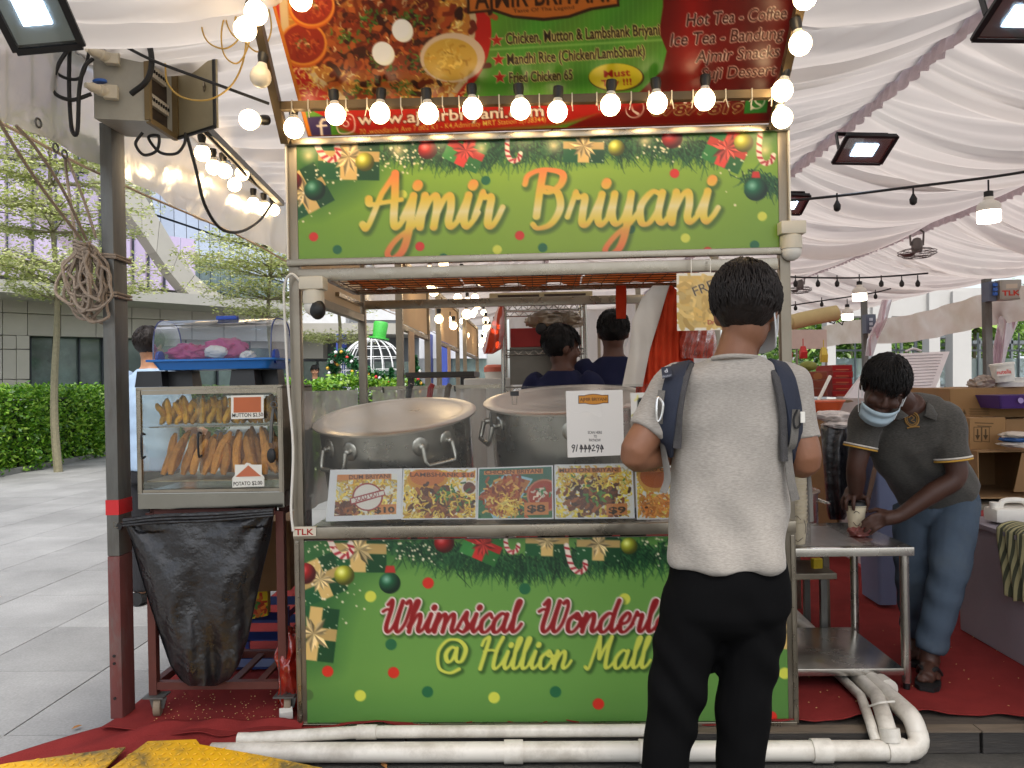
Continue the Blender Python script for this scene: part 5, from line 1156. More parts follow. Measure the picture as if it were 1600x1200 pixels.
bc = thing('binder_clip', 'binder clip holding the bin bag to the tent post', 'clip', tuple(PY(188, 822, 3.02)))
MB().box(PY(188, 822, 3.02), (.022, .02, .022), roty(.5)).build('clip_body', black_plastic, bc); MB().tube([PY(183, 818, 3.0), PY(178, 815, 2.99), PY(178, 824, 2.99), PY(184, 824, 3.0)], .0018, 5).build('clip_wire', steel, bc)
# things stored behind the trolley
cr8 = thing('crate', 'blue plastic crate behind the brown trolley', 'crate', tuple(PY(415, 1010, 3.62)))
for k, z in enumerate((.16, .25, .34)): 
    c = PY(414, 990, 3.65); MB().loft([rr(c.x - .14, c.x + .14, 3.55, 3.8, z, .02), rr(c.x - .15, c.x + .15, 3.54, 3.81, z + .04, .02)], cap=False).build('crate_band', M('dark_blue_crate', (24, 48, 104), .45), cr8)
for sx in (-.145, .145):
    for sy in (3.545, 3.805): c = PY(414, 990, 3.65); MB().box((c.x + sx, sy, .26), (.018, .018, .29)).build('crate_corner', M('dark_blue_crate'), cr8)
MB().box((PY(414, 990, 3.65).x, 3.675, .115), (.28, .24, .012)).build('crate_base', M('dark_blue_crate'), cr8)
yp_ = PY(407, 950, 3.5)
cv = Canvas([(390, 925), (418, 922), (418, 962), (390, 968)], 50, 70, (226, 200, 40)); cv.grains(lambda g_: (g_.normal(404, 6), g_.normal(950, 8)), 60, ((200, 60, 30), (226, 120, 40), (60, 120, 40)), (4, 9), 4, 9)
pk = thing('snack_packet', 'yellow food packet with vegetables behind the bin bag', 'packet', tuple(yp_)); cv.sheet('printed_packet', *[PY(x, y, 3.52) for x, y in ((390, 925), (418, 922), (418, 962), (390, 968))], print_card, pk)
MB().prism([PY(x, y, 3.523) for x, y in ((390, 925), (418, 922), (418, 962), (390, 968))], (0, .04, 0)).build('packet_back', M('packet_yellow', (214, 186, 40), .4), pk)
card_m = M('cardboard', (150, 116, 78), .85, 0, .12, 6, bump=.1, dirt=.25, dirtcol=(112, 86, 58))
one('cardboard_box', MB().box((PY(425, 850, 3.6).x, 3.62, PY(425, 860, 3.6).z), (.22, .3, .32), rotz(.1), .004), card_m, 'brown cardboard box behind the trolley beside the stall base', 'cardboard box')
red_film = M_film('red_bag_film', (232, 60, 40), .25, .2, .12, (216, 58, 38), wr=.8, wscale=16)
crumple('plastic_bag', PY(458, 1050, 3.16), .055, .1, .16, red_film, 2.2, 'red plastic bag slumped on the carpet between trolley and stall', 'plastic bag', .3)
for k, (px_, py_, a) in enumerate(((447, 1122, .4),)):
    c = PZ(px_, py_, .106); one('paper_scrap', MB().box(c + Vector((0, 0, .018)), (.05, .03, .034), rotz(a) @ rotx(.3)), white_plastic, 'small white paper scrap by the trolley castor', 'paper')
# crumbs on the carpet
mb = MB(); g = np.random.default_rng(17)
for k in range(190):
    x = g.uniform(-1.6, -.98); y = 2.96 + abs(g.normal(0, .25)); s = g.uniform(.0008, .0026)
    mb.box((x, y, .106 + s * .5), (s * 2, s * 1.4, s), rotz(g.uniform(0, 3)))
for k in range(80): x = g.uniform(1.0, 2.2); y = g.uniform(3.05, 4.2); s = g.uniform(.001, .0025); mb.box((x, y, .105 + s * .5), (s * 2.4, s * 1.2, s), rotz(g.uniform(0, 3)))
one('crumbs', mb, M('crumb', (206, 170, 110), .8, 0, .2), 'pale batter crumbs and litter specks strewn over the red carpet', 'crumbs', None, False, 'stuff')

# ---- leaves
def leaves(name, C, size, m, parent=None, flat=0.5, seed=0, tone=None, aspect=.5):
    """quads at centres C (N,3)"""
    g = np.random.default_rng(seed); N = len(C); a = g.normal(size=(N, 3)); a /= np.linalg.norm(a, axis=1)[:, None]
    nrm = g.normal(size=(N, 3)); nrm[:, 2] = np.abs(nrm[:, 2]) + flat * 2; nrm /= np.linalg.norm(nrm, axis=1)[:, None]
    t = np.cross(nrm, a); t /= np.linalg.norm(t, axis=1)[:, None] + 1e-9; b = np.cross(nrm, t); s = size * g.uniform(.6, 1.3, (N, 1))
    V = np.stack([C - t * s, C - b * s * aspect, C + t * s, C + b * s * aspect], 1).reshape(-1, 3); F = np.arange(4 * N).reshape(-1, 4)
    me = bpy.data.meshes.new(name); fast_mesh(me, V, F)
    v = g.uniform(0, 1, N) if tone is None else np.clip(tone + g.normal(0, .12, N), 0, 1); col = np.repeat(np.stack([v, v, v, np.ones(N)], 1), 4, 0).astype(np.float32)
    at = me.color_attributes.new('leaf', 'FLOAT_COLOR', 'POINT'); at.data.foreach_set('color', col.ravel())
    return mesh_obj(name, me, m, parent)
bark = M('bark', (128, 122, 98), .9, 0, .2, 20, bump=.5)
var_leaf = M_leaf('pale_variegated_leaf', ((138, 152, 82), (176, 188, 112), (208, 212, 150), (224, 224, 186)), .4)
def tiered_tree(base, h, tiers, label, seed):
    g = np.random.default_rng(seed); b = Vector(base); t = thing('tree', label, 'tree', tuple(b), 'young trees on the plaza')
    trunk = [b + Vector((.05 * math.sin(k * 1.3 + seed), 0, h * k / 8)) for k in range(9)]
    MB().tube(cr(trunk, 3), [.075 * (1 - .75 * k / 24) for k in range(25)], 8).build('trunk', bark, t, True)
    C = []; mb = MB()
    for z, r, dx in tiers:
        c = b + Vector((dx, 0, z))
        for k in range(int(9 + r * 3)):
            a = g.uniform(0, 6.28); L = r * g.uniform(.7, 1.05); tip = c + Vector((math.cos(a) * L, math.sin(a) * L, g.uniform(-.06, .16))); root = Vector((b.x, b.y, b.z + z - .12))
            mb.tube([root, root.lerp(tip, .5) + Vector((0, 0, .04)), tip], [.018, .010, .004], 4)
            n = int(120 * r); u = g.uniform(.18, 1.02, n) ** .8; w = .10 + .22 * (1 - np.abs(u - .6)); P = np.array(root)[None] * (1 - u)[:, None] + np.array(tip)[None] * u[:, None]
            perp = np.array([-math.sin(a), math.cos(a), 0]); P = P + perp * (g.normal(0, 1, n) * w)[:, None] + np.stack([0 * u, 0 * u, g.normal(.03, .05, n)], 1); C.append(P)
    mb.build('branch', bark, t); C = np.concatenate(C)
    leaves('crown', C, .042, var_leaf, t, .9, seed)
    return t
def yb_of(px_, d): return PY(px_, 600, d)
d1 = 13.5; q = PY(88, 600, d1)
zz = lambda py_, d: PY(90, py_, d).z
tiered_tree((q.x, d1, 0), zz(150, d1), [(zz(458, d1), 1.35, .5), (zz(432, d1), 2.0, .2), (zz(405, d1), 1.6, -.3), (zz(352, d1), 1.9, .1), (zz(325, d1), 1.5, .4), (zz(278, d1), 1.5, .5), (zz(240, d1), 1.4, -.4), (zz(205, d1), 1.2, 0)], 'young tree with tiers of pale leaves behind the hanging rope coil', 3)
d2 = 15.5; q = PY(425, 600, d2); zz2 = lambda py_: PY(400, py_, d2).z
tiered_tree((q.x, d2, 0), zz2(330), [(zz2(490), 1.0, -.2), (zz2(460), 1.5, -.3), (zz2(425), 1.5, -.2), (zz2(408), 1.9, -.3), (zz2(378), 1.3, -.1), (zz2(352), 1.0, 0)], 'young tree with tiers of pale leaves behind the bread box', 5)
d3 = 18; q = PY(530, 600, d3); tiered_tree((q.x, d3, 0), 4.6, [(2.6, 1.0, 0), (3.3, 1.2, 0), (4.0, 1.0, 0)], 'young tree with tiers of pale leaves seen through the stall opening', 8)
# hedges
hedge_leaf = M_leaf('hedge_leaf', ((52, 96, 22), (88, 142, 32), (134, 184, 50), (172, 206, 84)), .35)
def hedge(pts, h, depth, n, label, seed, size=.045):
    g = np.random.default_rng(seed); t = thing('hedge', label, 'hedge', tuple(pts[0]), 'clipped hedges on the plaza'); C = []; mb = MB()
    for a, b in zip(pts[:-1], pts[1:]):
        a, b = np.array(a), np.array(b); d = b - a; L = np.linalg.norm(d); pn = np.array([-d[1], d[0], 0]) / L; pn = pn if pn @ ((a + b) / 2) > 0 else -pn
        m_ = int(n * L); u = g.uniform(0, 1, m_); f = g.uniform(0, 1, m_) < .62; v = np.where(f, g.normal(.02, .05, m_), g.uniform(0, 1, m_)); z = np.where(f, g.uniform(0.02, 1, m_), 1 + g.normal(0, .03, m_))
        lump = .07 * np.sin(u * L * 3.1 + seed) + .05 * np.sin(u * L * 7.3); edge = np.clip((z - .85) / .15, 0, 1) * .12 * f
        C.append(a[None] + d[None] * u[:, None] + pn[None] * (v * depth - lump * f + edge)[:, None] + np.array([0, 0, 1])[None] * (z * h * (1 + .04 * np.sin(u * L * 5 + 2)))[:, None])
        mb.box(((a + b) / 2 + pn * depth * .55) + np.array([0, 0, h * .45]), (L, depth * .75, h * .86), rotz(math.atan2(d[1], d[0])))
    leaves('foliage', np.concatenate(C), size, hedge_leaf, t, .25, seed, None, .55)
    mb.build('twig_core', M('hedge_core', (40, 56, 22), .9, 0, .3, 8), t)
    for a, b in zip(pts[:-1], pts[1:]):
        a, b = Vector(a), Vector(b); MB().bar(a + Vector((0, -.02, .05)), b + Vector((0, -.02, .05)), .12, .10).build('kerb_stone', M('kerb_grey', (120, 120, 116), .8), t)
ha, hb = PZ(-70, 758, 0), PZ(168, 712, 0); hc = hb + (hb - ha) * 1.6
hedge([ha, hb, hc], 1.46, 1.6, 3000, 'bright green clipped hedge edging the grey plaza', 1)
hd = PY(455, 600, 11); he = PY(650, 600, 12.5)
hedge([(hd.x, 11.0, 0), (he.x, 12.5, 0)], 1.49, .9, 2600, 'sunlit lime hedge seen through the stall opening', 2, .04)
strap_leaf = M_leaf('strap_leaf', ((66, 104, 44), (104, 146, 70), (150, 180, 110)), .3)
def strap_plant(c, n, L, label, seed):
    g = np.random.default_rng(seed); V = []; F = []; col = []; c = np.array(c)
    for k in range(n):
        a = g.uniform(0, 6.28); l = L * g.uniform(.6, 1.1); d = np.array([math.cos(a), math.sin(a), 0]); p = np.array([-d[1], d[0], 0]); o = len(V); tone = g.uniform()
        for i in range(5):
            t = i / 4; q_ = c + d * l * .75 * t + np.array([0, 0, l * (1.1 * t - .75 * t * t)]); w = .022 * (1 - t * .9); V += [q_ - p * w, q_ + p * w]; col += [tone, tone]
        F += [(o + 2 * i, o + 2 * i + 1, o + 2 * i + 3, o + 2 * i + 2) for i in range(4)]
    me = bpy.data.meshes.new('strap_plant'); fast_mesh(me, np.array(V), np.array(F)); col = np.array(col); at = me.color_attributes.new('leaf', 'FLOAT_COLOR', 'POINT'); at.data.foreach_set('color', np.stack([col, col, col, 0 * col + 1], 1).astype(np.float32).ravel())
    tag(mesh_obj('strap_plant', me, strap_leaf), label, 'plant', 'strap-leaved plants behind the hedge')
for k, px_ in enumerate((75, 110, 140, 205, 228, 330, 345, 300, 15)):
    q = PY(px_, 604, 16.2 + .35 * (k % 3)); strap_plant((q.x, q.y, 1.28), 34, .62, ('strap-leaved plant tuft by the tree trunk above the hedge', 'strap-leaved plant tuft beside the tent post above the hedge', 'strap-leaved plant tuft under the bread box tray')[0 if px_ < 120 else 1 if px_ < 240 else 2], 50 + k)

# ---- mall building
def PV(px_, py_, a, b, off=0.0):
    """pixel on the vertical plane through plan points a,b, pushed back by off"""
    d = ray(px_, py_); t = Vector((b[0] - a[0], b[1] - a[1], 0)).normalized(); n = Vector((-t.y, t.x, 0)); n = n if n.y > 0 else -n
    p0_ = Vector((a[0], a[1], 0)) + n * off; k = (p0_ - CAM).dot(n) / d.dot(n); return CAM + d * k
PA0, PA1 = (-12.6, 18.0), (-7.75, 23.9)
q0, q1 = PY(255, 600, 20.5), PY(435, 600, 27.0); PB0, PB1 = (q0.x, q0.y), (q1.x, q1.y)
mall = thing('mall_building', 'grey clad shopping mall with curved glass curtain wall', 'building', (-11, 20, 0))
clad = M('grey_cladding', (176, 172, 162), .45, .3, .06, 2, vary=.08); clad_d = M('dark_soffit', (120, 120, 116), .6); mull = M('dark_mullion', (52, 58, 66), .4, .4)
gl1 = M('curtain_glass', (206, 212, 226), .06, .6, .06, .6, vary=.10); gl2 = M('pink_tint_glass', (196, 178, 204), .08, .5, .15, .35, vary=.12, dirt=.3, dirtcol=(206, 190, 214)); gl3 = M('shop_glass', (96, 110, 108), .08, .3, .35, .9, vary=.25, dirt=.7, dirtcol=(150, 176, 172))
def vq(quad, a, b, off, depth, name, m, parent=mall):
    P = [PV(x, y, a, b, off) for x, y in quad]; t = Vector((b[0] - a[0], b[1] - a[1], 0)).normalized(); n = Vector((-t.y, t.x, 0)); n = n if n.y > 0 else -n
    return MB().prism(P, n * depth).build(name, m, parent)
ly = lambda x, y0, y1: y0 + (y1 - y0) * x / 450.0     # receding horizontal through (0,y0),(450,y1)
# backing wall so nothing shows through
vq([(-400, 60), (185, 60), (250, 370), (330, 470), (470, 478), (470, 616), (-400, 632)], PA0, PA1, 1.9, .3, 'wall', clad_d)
# canopy slab and soffit
sl = [PV(-300, 405, PA0, PA1, -1.6), PV(452, 471, PA0, PA1, -1.6)]; nA = Vector((-(PA1[1] - PA0[1]), PA1[0] - PA0[0], 0)).normalized(); nA = nA if nA.y > 0 else -nA
zc_ = PV(0, 436, PA0, PA1, -1.6).z
MB().prism([Vector((sl[0].x, sl[0].y, zc_ - .28)), Vector((sl[1].x, sl[1].y, zc_ - .28)), Vector((sl[1].x, sl[1].y, zc_)), Vector((sl[0].x, sl[0].y, zc_))], nA * 3.4).build('canopy_slab', M('pale_cladding', (168, 166, 158), .5, .2, .05, 2), mall)
cols = [-120, -60, 4, 43, 95, 150, 206, 250, 300, 350, 400, 450]
for i in range(len(cols) - 1):
    a_, b_ = cols[i] + .5, cols[i + 1] - .5
    vq([(a_, ly(a_, 455, 482)), (b_, ly(b_, 455, 482)), (b_, ly(b_, 487, 508)), (a_, ly(a_, 487, 508))], PA0, PA1, 0, .3, 'cladding_panel', clad)
    vq([(a_, ly(a_, 488.5, 509)), (b_, ly(b_, 488.5, 509)), (b_, ly(b_, 523, 534)), (a_, ly(a_, 523, 534))], PA0, PA1, .15, .3, 'cladding_panel', clad)
for (a_, b_) in ((-60, 3), (4.5, 25), (26, 46)):
    for (ya_, yb2) in ((524, 545), (546, 592), (593, 616)): vq([(a_, ya_), (b_, ya_ + .8), (b_, yb2), (a_, yb2)], PA0, PA1, .1, .3, 'cladding_panel', clad)
shopc = [48, 86, 124, 160, 190, 240, 290, 340, 390, 450]
for i in range(len(shopc) - 1):
    a_, b_ = shopc[i] + 1, shopc[i + 1] - 1; w_ = vq([(a_, ly(a_, 524, 536)), (b_, ly(b_, 524, 536)), (b_, 612), (a_, 612)], PA0, PA1, .7, .05, 'shop_window', gl3)
    vq([(a_ - 1.6, ly(a_, 524, 536)), (a_ + .6, ly(a_, 524, 536)), (a_ + .6, 612), (a_ - 1.6, 612)], PA0, PA1, .6, .1, 'window_mullion', mull, w_)
# left curtain wall
cs = [-140, -90, -40, 12, 52, 88, 123, 158, 190, 209, 233, 258, 282, 306]; rows_ = [60, 150, 240, 330, 432]
for i in range(len(cs) - 1):
    for j in range(4):
        if cs[i] > 180 and j < 3: continue
        a_, b_ = cs[i] + .8, cs[i + 1] - .8; f = lambda x, y: y + (x + 40) * .13 * (432 - y) / 250.0 + (x * .085 if y > 400 else x * .085)
        w_ = vq([(a_, f(a_, rows_[j])), (b_, f(b_, rows_[j])), (b_, f(b_, rows_[j + 1]) - 1.6), (a_, f(a_, rows_[j + 1]) - 1.6)], PA0, PA1, 1.6, .05, 'glass_pane', gl2)
    yt_ = 60 if cs[i] < 185 else 330 + (cs[i] - 185) * 1.0
    vq([(cs[i] - .9, yt_), (cs[i] + .9, yt_), (cs[i] + .9, 470), (cs[i] - .9, 470)], PA0, PA1, 1.5, .14, 'mullion', mull)
vq([(-140, f(-140, 240) - 1), (190, f(190, 240) - 1), (190, f(190, 240) + 1), (-140, f(-140, 240) + 1)], PA0, PA1, 1.5, .14, 'mullion', mull)
# right curtain wall, receding
cb = [205, 231, 254, 275, 294, 313, 330, 346, 361, 376, 390, 403, 415, 427, 438, 449]; zr2 = [PV(255, y, PB0, PB1, 4.0).z for y in (478, 440, 390, 340, 295, 250, 205, 160, 110)]
for i in range(len(cb) - 1):
    pa, pb = PV(cb[i] + .5, 500, PB0, PB1, 4.0), PV(cb[i + 1] - .5, 500, PB0, PB1, 4.0)
    for j in range(len(zr2) - 1):
        z0_, z1_ = zr2[j] + .04, zr2[j + 1] - .04; MB().prism([(pa.x, pa.y, z0_), (pb.x, pb.y, z0_), (pb.x, pb.y, z1_), (pa.x, pa.y, z1_)], (-.05, .02, 0)).build('glass_pane', gl1 if j > 1 else gl3, mall)
pa, pb = PV(205, 500, PB0, PB1, 4.1), PV(450, 500, PB0, PB1, 4.1)
MB().prism([(pa.x, pa.y, zr2[0]), (pb.x, pb.y, zr2[0]), (pb.x, pb.y, zr2[-1]), (pa.x, pa.y, zr2[-1])], (-.3, .1, 0)).build('wall', mull, mall)
# sweeping diagonal band
up_ = [(150, 215), (195, 262), (222, 300), (250, 345), (280, 395), (305, 430), (330, 452), (362, 468)]; dn_ = [(150, 285), (195, 325), (222, 362), (245, 395), (268, 428), (288, 452), (305, 468), (318, 474)]
for i in range(len(up_) - 1): vq([up_[i], (up_[i + 1][0] - .6, up_[i + 1][1] - .6), (dn_[i + 1][0] - .6, dn_[i + 1][1] - .6), dn_[i]], PA0, PA1, -.9, .5, 'band_panel', clad)
vq([(240, 460), (450, 468), (450, 545), (240, 540)], PA0, PA1, .62, .05, 'recess_wall', clad)

# far wing behind the row of stalls
wing = thing('mall_wing', 'grey mall wing with blue columns behind the Christmas globe', 'building', (-4, 24, 0))
def fq(x0, y0, x1, y1, Y, d, name, m, parent): 
    P = [PY(x0, y0, Y), PY(x1, y0, Y), PY(x1, y1, Y), PY(x0, y1, Y)]; return MB().prism(P, (0, d, 0)).build(name, m, parent)
fq(440, 470, 760, 640, 26, .5, 'wall', M('grey_wall', (130, 134, 138), .7, 0, .2, .5), wing)  # wing wall in its own mottled mid grey
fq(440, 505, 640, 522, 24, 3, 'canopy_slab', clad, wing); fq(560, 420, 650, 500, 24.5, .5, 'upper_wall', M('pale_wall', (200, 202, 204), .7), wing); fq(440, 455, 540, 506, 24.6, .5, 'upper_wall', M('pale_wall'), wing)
fq(465, 522, 505, 560, 25, .5, 'cladding_panel', clad, wing); bl_m = M('blue_column', (54, 72, 150), .5)
for x in (525, 664, 690): fq(x, 522, x + 9, 606, 23.5, .6, 'column', bl_m, wing)
for k in range(7): fq(472 + k * 26, 565, 494 + k * 26, 606, 25.5, .1, 'shop_window', gl3, wing)
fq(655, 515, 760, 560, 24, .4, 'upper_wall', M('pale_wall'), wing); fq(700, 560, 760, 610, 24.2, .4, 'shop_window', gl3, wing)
# Christmas globe
cg = PY(582, 578, 15.0); rg = .62
xg = thing('christmas_globe', 'white wire Christmas globe with a green hat and bauble garland', 'decoration', (cg.x, cg.y, cg.z - rg)); wire = M('white_wire', (232, 234, 236), .5)
for k in range(9): a = math.pi * k / 9; MB().tube([cg + Vector((rg * math.sin(t) * math.cos(a), rg * math.sin(t) * math.sin(a), rg * math.cos(t))) for t in np.linspace(0, 6.28, 37)[:-1]], .011, 5, closed=True).build('rib', wire, xg)
for k in range(1, 8): t = math.pi * k / 8; MB().tube([cg + Vector((rg * math.sin(t) * math.cos(a), rg * math.sin(t) * math.sin(a), rg * math.cos(t))) for a in np.linspace(0, 6.28, 37)[:-1]], .008, 5, closed=True).build('hoop', wire, xg)
hb_ = cg + Vector((.14, 0, rg * .98)); MB().lathe([(.20, 0), (.20, .03), (.13, .035), (.145, .30), (.12, .34), (.01, .35)], hb_, 18, roty(.15)).build('hat', M('glitter_green', (70, 180, 70), .5, 0, .3, 60), xg, True)
gar = cr([cg + Vector((-rg * 1.05, -.3, -rg)), cg + Vector((-rg * 1.12, -.3, 0)), cg + Vector((-rg * .8, -.5, .3)), cg + Vector((-.1, -.62, .0)), cg + Vector((.45, -.62, -.2)), cg + Vector((.9, -.5, -.35)), cg + Vector((1.2, -.4, -.6))], 10)
g = np.random.default_rng(3); C = np.concatenate([np.array(p)[None] + g.normal(0, .055, (70, 3)) for p in gar]); leaves('garland', C, .035, M_leaf('fir_green', ((20, 66, 34), (36, 96, 52), (60, 130, 76)), .2), xg, .2, 4)
for k, p in enumerate(gar[::2]): MB().ball(Vector(p) + Vector((g.normal(0, .05), -.09, g.normal(0, .05))), .035, 8, 6).build('bauble', M(('bauble_red', 'bauble_white', 'bauble_gold')[k % 3], ((196, 36, 36), (230, 230, 230), (206, 160, 50))[k % 3], .25), xg, True)
stand = PY(582, 645, 15.0); MB().lathe([(.35, 0), (.30, .9), (.12, 1.0)], (cg.x, cg.y, 0), 14).build('stand', M('fir_stand', (40, 84, 50), .8), xg, True)
def pot_tree(px_, Y, h, r, label, seed):
    q = PY(px_, 600, Y); g = np.random.default_rng(seed); t = thing('christmas_tree', label, 'tree', (q.x, Y, 0), 'Christmas trees by the globe'); n = 2600; z = g.uniform(0, 1, n) ** .8; a = g.uniform(0, 6.28, n); rad = r * (1 - z) * (.75 + .3 * np.sin(z * 40)) * g.uniform(.6, 1, n)
    leaves('crown', np.stack([q.x + rad * np.cos(a), Y + rad * np.sin(a), .3 + z * (h - .3)], 1), .05, M_leaf('fir_green', ()), t, .2, seed); MB().tube([(q.x, Y, 0), (q.x, Y, h * .9)], [.05, .01], 6).build('trunk', bark, t)
    for k in range(26):
        z = g.uniform(.05, .9); a = g.uniform(0, 6.28); MB().ball((q.x + r * (1 - z) * math.cos(a), Y + r * (1 - z) * math.sin(a), .3 + z * (h - .3)), .035, 8, 6).build('bauble', M(('bauble_red', 'bauble_white', 'bauble_gold')[k % 3]), t, True)
pot_tree(612, 14.2, 1.75, .5, 'green Christmas tree with red and white baubles before the wire globe', 3); pot_tree(650, 15, 2.0, .5, 'taller Christmas tree with baubles beside the blue columns', 4)

# ---- stalls further down the row: posts, rails, plastic sheets
peach = M_cloth('peach_pvc_sheet', ()); 
for k, (Y0, Y1) in enumerate(((5.15, 6.45), (7.2, 8.9), (9.8, 11.8))):
    lb = ('bare steel stall frame with a peach sheet just behind the biryani stall', 'steel stall frame with brown cloth second behind the biryani stall', 'steel stall frame with peach sheets third behind the biryani stall')[k]
    t = thing('stall_frame', lb, 'stall frame', (-.92, Y0, .1), 'stall frames down the row')
    for y in (Y0, Y1):
        for x in (-.92, .95): 
            if x > 0 and k == 0: continue
            MB().box((x, y, 1.2), (.045, .045, 2.2)).build('post', steel_dull, t)
    for z in (1.82, 2.28): MB().bar((-.92, Y0 + .023, z), (-.92, Y1 - .023, z), .035).build('rail', steel_dull, t)
    MB().box((-.92, (Y0 + Y1) / 2, 2.06), (.004, Y1 - Y0 - .05, .42)).build('side_sheet', peach, t)
    if k < 2: MB().box((-.90, Y0 + .35 + .3 * k, 1.66), (.01, .22, .3)).build('hanging_cloth', M('brown_cloth', (128, 80, 64) if k else (196, 170, 140), .9), t)
V = np.zeros((8, 40, 3))
for i in range(8):
    for j in range(40): V[i, j] = (-.972 + .006 * math.sin(j * .9 + i), 3.05 + 1.1 * j / 39, 1.405 - .5 * i / 7)
tag(grid_mesh('side_screen', V, M_film('clear_screen_film', (226, 222, 214), .45, .2, .02, (226, 220, 212), wr=.3, wscale=5), None, True), 'milky plastic screen down the open side of the stall by the pot', 'plastic screen')
# side screen and bench behind the pots
ps = M_film('clear_screen_film', (226, 222, 214), .45, .2, .06, (220, 212, 202), wr=.3, wscale=5)
V = np.zeros((10, 60, 3))
for i in range(10):
    for j in range(60): V[i, j] = (-.90 + .62 * j / 59, 4.16 + .008 * math.sin(j * .7) + .006 * math.sin(j * .31 + i), 1.40 - .5 * i / 9)
sc_ = grid_mesh('plastic_screen', V, ps, None, True); tag(sc_, 'milky plastic screen clipped along the back rail behind the shallower pot', 'plastic screen')
for k in range(4): MB().bar((-.84 + k * .13, 4.15, 1.415), (-.835 + k * .13, 4.15, 1.385), .008).build('clip', black_plastic, sc_)
MB().bar((-.92, 4.17, 1.41), (-.2, 4.17, 1.41), .02).build('top_rail', steel, sc_)
bn_ = thing('work_bench', 'dark steel bench with cooking gear behind the pots', 'bench', tuple(PY(690, 600, 5.2)))
c = PY(690, 590, 5.2); MB().box((c.x, 5.35, c.z + .02), (.46, .5, .035)).build('bench_top', M('dark_steel', (66, 64, 60), .5, .5), bn_)
for sx in (-.2, .2): MB().box((c.x + sx, 5.15, (c.z) / 2 + .05), (.04, .04, c.z - .1)).build('leg', M('dark_steel'), bn_)
MB().box((c.x + .19, 5.09, c.z - .05), (.10, .02, .10)).build('control_box', black_plastic, bn_)
cw = PY(762, 630, 4.8); one('white_cabinet', MB().box((cw.x, 5.0, .78), (.30, .35, 1.36), None, .01), white_plastic, 'plain white cabinet standing behind the gap between the pots', 'cabinet')
cc_ = thing('storage_tub', 'white tub with an orange lid behind the gap between the pots', 'tub', (cw.x, 4.95, 1.46)); MB().lathe([(.06, -.02), (.065, .02)], (cw.x + .04, 4.92, 1.48), 20).build('tub_body', white_plastic, cc_, True); MB().lathe([(.068, .0), (.068, .03), (.05, .045), (.01, .047)], (cw.x + .04, 4.92, 1.50), 20).build('lid', M('orange_lid', (214, 110, 86), .5), cc_, True)
# ladles standing behind the shallower pot
for (px_, col, lb) in ((640, (50, 48, 46), 'dark scoop handle poking up behind the shallower pot'), (673, (150, 34, 34), 'red ladle handle poking up behind the shallower pot'), (700, (96, 82, 66), 'brown wooden paddle poking up behind the shallower pot')):
    p = PY(px_, 606, 3.95); one('ladle', MB().tube([p + Vector((-.05, .02, -.30)), p, p + Vector((.012, 0, .02))], [.01, .016, .012], 8), M('handle_%d' % px_, col, .5), lb, 'ladle', None, True)

# ---- rack at the back of the stall
YR = 4.55
ax0, ax1 = PY(785, 500, YR).x, PY(914, 500, YR).x; ztop = PY(850, 463, YR).z
rk = thing('wire_shelving', 'chrome wire shelving rack behind the deeper pot', 'rack', (ax0, YR, .1)); chrome = M('chrome_rack', (182, 178, 170), .25, .9)
for x in (ax0, ax1):
    for y in (YR, YR + .4): MB().tube([(x, y, .1), (x, y, ztop)], .0125, 10).build('post', chrome, rk, True)
for z in (ztop - .05, 1.62, 1.40):
    for y in (YR, YR + .4):
        mb = MB(); mb.tube([(ax0, y, z), (ax1, y, z)], .004, 6); mb.tube([(ax0, y, z - .03), (ax1, y, z - .03)], .004, 6); mb.tube([(ax0 + (ax1 - ax0) * k / 16, y, z - (.03 if k % 2 else 0)) for k in range(17)], .003, 5); mb.build('shelf_truss', chrome, rk)
    mb = MB()
    for k in range(14): mb.tube([(ax0 + (ax1 - ax0) * k / 13, YR, z), (ax0 + (ax1 - ax0) * k / 13, YR + .4, z)], .0025, 5)
    mb.build('shelf_wire', chrome, rk)
p = PY(845, 463, YR - .1); hw = .30
ht = thing('strip_heater', 'beige strip heater box with dark slots on top of the wire rack', 'heater', tuple(p)); MB().box(p + Vector((0, .1, .0)), (.60, .16, .055), None, .006).build('case', M('beige_metal', (176, 160, 124), .5, .1), ht)
for s_ in (-.13, .14): MB().box(p + Vector((s_, .018, .008)), (.24, .008, .012)).build('slot', M('slot_brown', (60, 44, 34), .7), ht)
q0_, q1_ = PY(797, 513, YR + .02), PY(872, 541, YR + .02); one('carton', MB().box(((q0_.x + q1_.x) / 2, YR + .18, (q0_.z + q1_.z) / 2), (q1_.x - q0_.x, .3, q0_.z - q1_.z), None, .003), M('red_carton', (160, 32, 28), .55, 0, .08, 5), 'flat red carton on the wire rack behind the workers', 'carton')
q0_, q1_ = PY(796, 543, YR), PY(870, 600, YR); one('steel_hood', MB().box(((q0_.x + q1_.x) / 2, YR + .02, (q0_.z + q1_.z) / 2), (q1_.x - q0_.x, .012, q0_.z - q1_.z)), M('smoky_panel', (92, 86, 78), .3, .6, .2, 3), 'smoky steel panel on the rack under the red carton', 'panel')
beige_film = M_film('beige_bag_film', (222, 210, 190), .25, .25, .1, (206, 190, 166), wr=.8, wscale=18)
crumple('plastic_bag', PY(852, 500, YR + .08), .11, .1, .05, beige_film, 4.4, 'crumpled beige plastic bag heaped on the red carton', 'plastic bag', .3); crumple('plastic_bag', PY(886, 500, YR + .1), .09, .1, .05, beige_film, 9.4, 'second beige bag sagging off the carton beside the rack post', 'plastic bag', .3)
one('pouch', MB().ball(PY(846, 514, YR - .03), .036, 14, 10, (1, .6, 1)), black_rubber, 'black pouch hanging in front of the red carton', 'pouch', None, True)

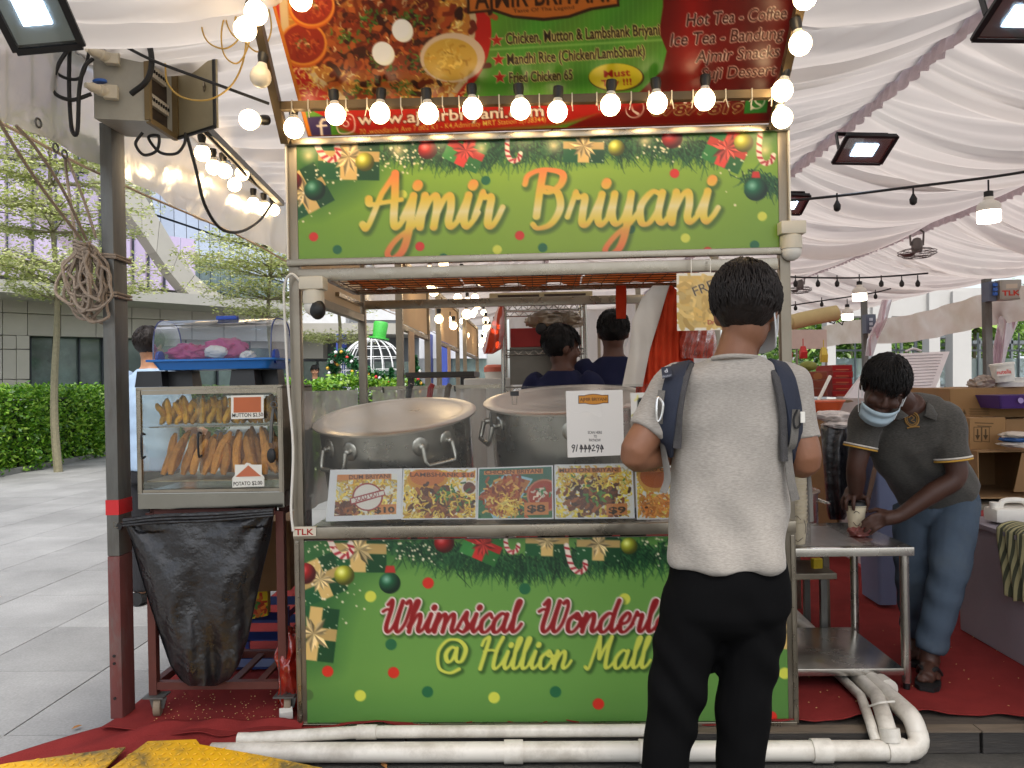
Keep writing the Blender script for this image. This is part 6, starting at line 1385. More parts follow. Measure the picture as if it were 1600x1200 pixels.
# ---- soft hanging things
def hanging(tt, lx, rx, yt, Y, depth, m, label, cat, rip=.012, fr_=.25, name='plastic_bag', rows=46, cols=64, seed=1, group=None, parent=None):
    V = np.zeros((rows, cols + 1, 3))
    for i in range(rows):
        t = i / (rows - 1); a = np.interp(t, tt, lx); b = np.interp(t, tt, rx); yy = np.interp(t, tt, yt); dp = depth * (.35 + .65 * math.sin(math.pi * min(1, .1 + .85 * t)))
        for j in range(cols + 1):
            th = 2 * math.pi * j / cols; s = .5 - .5 * math.cos(th); px_ = a + (b - a) * s; fr2 = -math.sin(th)
            V[i, j] = PY(px_, yy, Y + dp * fr2 + rip * math.sin(px_ * fr_ + seed + 1.5 * math.sin(t * 4 + seed)) * (.5 + t) + rip * .6 * mnoise.noise(Vector((px_ * .06, t * 7, seed))))
    o = grid_mesh(name, V, m, parent, True)
    return o if parent else tag(o, label, cat, group)
white_film = M_cloth('white_bag_film', (226, 218, 206), .3, .06, 9); red_m = M_cloth('red_carrier_film', (232, 84, 52), .3, .12, 9)
hanging([0, .15, .4, .7, 1], [1020, 1003, 988, 984, 972], [1046, 1040, 1030, 1016, 1004], [446, 465, 500, 545, 604], 3.08, .015, white_film, 'bundle of white carrier bags hanging beside the red ones', 'plastic bags', .006, .2, seed=2)
hanging([0, .15, .35, .7, 1], [1026, 1016, 1006, 998, 992], [1050, 1066, 1072, 1066, 1052], [446, 462, 500, 560, 625], 3.14, .03, red_m, 'bundle of pleated red carrier bags hanging from the rack', 'plastic bags', .012, .55, seed=5)
hanging([0, .2, .6, 1], [1045, 1040, 1046, 1050], [1056, 1070, 1082, 1086], [455, 475, 530, 600], 3.2, .03, red_m, 'second bundle of red carrier bags behind the yellow poster', 'plastic bags', .01, .4, seed=7)
hanging([0, .1, .5, 1], [963, 962, 962, 963], [978, 979, 979, 978], [446, 455, 475, 498], 3.4, .004, red_m, 'narrow red plastic strip hanging from the wire rack', 'plastic strip', .002, .3, seed=3)
hanging([0, .2, .5, .8, 1], [782, 774, 762, 754, 756], [786, 788, 788, 784, 770], [470, 490, 520, 545, 553], 4.4, .05, M_film('orange_mesh_film', (236, 140, 110), .3, .5, .0, (222, 110, 78)), 'orange bag hanging off the corner of the wire rack', 'plastic bag', .008, .4, seed=9)
hanging([0, .2, .6, 1], [1076, 1066, 1060, 1064], [1110, 1116, 1120, 1118], [500, 512, 535, 560], 3.12, .06, M_film('pink_red_film', (240, 130, 110), .3, .25, .1, (226, 120, 100), wr=.7, wscale=16), 'puffy pale red bag behind the customer and yellow poster', 'plastic bag', .008, .4, seed=4)
# yellow poster with its text
def pst(c):
    c.poly([(1061, 431), (1150, 431), (1150, 512), (1061, 512)], (206, 170, 92)); c.grains(lambda g_: (g_.uniform(1062, 1148), g_.uniform(432, 511)), 120, ((214, 180, 104), (196, 158, 80)), (8, 20), 6, 3)
    c.text('FREE', (1086, 463), (1128, 446), 15, (56, 44, 30), .0, 0, (220, 190, 130), 1); c.text('Drink', (1106, 507), (1130, 506), 7, (150, 40, 34), .01)
po = thing('poster', 'yellow FREE offer poster in a clear sleeve beside the hanging bags', 'poster', tuple(PY(1100, 515, 2.955)))
cv = Canvas([(1057, 427), (1154, 425), (1154, 515), (1058, 517)], 110, 102, (226, 218, 200)); pst(cv); cv.sheet('printed_poster', *[PY(x, y, 2.945) for x, y in ((1057, 427), (1154, 425), (1154, 515), (1058, 517))], print_card, po)
MB().prism([PY(x, y, 2.947) for x, y in ((1057, 427), (1154, 425), (1154, 515), (1058, 517))], (0, .001, 0)).build('poster_back', paper_back, po)
for x in (1080, 1110): MB().bar(PY(x, 427, 2.948), PY(x, 404, 2.955), .003).build('hanger', white_plastic, po)

# ---- pots
def pot(c, r, h, tilt, label, hrot):
    """c: centre of the lid rim; tilted towards the customers"""
    B = rotx(tilt[0]) @ roty(tilt[1]); c = Vector(c); t = thing('cooking_pot', label, 'pot', tuple(c - Vector((0, 0, h))), 'big aluminium pots on the counter'); T = lambda x, y, z: c + B @ Vector((x, y, z))
    MB().lathe([(r * .86, -h), (r * .90, -h + .02), (r * .915, -h * .5), (r * .92, -.012)], c, 56, B).build('pot_body', alu, t, True)
    MB().lathe([(r * .93, -.014), (r * 1.0, -.010), (r * 1.003, -.002), (r * .98, .003), (r * .86, .005), (r * .84, .002), (r * .80, .000), (r * .4, .005), (r * .02, .008)], c, 64, B).build('lid', M('lid_aluminium', (222, 214, 204), .34, .85, .06, 4, bump=.3, bscale=9, rvar=.08), t, True)
    for a0 in hrot:
        for s_ in (-1, 1):
            a = a0 + s_ * .19; p = T(r * .925 * math.sin(a), -r * .925 * math.cos(a), -.075); n_ = B @ Vector((math.sin(a), -math.cos(a), 0))
            lug = MB().ball(p, .036, 14, 8, (1, .22, 1.15), basis(B @ Vector((0, 0, 1)), B @ Vector((math.cos(a), math.sin(a), 0)))).build('lug', alu, t, True)
            MB().lathe([(.013, 0), (.013, .02), (.009, .024), (.0005, .025)], p + n_ * .004, 12, basis(n_)).build('rivet', alu, lug, True)
        pts = []
        for s_, dz, o in ((-1, -.075, .03), (-1, -.13, .045), (-.85, -.15, .05), (.85, -.15, .05), (1, -.13, .045), (1, -.075, .03)):
            a = a0 + s_ * .19; pts.append(T((r * .925 + o) * math.sin(a), -(r * .925 + o) * math.cos(a), dz))
        MB().tube(pts, .010, 10).build('bail_handle', alu, t, True)
    return t
cL = PY(617, 648, 3.39); cR = PY(886, 622, 3.42)
pot(cL, .36, .40, (R(10.5), R(-3.0)), 'big aluminium pot with the warm reflection on its lid', (-.62, .66)); pot(cR, .372, .46, (R(8.5), R(-2.0)), 'deeper aluminium pot behind the payment notice', (-1.25, .18))
# price cards leaning inside the guard
def food(c, x0, x1, y0, y1, cols, extra, seed, n=420):
    c.grains(lambda g_: (g_.uniform(x0, x1), g_.uniform(y0, y1)), n, cols, (5, 11), 2.4, seed); extra(c)
rice = ((222, 184, 62), (236, 210, 110), (206, 150, 40), (228, 196, 84)); meat = ((92, 46, 26), (120, 60, 30), (70, 34, 20), (150, 84, 40))
ora = (206, 128, 66); drk = (70, 34, 18)
def cA(c):
    food(c, 524, 622, 743, 808, rice + ((206, 200, 180), (170, 120, 60)), lambda c: None, 1); c.grains(lambda g_: (g_.normal(540, 12), g_.normal(795, 8)), 60, meat, (5, 10), 4, 2)
    c.poly([(520, 740), (612, 738), (612, 748), (520, 750)], ora); c.text('DUM BRIYANI', (546, 748.5), (610, 746.5), 6.5, drk, .012); c.poly([(586, 788), (620, 787), (620, 802), (586, 804)], ora); c.text('$10', (586, 801), (617, 800), 9, (50, 34, 16), .03)
    th = np.linspace(0, 6.28, 26); P = lambda k: np.c_[575 + 24 * k * np.cos(th), 776 + 22 * k * np.sin(th)]
    c.poly(P(1), (150, 44, 44)); c.poly(P(.9), (226, 216, 206)); c.poly([(547, 778), (600, 764), (603, 773), (549, 789)], (150, 44, 44)); c.poly([(549, 779), (600, 766), (601, 772), (550, 786)], (226, 216, 206)); c.text('SOLD OUT', (556, 783.5), (595, 773), 8, (140, 34, 36), .012)
def cB(c):
    food(c, 630, 744, 735, 810, rice, lambda c: None, 3); t = np.linspace(0, 6.28, 24); c.poly(np.c_[668 + 32 * np.cos(t), 748 + 17 * np.sin(t)], (206, 140, 40)); c.poly(np.c_[668 + 27 * np.cos(t), 746 + 13 * np.sin(t)], (196, 110, 46)); c.disc((733, 762), 12, (226, 210, 190)); c.disc((733, 762), 9, (96, 40, 26))
    c.grains(lambda g_: (g_.normal(690, 22), g_.normal(785, 12)), 170, meat, (6, 13), 5, 4); c.grains(lambda g_: (g_.normal(705, 14), g_.normal(778, 10)), 26, ((70, 122, 50), (40, 100, 50)), (5, 10), 3, 5); c.grains(lambda g_: (g_.uniform(632, 742), g_.uniform(770, 810)), 90, rice, (6, 11), 2, 6)
    c.poly([(640, 737), (742, 738), (742, 746), (640, 745)], (206, 110, 40)); c.text('LAMBSHANK $16', (641, 744.5), (741, 745), 6.5, drk, .012)
def cC(c):
    c.grad(lambda u, v: np.stack([40 + 20 * u, 104 + 0 * u, 88 - 30 * v], -1)); c.poly([(750, 770), (792, 738), (832, 748), (796, 808), (770, 810)], (150, 190, 206)); c.poly([(753, 770), (793, 742), (828, 751), (794, 804), (772, 806)], (178, 110, 50))
    c.grains(lambda g_: (g_.normal(788, 16), g_.normal(778, 14)), 220, ((150, 56, 26), (170, 80, 34), (120, 40, 20), (214, 160, 80)), (5, 10), 3.6, 7); c.grains(lambda g_: (g_.normal(795, 12), g_.normal(790, 8)), 90, rice, (5, 9), 2, 8)
    t = np.linspace(0, 6.28, 24); c.poly(np.c_[850 + 28 * np.cos(t), 774 + 26 * np.sin(t)], (196, 120, 90)); c.poly(np.c_[850 + 25 * np.cos(t), 774 + 23 * np.sin(t)], (166, 54, 30)); c.grains(lambda g_: (g_.normal(846, 7), g_.normal(770, 5)), 20, ((60, 120, 70), (220, 200, 180)), (4, 8), 3, 9)
    c.poly([(756, 736), (848, 732), (848, 740), (756, 742)], ora); c.text('CHICKEN BRIYANI', (758, 741), (845, 738.5), 6.3, drk, .012); c.poly([(818, 785), (857, 784), (857, 804), (818, 805)], ora); c.text('$8', (823, 800), (852, 799), 11, (50, 34, 16), .03)
def cD(c):
    food(c, 870, 988, 730, 808, ((226, 196, 40), (236, 214, 80), (206, 160, 60), (220, 206, 170)), lambda c: None, 10); c.grains(lambda g_: (g_.normal(925, 20), g_.normal(776, 14)), 190, meat, (6, 12), 5, 11); c.grains(lambda g_: (g_.normal(930, 22), g_.normal(765, 12)), 30, ((80, 132, 50), (226, 206, 80)), (5, 9), 3, 12); c.grains(lambda g_: (g_.uniform(872, 985), g_.uniform(735, 760)), 120, rice, (5, 9), 2, 13)
    c.poly([(872, 732), (970, 730), (970, 738), (872, 739)], ora); c.text('MUTTON BRIYANI', (874, 738), (966, 736.5), 6.3, drk, .012); c.poly([(947, 787), (980, 786), (980, 804), (947, 805)], ora); c.text('$9', (951, 802), (978, 801), 10, (50, 34, 16), .03)
def cE(c):
    food(c, 994, 1108, 733, 810, rice, lambda c: None, 14); t = np.linspace(0, 6.28, 24); c.poly(np.c_[1024 + 28 * np.cos(t), 745 + 24 * np.sin(t)], (206, 150, 70)); c.poly(np.c_[1024 + 24 * np.cos(t), 744 + 19 * np.sin(t)], (170, 84, 36)); c.disc((1012, 795), 13, (206, 180, 150)); c.disc((1012, 795), 10, (150, 104, 70)); c.disc((1012, 795), 5, (60, 30, 20))
    c.grains(lambda g_: (g_.uniform(1000, 1050), g_.uniform(772, 808)), 100, ((206, 120, 50), (226, 150, 70)), (5, 10), 2.6, 15); c.poly([(996, 731), (1100, 729), (1100, 737), (996, 738)], ora); c.text('FRIED CHICKEN', (998, 737), (1080, 735.5), 6.3, drk, .012)
for k, (q, fn, lb) in enumerate(([((516, 734), (629, 732), (627, 811), (509, 815)), cA, 'dum briyani price card stamped SOLD OUT leaning on the counter'], [((630, 732), (745, 731), (745, 811), (627, 812)), cB, 'lambshank price card leaning on the counter'], [((747, 731), (864, 727), (865, 811), (745, 812)), cC, 'chicken briyani price card marked $8 on the counter'], [((866, 726), (988, 724), (992, 810), (867, 811)), cD, 'mutton briyani price card marked $9 on the counter'], [((992, 729), (1108, 727), (1110, 810), (995, 812)), cE, 'fried chicken price card beside the customer elbow'])):
    t = thing('price_card', lb, 'price card', tuple(PY(q[3][0], q[3][1], YS + .03)), 'food price cards')
    cv = Canvas(list(q), 230, 160, (226, 222, 214)); fn(cv)
    H_, W_ = cv.img.shape[:2]; b_ = 16 if k == 0 else 4; wht = np.array((222, 220, 222)) / 255
    cv.img[:b_] = wht; cv.img[-b_:] = wht; cv.img[:, :(b_ + 8 if k == 0 else 4)] = wht; cv.img[:, -b_:] = wht
    ys_ = YS + .028; P = [PY(q[0][0], q[0][1], ys_ + .028), PY(q[1][0], q[1][1], ys_ + .028), PY(q[2][0], q[2][1], ys_), PY(q[3][0], q[3][1], ys_)]
    cv.sheet('printed_card', *P, print_card, t); MB().prism([p + Vector((0, .001, 0)) for p in P], (0, .002, 0)).build('card_back', paper_back, t)
# payment notice and the sheet beside it on the guard
def nq(c):
    t = np.linspace(0, 6.28, 24); c.poly(np.c_[928 + 21 * np.cos(t), 624 + 8.5 * np.sin(t)], (60, 34, 14)); c.poly([(904, 618), (951, 617), (951, 630), (904, 631)], (60, 34, 14)); c.poly(np.c_[928 + 20 * np.cos(t), 624 + 7.6 * np.sin(t)], (196, 130, 40)); c.poly([(905, 619), (950, 618), (950, 629), (905, 630)], (196, 130, 40)); c.text('AJMIR BRIYANI', (907, 627), (948, 626), 5.2, (50, 28, 12), .0)
    for tx, y, a, b in (('SCAN HERE', 678, 919, 941), ('TO', 684, 928, 933), ('PAYNOW', 690, 921, 939)): c.text(tx, (a, y), (b, y), 4.4, (30, 28, 28), .0)
    s_ = {'9': [(8, 8), (3, 10), (1, 6), (5, 2), (9, 4), (7, 12), (4, 20)], '1': [(5, 2), (2, 18)], '4': [(4, 2), (1, 12), (9, 12), (6, 4), (4, 20)], '2': [(1, 5), (5, 2), (7, 7), (1, 17), (9, 16)]}
    for i, ch in enumerate('91444294'): c.stroke([(893 + i * 6.4 + p[0] * .6, 694 + p[1] * .62) for p in s_[ch]], 1.3, (24, 22, 26))
nt_ = thing('payment_notice', 'white payment notice with handwritten number on the acrylic guard', 'notice', tuple(PY(930, 713, YS)))
q = [(884, 611), (973, 609), (975, 711), (887, 715)]; cv = Canvas(q, 240, 270, (224, 220, 214)); nq(cv); cv.sheet('printed_notice', *[PY(x, y, YS + .006) for x, y in q], print_card, nt_); MB().prism([PY(x, y, YS + .0068) for x, y in q], (0, .001, 0)).build('notice_back', paper_back, nt_)
q = [(985, 614), (1075, 611), (1075, 730), (988, 732)]; cv = Canvas(q, 80, 100, (222, 218, 210)); cv.poly([(996, 622), (1060, 622), (1060, 690), (996, 690)], (40, 44, 46)); cv.grains(lambda g_: (g_.normal(1015, 12), g_.normal(650, 14)), 40, ((206, 196, 120), (120, 150, 80)), (5, 10), 4, 2)
nt2 = thing('notice_sheet', 'white sheet with a dark photo beside the payment notice', 'notice', tuple(PY(1030, 730, YS))); cv.sheet('printed_notice', *[PY(x, y, YS + .0058) for x, y in q], print_card, nt2); MB().prism([PY(x, y, YS + .0066) for x, y in q], (0, .001, 0)).build('notice_back', paper_back, nt2)
bc = thing('binder_clip', 'black binder clip on the top edge of the acrylic guard', 'clip', tuple(PY(804, 614, YS))); MB().box(PY(804, 615, YS + .004), (.033, .012, .018)).build('clip_body', black_plastic, bc); MB().tube([PY(800, 619, YS), PY(801, 632, YS), PY(807, 632, YS), PY(808, 619, YS)], .0015, 5).build('clip_wire', steel, bc)

# ---- right side: table, pipes, stores
tb = thing('steel_table', 'stainless steel work table with undershelf beside the stall', 'table', (1.28, 3.55, .1))
TX0, TX1, TY0, TY1, TZ = 1.0, 1.562, 3.27, 3.85, .705
mirror_s = M('polished_table_steel', (200, 196, 188), .24, .95, .08, 5, rvar=.08, dirt=.2, dirtcol=(120, 112, 104))
MB().box(((TX0 + TX1) / 2, (TY0 + TY1) / 2, TZ - .018), (TX1 - TX0, TY1 - TY0, .036), None, .003).build('table_top', mirror_s, tb, True)
MB().box(((TX0 + TX1) / 2 - .02, (TY0 + TY1) / 2, .178), (TX1 - TX0 - .05, TY1 - TY0 - .03, .03), None, .003).build('undershelf', mirror_s, tb, True)
for x in (TX0 + .04, TX1 - .03):
    for y in (TY0 + .03, TY1 - .03):
        lg = MB().tube([(x, y, .13), (x, y, TZ - .036)], .019, 14).build('leg', mirror_s, tb, True); MB().tube([(x, y, .101), (x, y, .132)], .014, 10).build('foot', black_plastic, lg, True)
for (x, y, lb) in ((1.13, 3.40, 'plastic sheet taped on the steel table top'),):
    V = np.zeros((10, 14, 3))
    for i in range(10):
        for j in range(14): V[i, j] = (1.08 + .3 * j / 13, 3.30 + .45 * i / 9, TZ + .003 + .002 * math.sin(j * 1.3) * math.sin(i * 1.7))
    tag(grid_mesh('table_sheet', V, M_film('table_film', (226, 224, 222), .5, .1, .25, (222, 218, 216), wr=.5, wscale=12), None, True), 'wrinkled clear plastic sheet lying on the steel table', 'plastic sheet')
# cup stack in its sleeve
cup_m = M('paper_cup', (222, 208, 178), .55, 0, .04, 6); ink = M('cup_print_brown', (70, 52, 40), .6)
def cup(c, h, r0, r1, parent=None):
    return MB().lathe([(r0 * .9, 0), (r0, .002), (r1, h - .004), (r1 + .003, h - .002), (r1 + .003, h + .002), (r1 - .001, h + .001), (r0 * .95, .006)], c, 26)
cx, cy_ = PY(1246, 830, 3.36).x, 3.36
g = np.random.default_rng(5)
for k in range(15):
    z = TZ + .002 + (.1 + (k - 1) * .0185 if k else 0)
    if k == 0:
        o = one('paper_cup', cup((cx, cy_, z), .098, .030, .040), cup_m, 'bottom paper cup with brown leaf print of the tall stack', 'paper cup', 'stacked paper cups', True)
        for p_ in ([(1238, 815), (1244, 806), (1251, 812)], [(1240, 838), (1246, 846), (1255, 840)], [(1256, 812), (1259, 822), (1258, 834)]): MB().tube(cr([PY(a, b, cy_ - .042) for a, b in p_], 5), .0014, 5).build('cup_print', ink, o)
    else:
        one('paper_cup', MB().lathe([(.0385, 0), (.0405, .014), (.0435, .0145), (.0435, .0182), (.039, .018)], (cx + g.normal(0, .001), cy_, z), 26), cup_m, 'nested paper cup rim in the tall stack by the customer', 'paper cup', 'stacked paper cups', True)
slv = M_film('cup_sleeve_film', (242, 240, 236), .86, .15, .03, (226, 224, 220), wr=.6, wscale=14)
tag(MB().lathe([(.050, 0), (.052, .1), (.050, .25), (.046, .4)], (cx + .004, cy_, TZ + .002), 20, cap=False).build('cup_sleeve', slv, None, True), 'clear plastic sleeve round the stacked cups', 'plastic sleeve')
# the cup being filled
ccx = PY(1338, 835, 3.53).x; kc = thing('takeaway_cup', 'printed takeaway cup with a black lid held by the worker', 'cup', (ccx, 3.53, TZ))
zc0 = TZ + .026; cup((ccx, 3.53, zc0), .11, .031, .043).build('cup_wall', cup_m, kc, True); MB().lathe([(.045, .106), (.046, .116), (.042, .122), (.038, .128), (.01, .129)], (ccx, 3.53, zc0), 24).build('lid', black_plastic, kc, True)
for p_ in ([(1334, 802), (1338, 799), (1343, 802)], [(1333, 816), (1339, 822), (1344, 818)]): MB().tube(cr([PY(a, b, 3.53 - .0405) for a, b in p_], 5), .0015, 5).build('cup_print', ink, kc)
crumple('paper_bag', (ccx + .012, 3.52, TZ + .022), .045, .042, .022, M_film('pink_bag', (226, 150, 140), .3, .3, .05, (206, 122, 112)), 2.7, 'pink plastic bag round the foot of the takeaway cup', 'plastic bag', .3)
# rubbish pots and rims behind the customer
def big_pot(c, r, h, label):
    t = thing('steel_pot', label, 'pot', tuple(c)); MB().lathe([(r * .95, 0), (r, .02), (r, h), (r * 1.06, h + .004), (r * 1.06, h + .01), (r * .95, h + .006)], c, 30).build('pot_body', alu, t, True)
    MB().tube(cr([(c[0] + r + .0, c[1] - .05, c[2] + h * .8), (c[0] + r + .05, c[1] - .05, c[2] + h * .72), (c[0] + r + .05, c[1] + .05, c[2] + h * .72), (c[0] + r, c[1] + .05, c[2] + h * .8)], 4), .008, 8).build('handle', alu, t, True)
big_pot((PY(1215, 760, 4.15).x, 4.15, .60), .20, .22, 'squat steel pot on the low stand behind the customer'); big_pot((PY(1212, 700, 4.3).x, 4.35, .83), .17, .34, 'upper steel pot stacked behind the customer arm')
st_ = thing('low_stand', 'low steel stand under the stacked pots', 'stand', (1.2, 4.2, .1)); MB().box((1.22, 4.25, .575), (.6, .5, .03)).build('stand_top', steel_dull, st_)
for x in (.97, 1.47):
    for y in (4.03, 4.47): MB().box((x, y, .33), (.03, .03, .46)).build('leg', steel_dull, st_)
sh = PY(1258, 895, 3.95); st2 = thing('floor_dolly', 'grey steel burner stand on the carpet behind the table', 'burner stand', (sh.x, 3.95, .1)); MB().box((sh.x - .05, 4.02, sh.z), (.36, .3, .03), None, .004).build('shelf', steel_dull, st2)
for x in (-.16, .1):
    for y in (3.9, 4.14): MB().box((sh.x - .03 + x, y, (sh.z + .1) / 2 - .006), (.03, .03, sh.z - .125)).build('leg', steel_dark, st2)
q = PY(1276, 880, 3.9); one('yellow_sponge', MB().box(q, (.05, .03, .05), rotz(.2), .004), M('sponge_yellow', (206, 176, 40), .8), 'yellow sponge block on the burner stand', 'sponge')

# PVC drain pipes: front run, bends and the runs under the table
def pipe(pts, r, label, fit=(), bends=None):
    t = thing('drain_pipe', label, 'pipe', tuple(pts[0]), 'white PVC drain pipes'); MB().tube(pts, r, 16).build('pipe_run', pvc, t, True)
    for a, b in fit: MB().tube([a, b], r * 1.17, 16).build('coupling', pvc, t, True)
    return t
zp = .052; yp1 = 2.86
V3 = Vector
def bend(a, b, c, r, n=7):
    a, b, c = V3(a), V3(b), V3(c); d0 = (a - b).normalized() * r; d1 = (c - b).normalized() * r
    return [b + d0 * (1 - t) ** 2 + d1 * t ** 2 for t in np.linspace(0, 1, n)]
xe = PY(1440, 1160, yp1).x; xs_ = PY(330, 1165, yp1).x
e1 = PZ(1339, 1042, .142); e0 = PZ(1425, 1105, .142); dirp = (e0 - e1).normalized(); far1 = e1 - dirp * .75; kn = e0 + dirp * .09; kn = V3((xe, kn.y, .142)); low = V3((xe, yp1, zp))
pts = [far1, e1] + bend(e1, V3((xe, 2.905, .142)), V3((xe, 2.875, zp)), .06) + bend(V3((xe, 2.88, .09)), V3((xe, yp1, zp)), V3((xs_, yp1, zp)), .055) + [V3((xs_, yp1, zp))]
pipe(pts, .036, 'thickest white PVC pipe turning down off the stage and along its front', [(V3((x, yp1, zp)), V3((x + .07, yp1, zp))) for x in (-.15, .35, .98, 1.25)] + [(e1.lerp(e0, .45), e1.lerp(e0, .6)), (e1.lerp(e0, .05), e1.lerp(e0, .15))])
x2 = PY(1385, 1130, 2.9).x; f0 = PZ(1240, 960, .136); f1 = PZ(1372, 1090, .136)
pipe([f0 + (f0 - f1) * .3, f0, f1] + bend(f1, V3((x2, 2.91, .136)), V3((x2, yp1 + .01, .09)), .05) + [V3((x2, yp1 + .005, .085))], .031, 'middle white PVC pipe elbowing down into the front run', [(f0.lerp(f1, .55), f0.lerp(f1, .66)), (V3((x2, yp1 + .02, .125)), V3((x2, yp1 + .006, .08)))])
x3 = PY(1360, 1130, 2.92).x; f0 = PZ(1238, 985, .128); f1 = PZ(1345, 1088, .128)
pipe([f0 + (f0 - f1) * .3, f0, f1] + bend(f1, V3((x3, 2.92, .128)), V3((x3, yp1 + .02, .08)), .035) + [V3((x3, yp1 + .015, .08))], .019, 'thinnest white PVC pipe joining the front run', [(f0.lerp(f1, .55), f0.lerp(f1, .62))])
a = PY(372, 1160, 2.90); pipe([V3((a.x, 2.90, .086)), V3((PY(420, 1160, 2.9).x, 2.905, .088)), V3((PY(560, 1158, 2.9).x, 2.91, .105)), V3((PY(1010, 1152, 2.9).x, 2.912, .106))], .023, 'slim white pipe lying on the front run by the yellow ramp', [(V3((PY(557, 1158, 2.9).x, 2.91, .105)), V3((PY(588, 1158, 2.9).x, 2.91, .105)))])
one('cable_tie', MB().tube(cr([PZ(1355, 1105, .14), PZ(1375, 1098, .18), PZ(1398, 1096, .18)], 5), .004, 6), white_plastic, 'white strap tying the middle pipes together', 'strap', None, True)

# grey partition with stores on and behind it
pw = thing('grey_partition', 'grey-mauve board partition along the stage edge', 'partition', (2.2, 3.3, .1)); mauve = M('mauve_board', (140, 132, 140), .5, 0, .08, 2, dirt=.3, dirtcol=(112, 98, 96))
MB().box((2.19, 3.25, .39), (.05, 1.62, .57), None, .004).build('board', mauve, pw); MB().box((2.60, 4.07, .39), (.78, .04, .57)).build('board', mauve, pw); MB().box((2.55, 3.25, .68), (.8, 1.6, .02)).build('top_board', mauve, pw)
crumple('grey_sheet', (2.38, 3.28, .72), .22, .3, .05, M('pale_dust_sheet', (190, 184, 180), .8, 0, .08, 6), 3.0, 'pale dust sheet heaped on the grey partition top', 'cloth', .25)
def towel():
    nu, nv = 30, 50; V = np.zeros((nv, nu, 3))
    for i in range(nv):
        t = i / (nv - 1)
        for j in range(nu):
            s = j / (nu - 1); fold = .014 * math.sin(s * 16 + t * 2) * (.4 + t)
            if t < .3: x = 2.30 - .45 * t; z = .712 + .02 * math.sin(t * 10)
            else: x = 2.155; z = .705 - (t - .3) * .43
            V[i, j] = (x - .01 + fold, 3.55 + (.24 - .07 * t) * (s - .5) + .02 * math.sin(t * 5), z + .01 * math.sin(s * 7) * t)
    return V
m_, n_, l_ = nt('striped_towel'); b_ = n_['Principled BSDF']; geo = n_.new('ShaderNodeTexCoord'); wv = n_.new('ShaderNodeTexWave'); wv.bands_direction = 'Y'; wv.inputs['Scale'].default_value = 14; wv.inputs['Distortion'].default_value = .6; l_.new(geo.outputs['Object'], wv.inputs[0]); rp_ = n_.new('ShaderNodeValToRGB'); rp_.color_ramp.elements[0].color = (*lin((74, 76, 58)), 1); rp_.color_ramp.elements[1].color = (*lin((166, 158, 116)), 1); rp_.color_ramp.elements[0].position = .4; rp_.color_ramp.elements[1].position = .6; l_.new(wv.outputs[0], rp_.inputs[0]); l_.new(rp_.outputs[0], b_.inputs['Base Color']); b_.inputs['Roughness'].default_value = .95
tag(grid_mesh('towel', towel(), m_, None, True, .004), 'olive striped towel hung over the grey partition', 'towel')
jc = thing('jerry_can', 'white plastic jerry can with a moulded handle on the partition', 'jerry can', (2.42, 3.85, .70)); q = PY(1572, 812, 3.85)
MB().box((q.x + .02, 3.85, .735), (.20, .12, .07), None, .02).build('can_body', white_plastic, jc, True); MB().tube(cr([(q.x - .03, 3.85, .765), (q.x - .01, 3.85, .80), (q.x + .08, 3.85, .80), (q.x + .11, 3.85, .765)], 5), .014, 8).build('handle', white_plastic, jc, True); MB().lathe([(.022, 0), (.022, .03), (.005, .032)], (q.x - .055, 3.85, .765), 14).build('cap', white_plastic, jc, True)

def carton(x0, y0, x1, y1, Y, dep, label, draw=None, rz=0.0, m=card_m, open_=False, name='cardboard_box'):
    a = PY(x0, y0, Y); b = PY(x1, y1, Y); c = V3(((a.x + b.x) / 2, Y + dep / 2, (a.z + b.z) / 2)); t = thing(name, label, 'cardboard box', (c.x, c.y, b.z), 'boxes stored beside the stage'); w, h = b.x - a.x, a.z - b.z
    if open_:
        MB().box(c + V3((0, 0, -h / 2 + .004)), (w, dep, .008)).box(c + V3((0, dep / 2, 0)), (w, .006, h)).box(c + V3((-w / 2, 0, 0)), (.006, dep, h)).box(c + V3((w / 2, 0, 0)), (.006, dep, h)).box(c + V3((0, 0, h / 2)), (w, dep, .008)).build('box_walls', m, t)
        MB().box(c + V3((.1, -dep / 2 - .06, .02)), (w * .6, .006, h * .9), rotx(.35)).build('flap', m, t)
    else:
        MB().box(c, (w, dep, h), rotz(rz), .004).build('box_walls', m, t); MB().box(c + V3((0, 0, h / 2 + .0015)), (.05, dep * 1.0, .002), rotz(rz)).build('tape_strip', M('packing_tape', (166, 132, 90), .25), t)
    if draw:
        cv_ = Canvas([(x0, y0), (x1, y0), (x1, y1), (x0, y1)], 110, max(30, int(110 * h / w)), (150, 116, 78)); draw(cv_); cv_.sheet('printed_face', *[PY(x, y, Y - .0045) for x, y in ((x0 + 1, y0 + 1), (x1 - 1, y0 + 1), (x1 - 1, y1 - 1), (x0 + 1, y1 - 1))], M_print('matt_print', .85, .2), t)
    return t
ink_ = (74, 58, 40)
def d1_(c): 
    for k, y in enumerate((640, 644, 648)): c.stroke([(1515, y), (1545, y)], 1.2, ink_)
    c.poly([(1503, 648), (1506, 640), (1509, 648)], ink_)
def d2_(c):
    c.stroke([(1523, 660), (1552, 661)], 1.6, ink_, .8); c.stroke([(1527, 665), (1549, 666)], 1.4, ink_, .8)
    for x in (1521, 1534):
        c.stroke([(x, 667), (x + 12, 667), (x + 12, 691), (x, 690), (x, 667)], .9, ink_); c.stroke([(x + 6, 671), (x + 6, 682)], 2.2, ink_); c.poly([(x + 2, 680), (x + 10, 680), (x + 6, 688)], ink_)
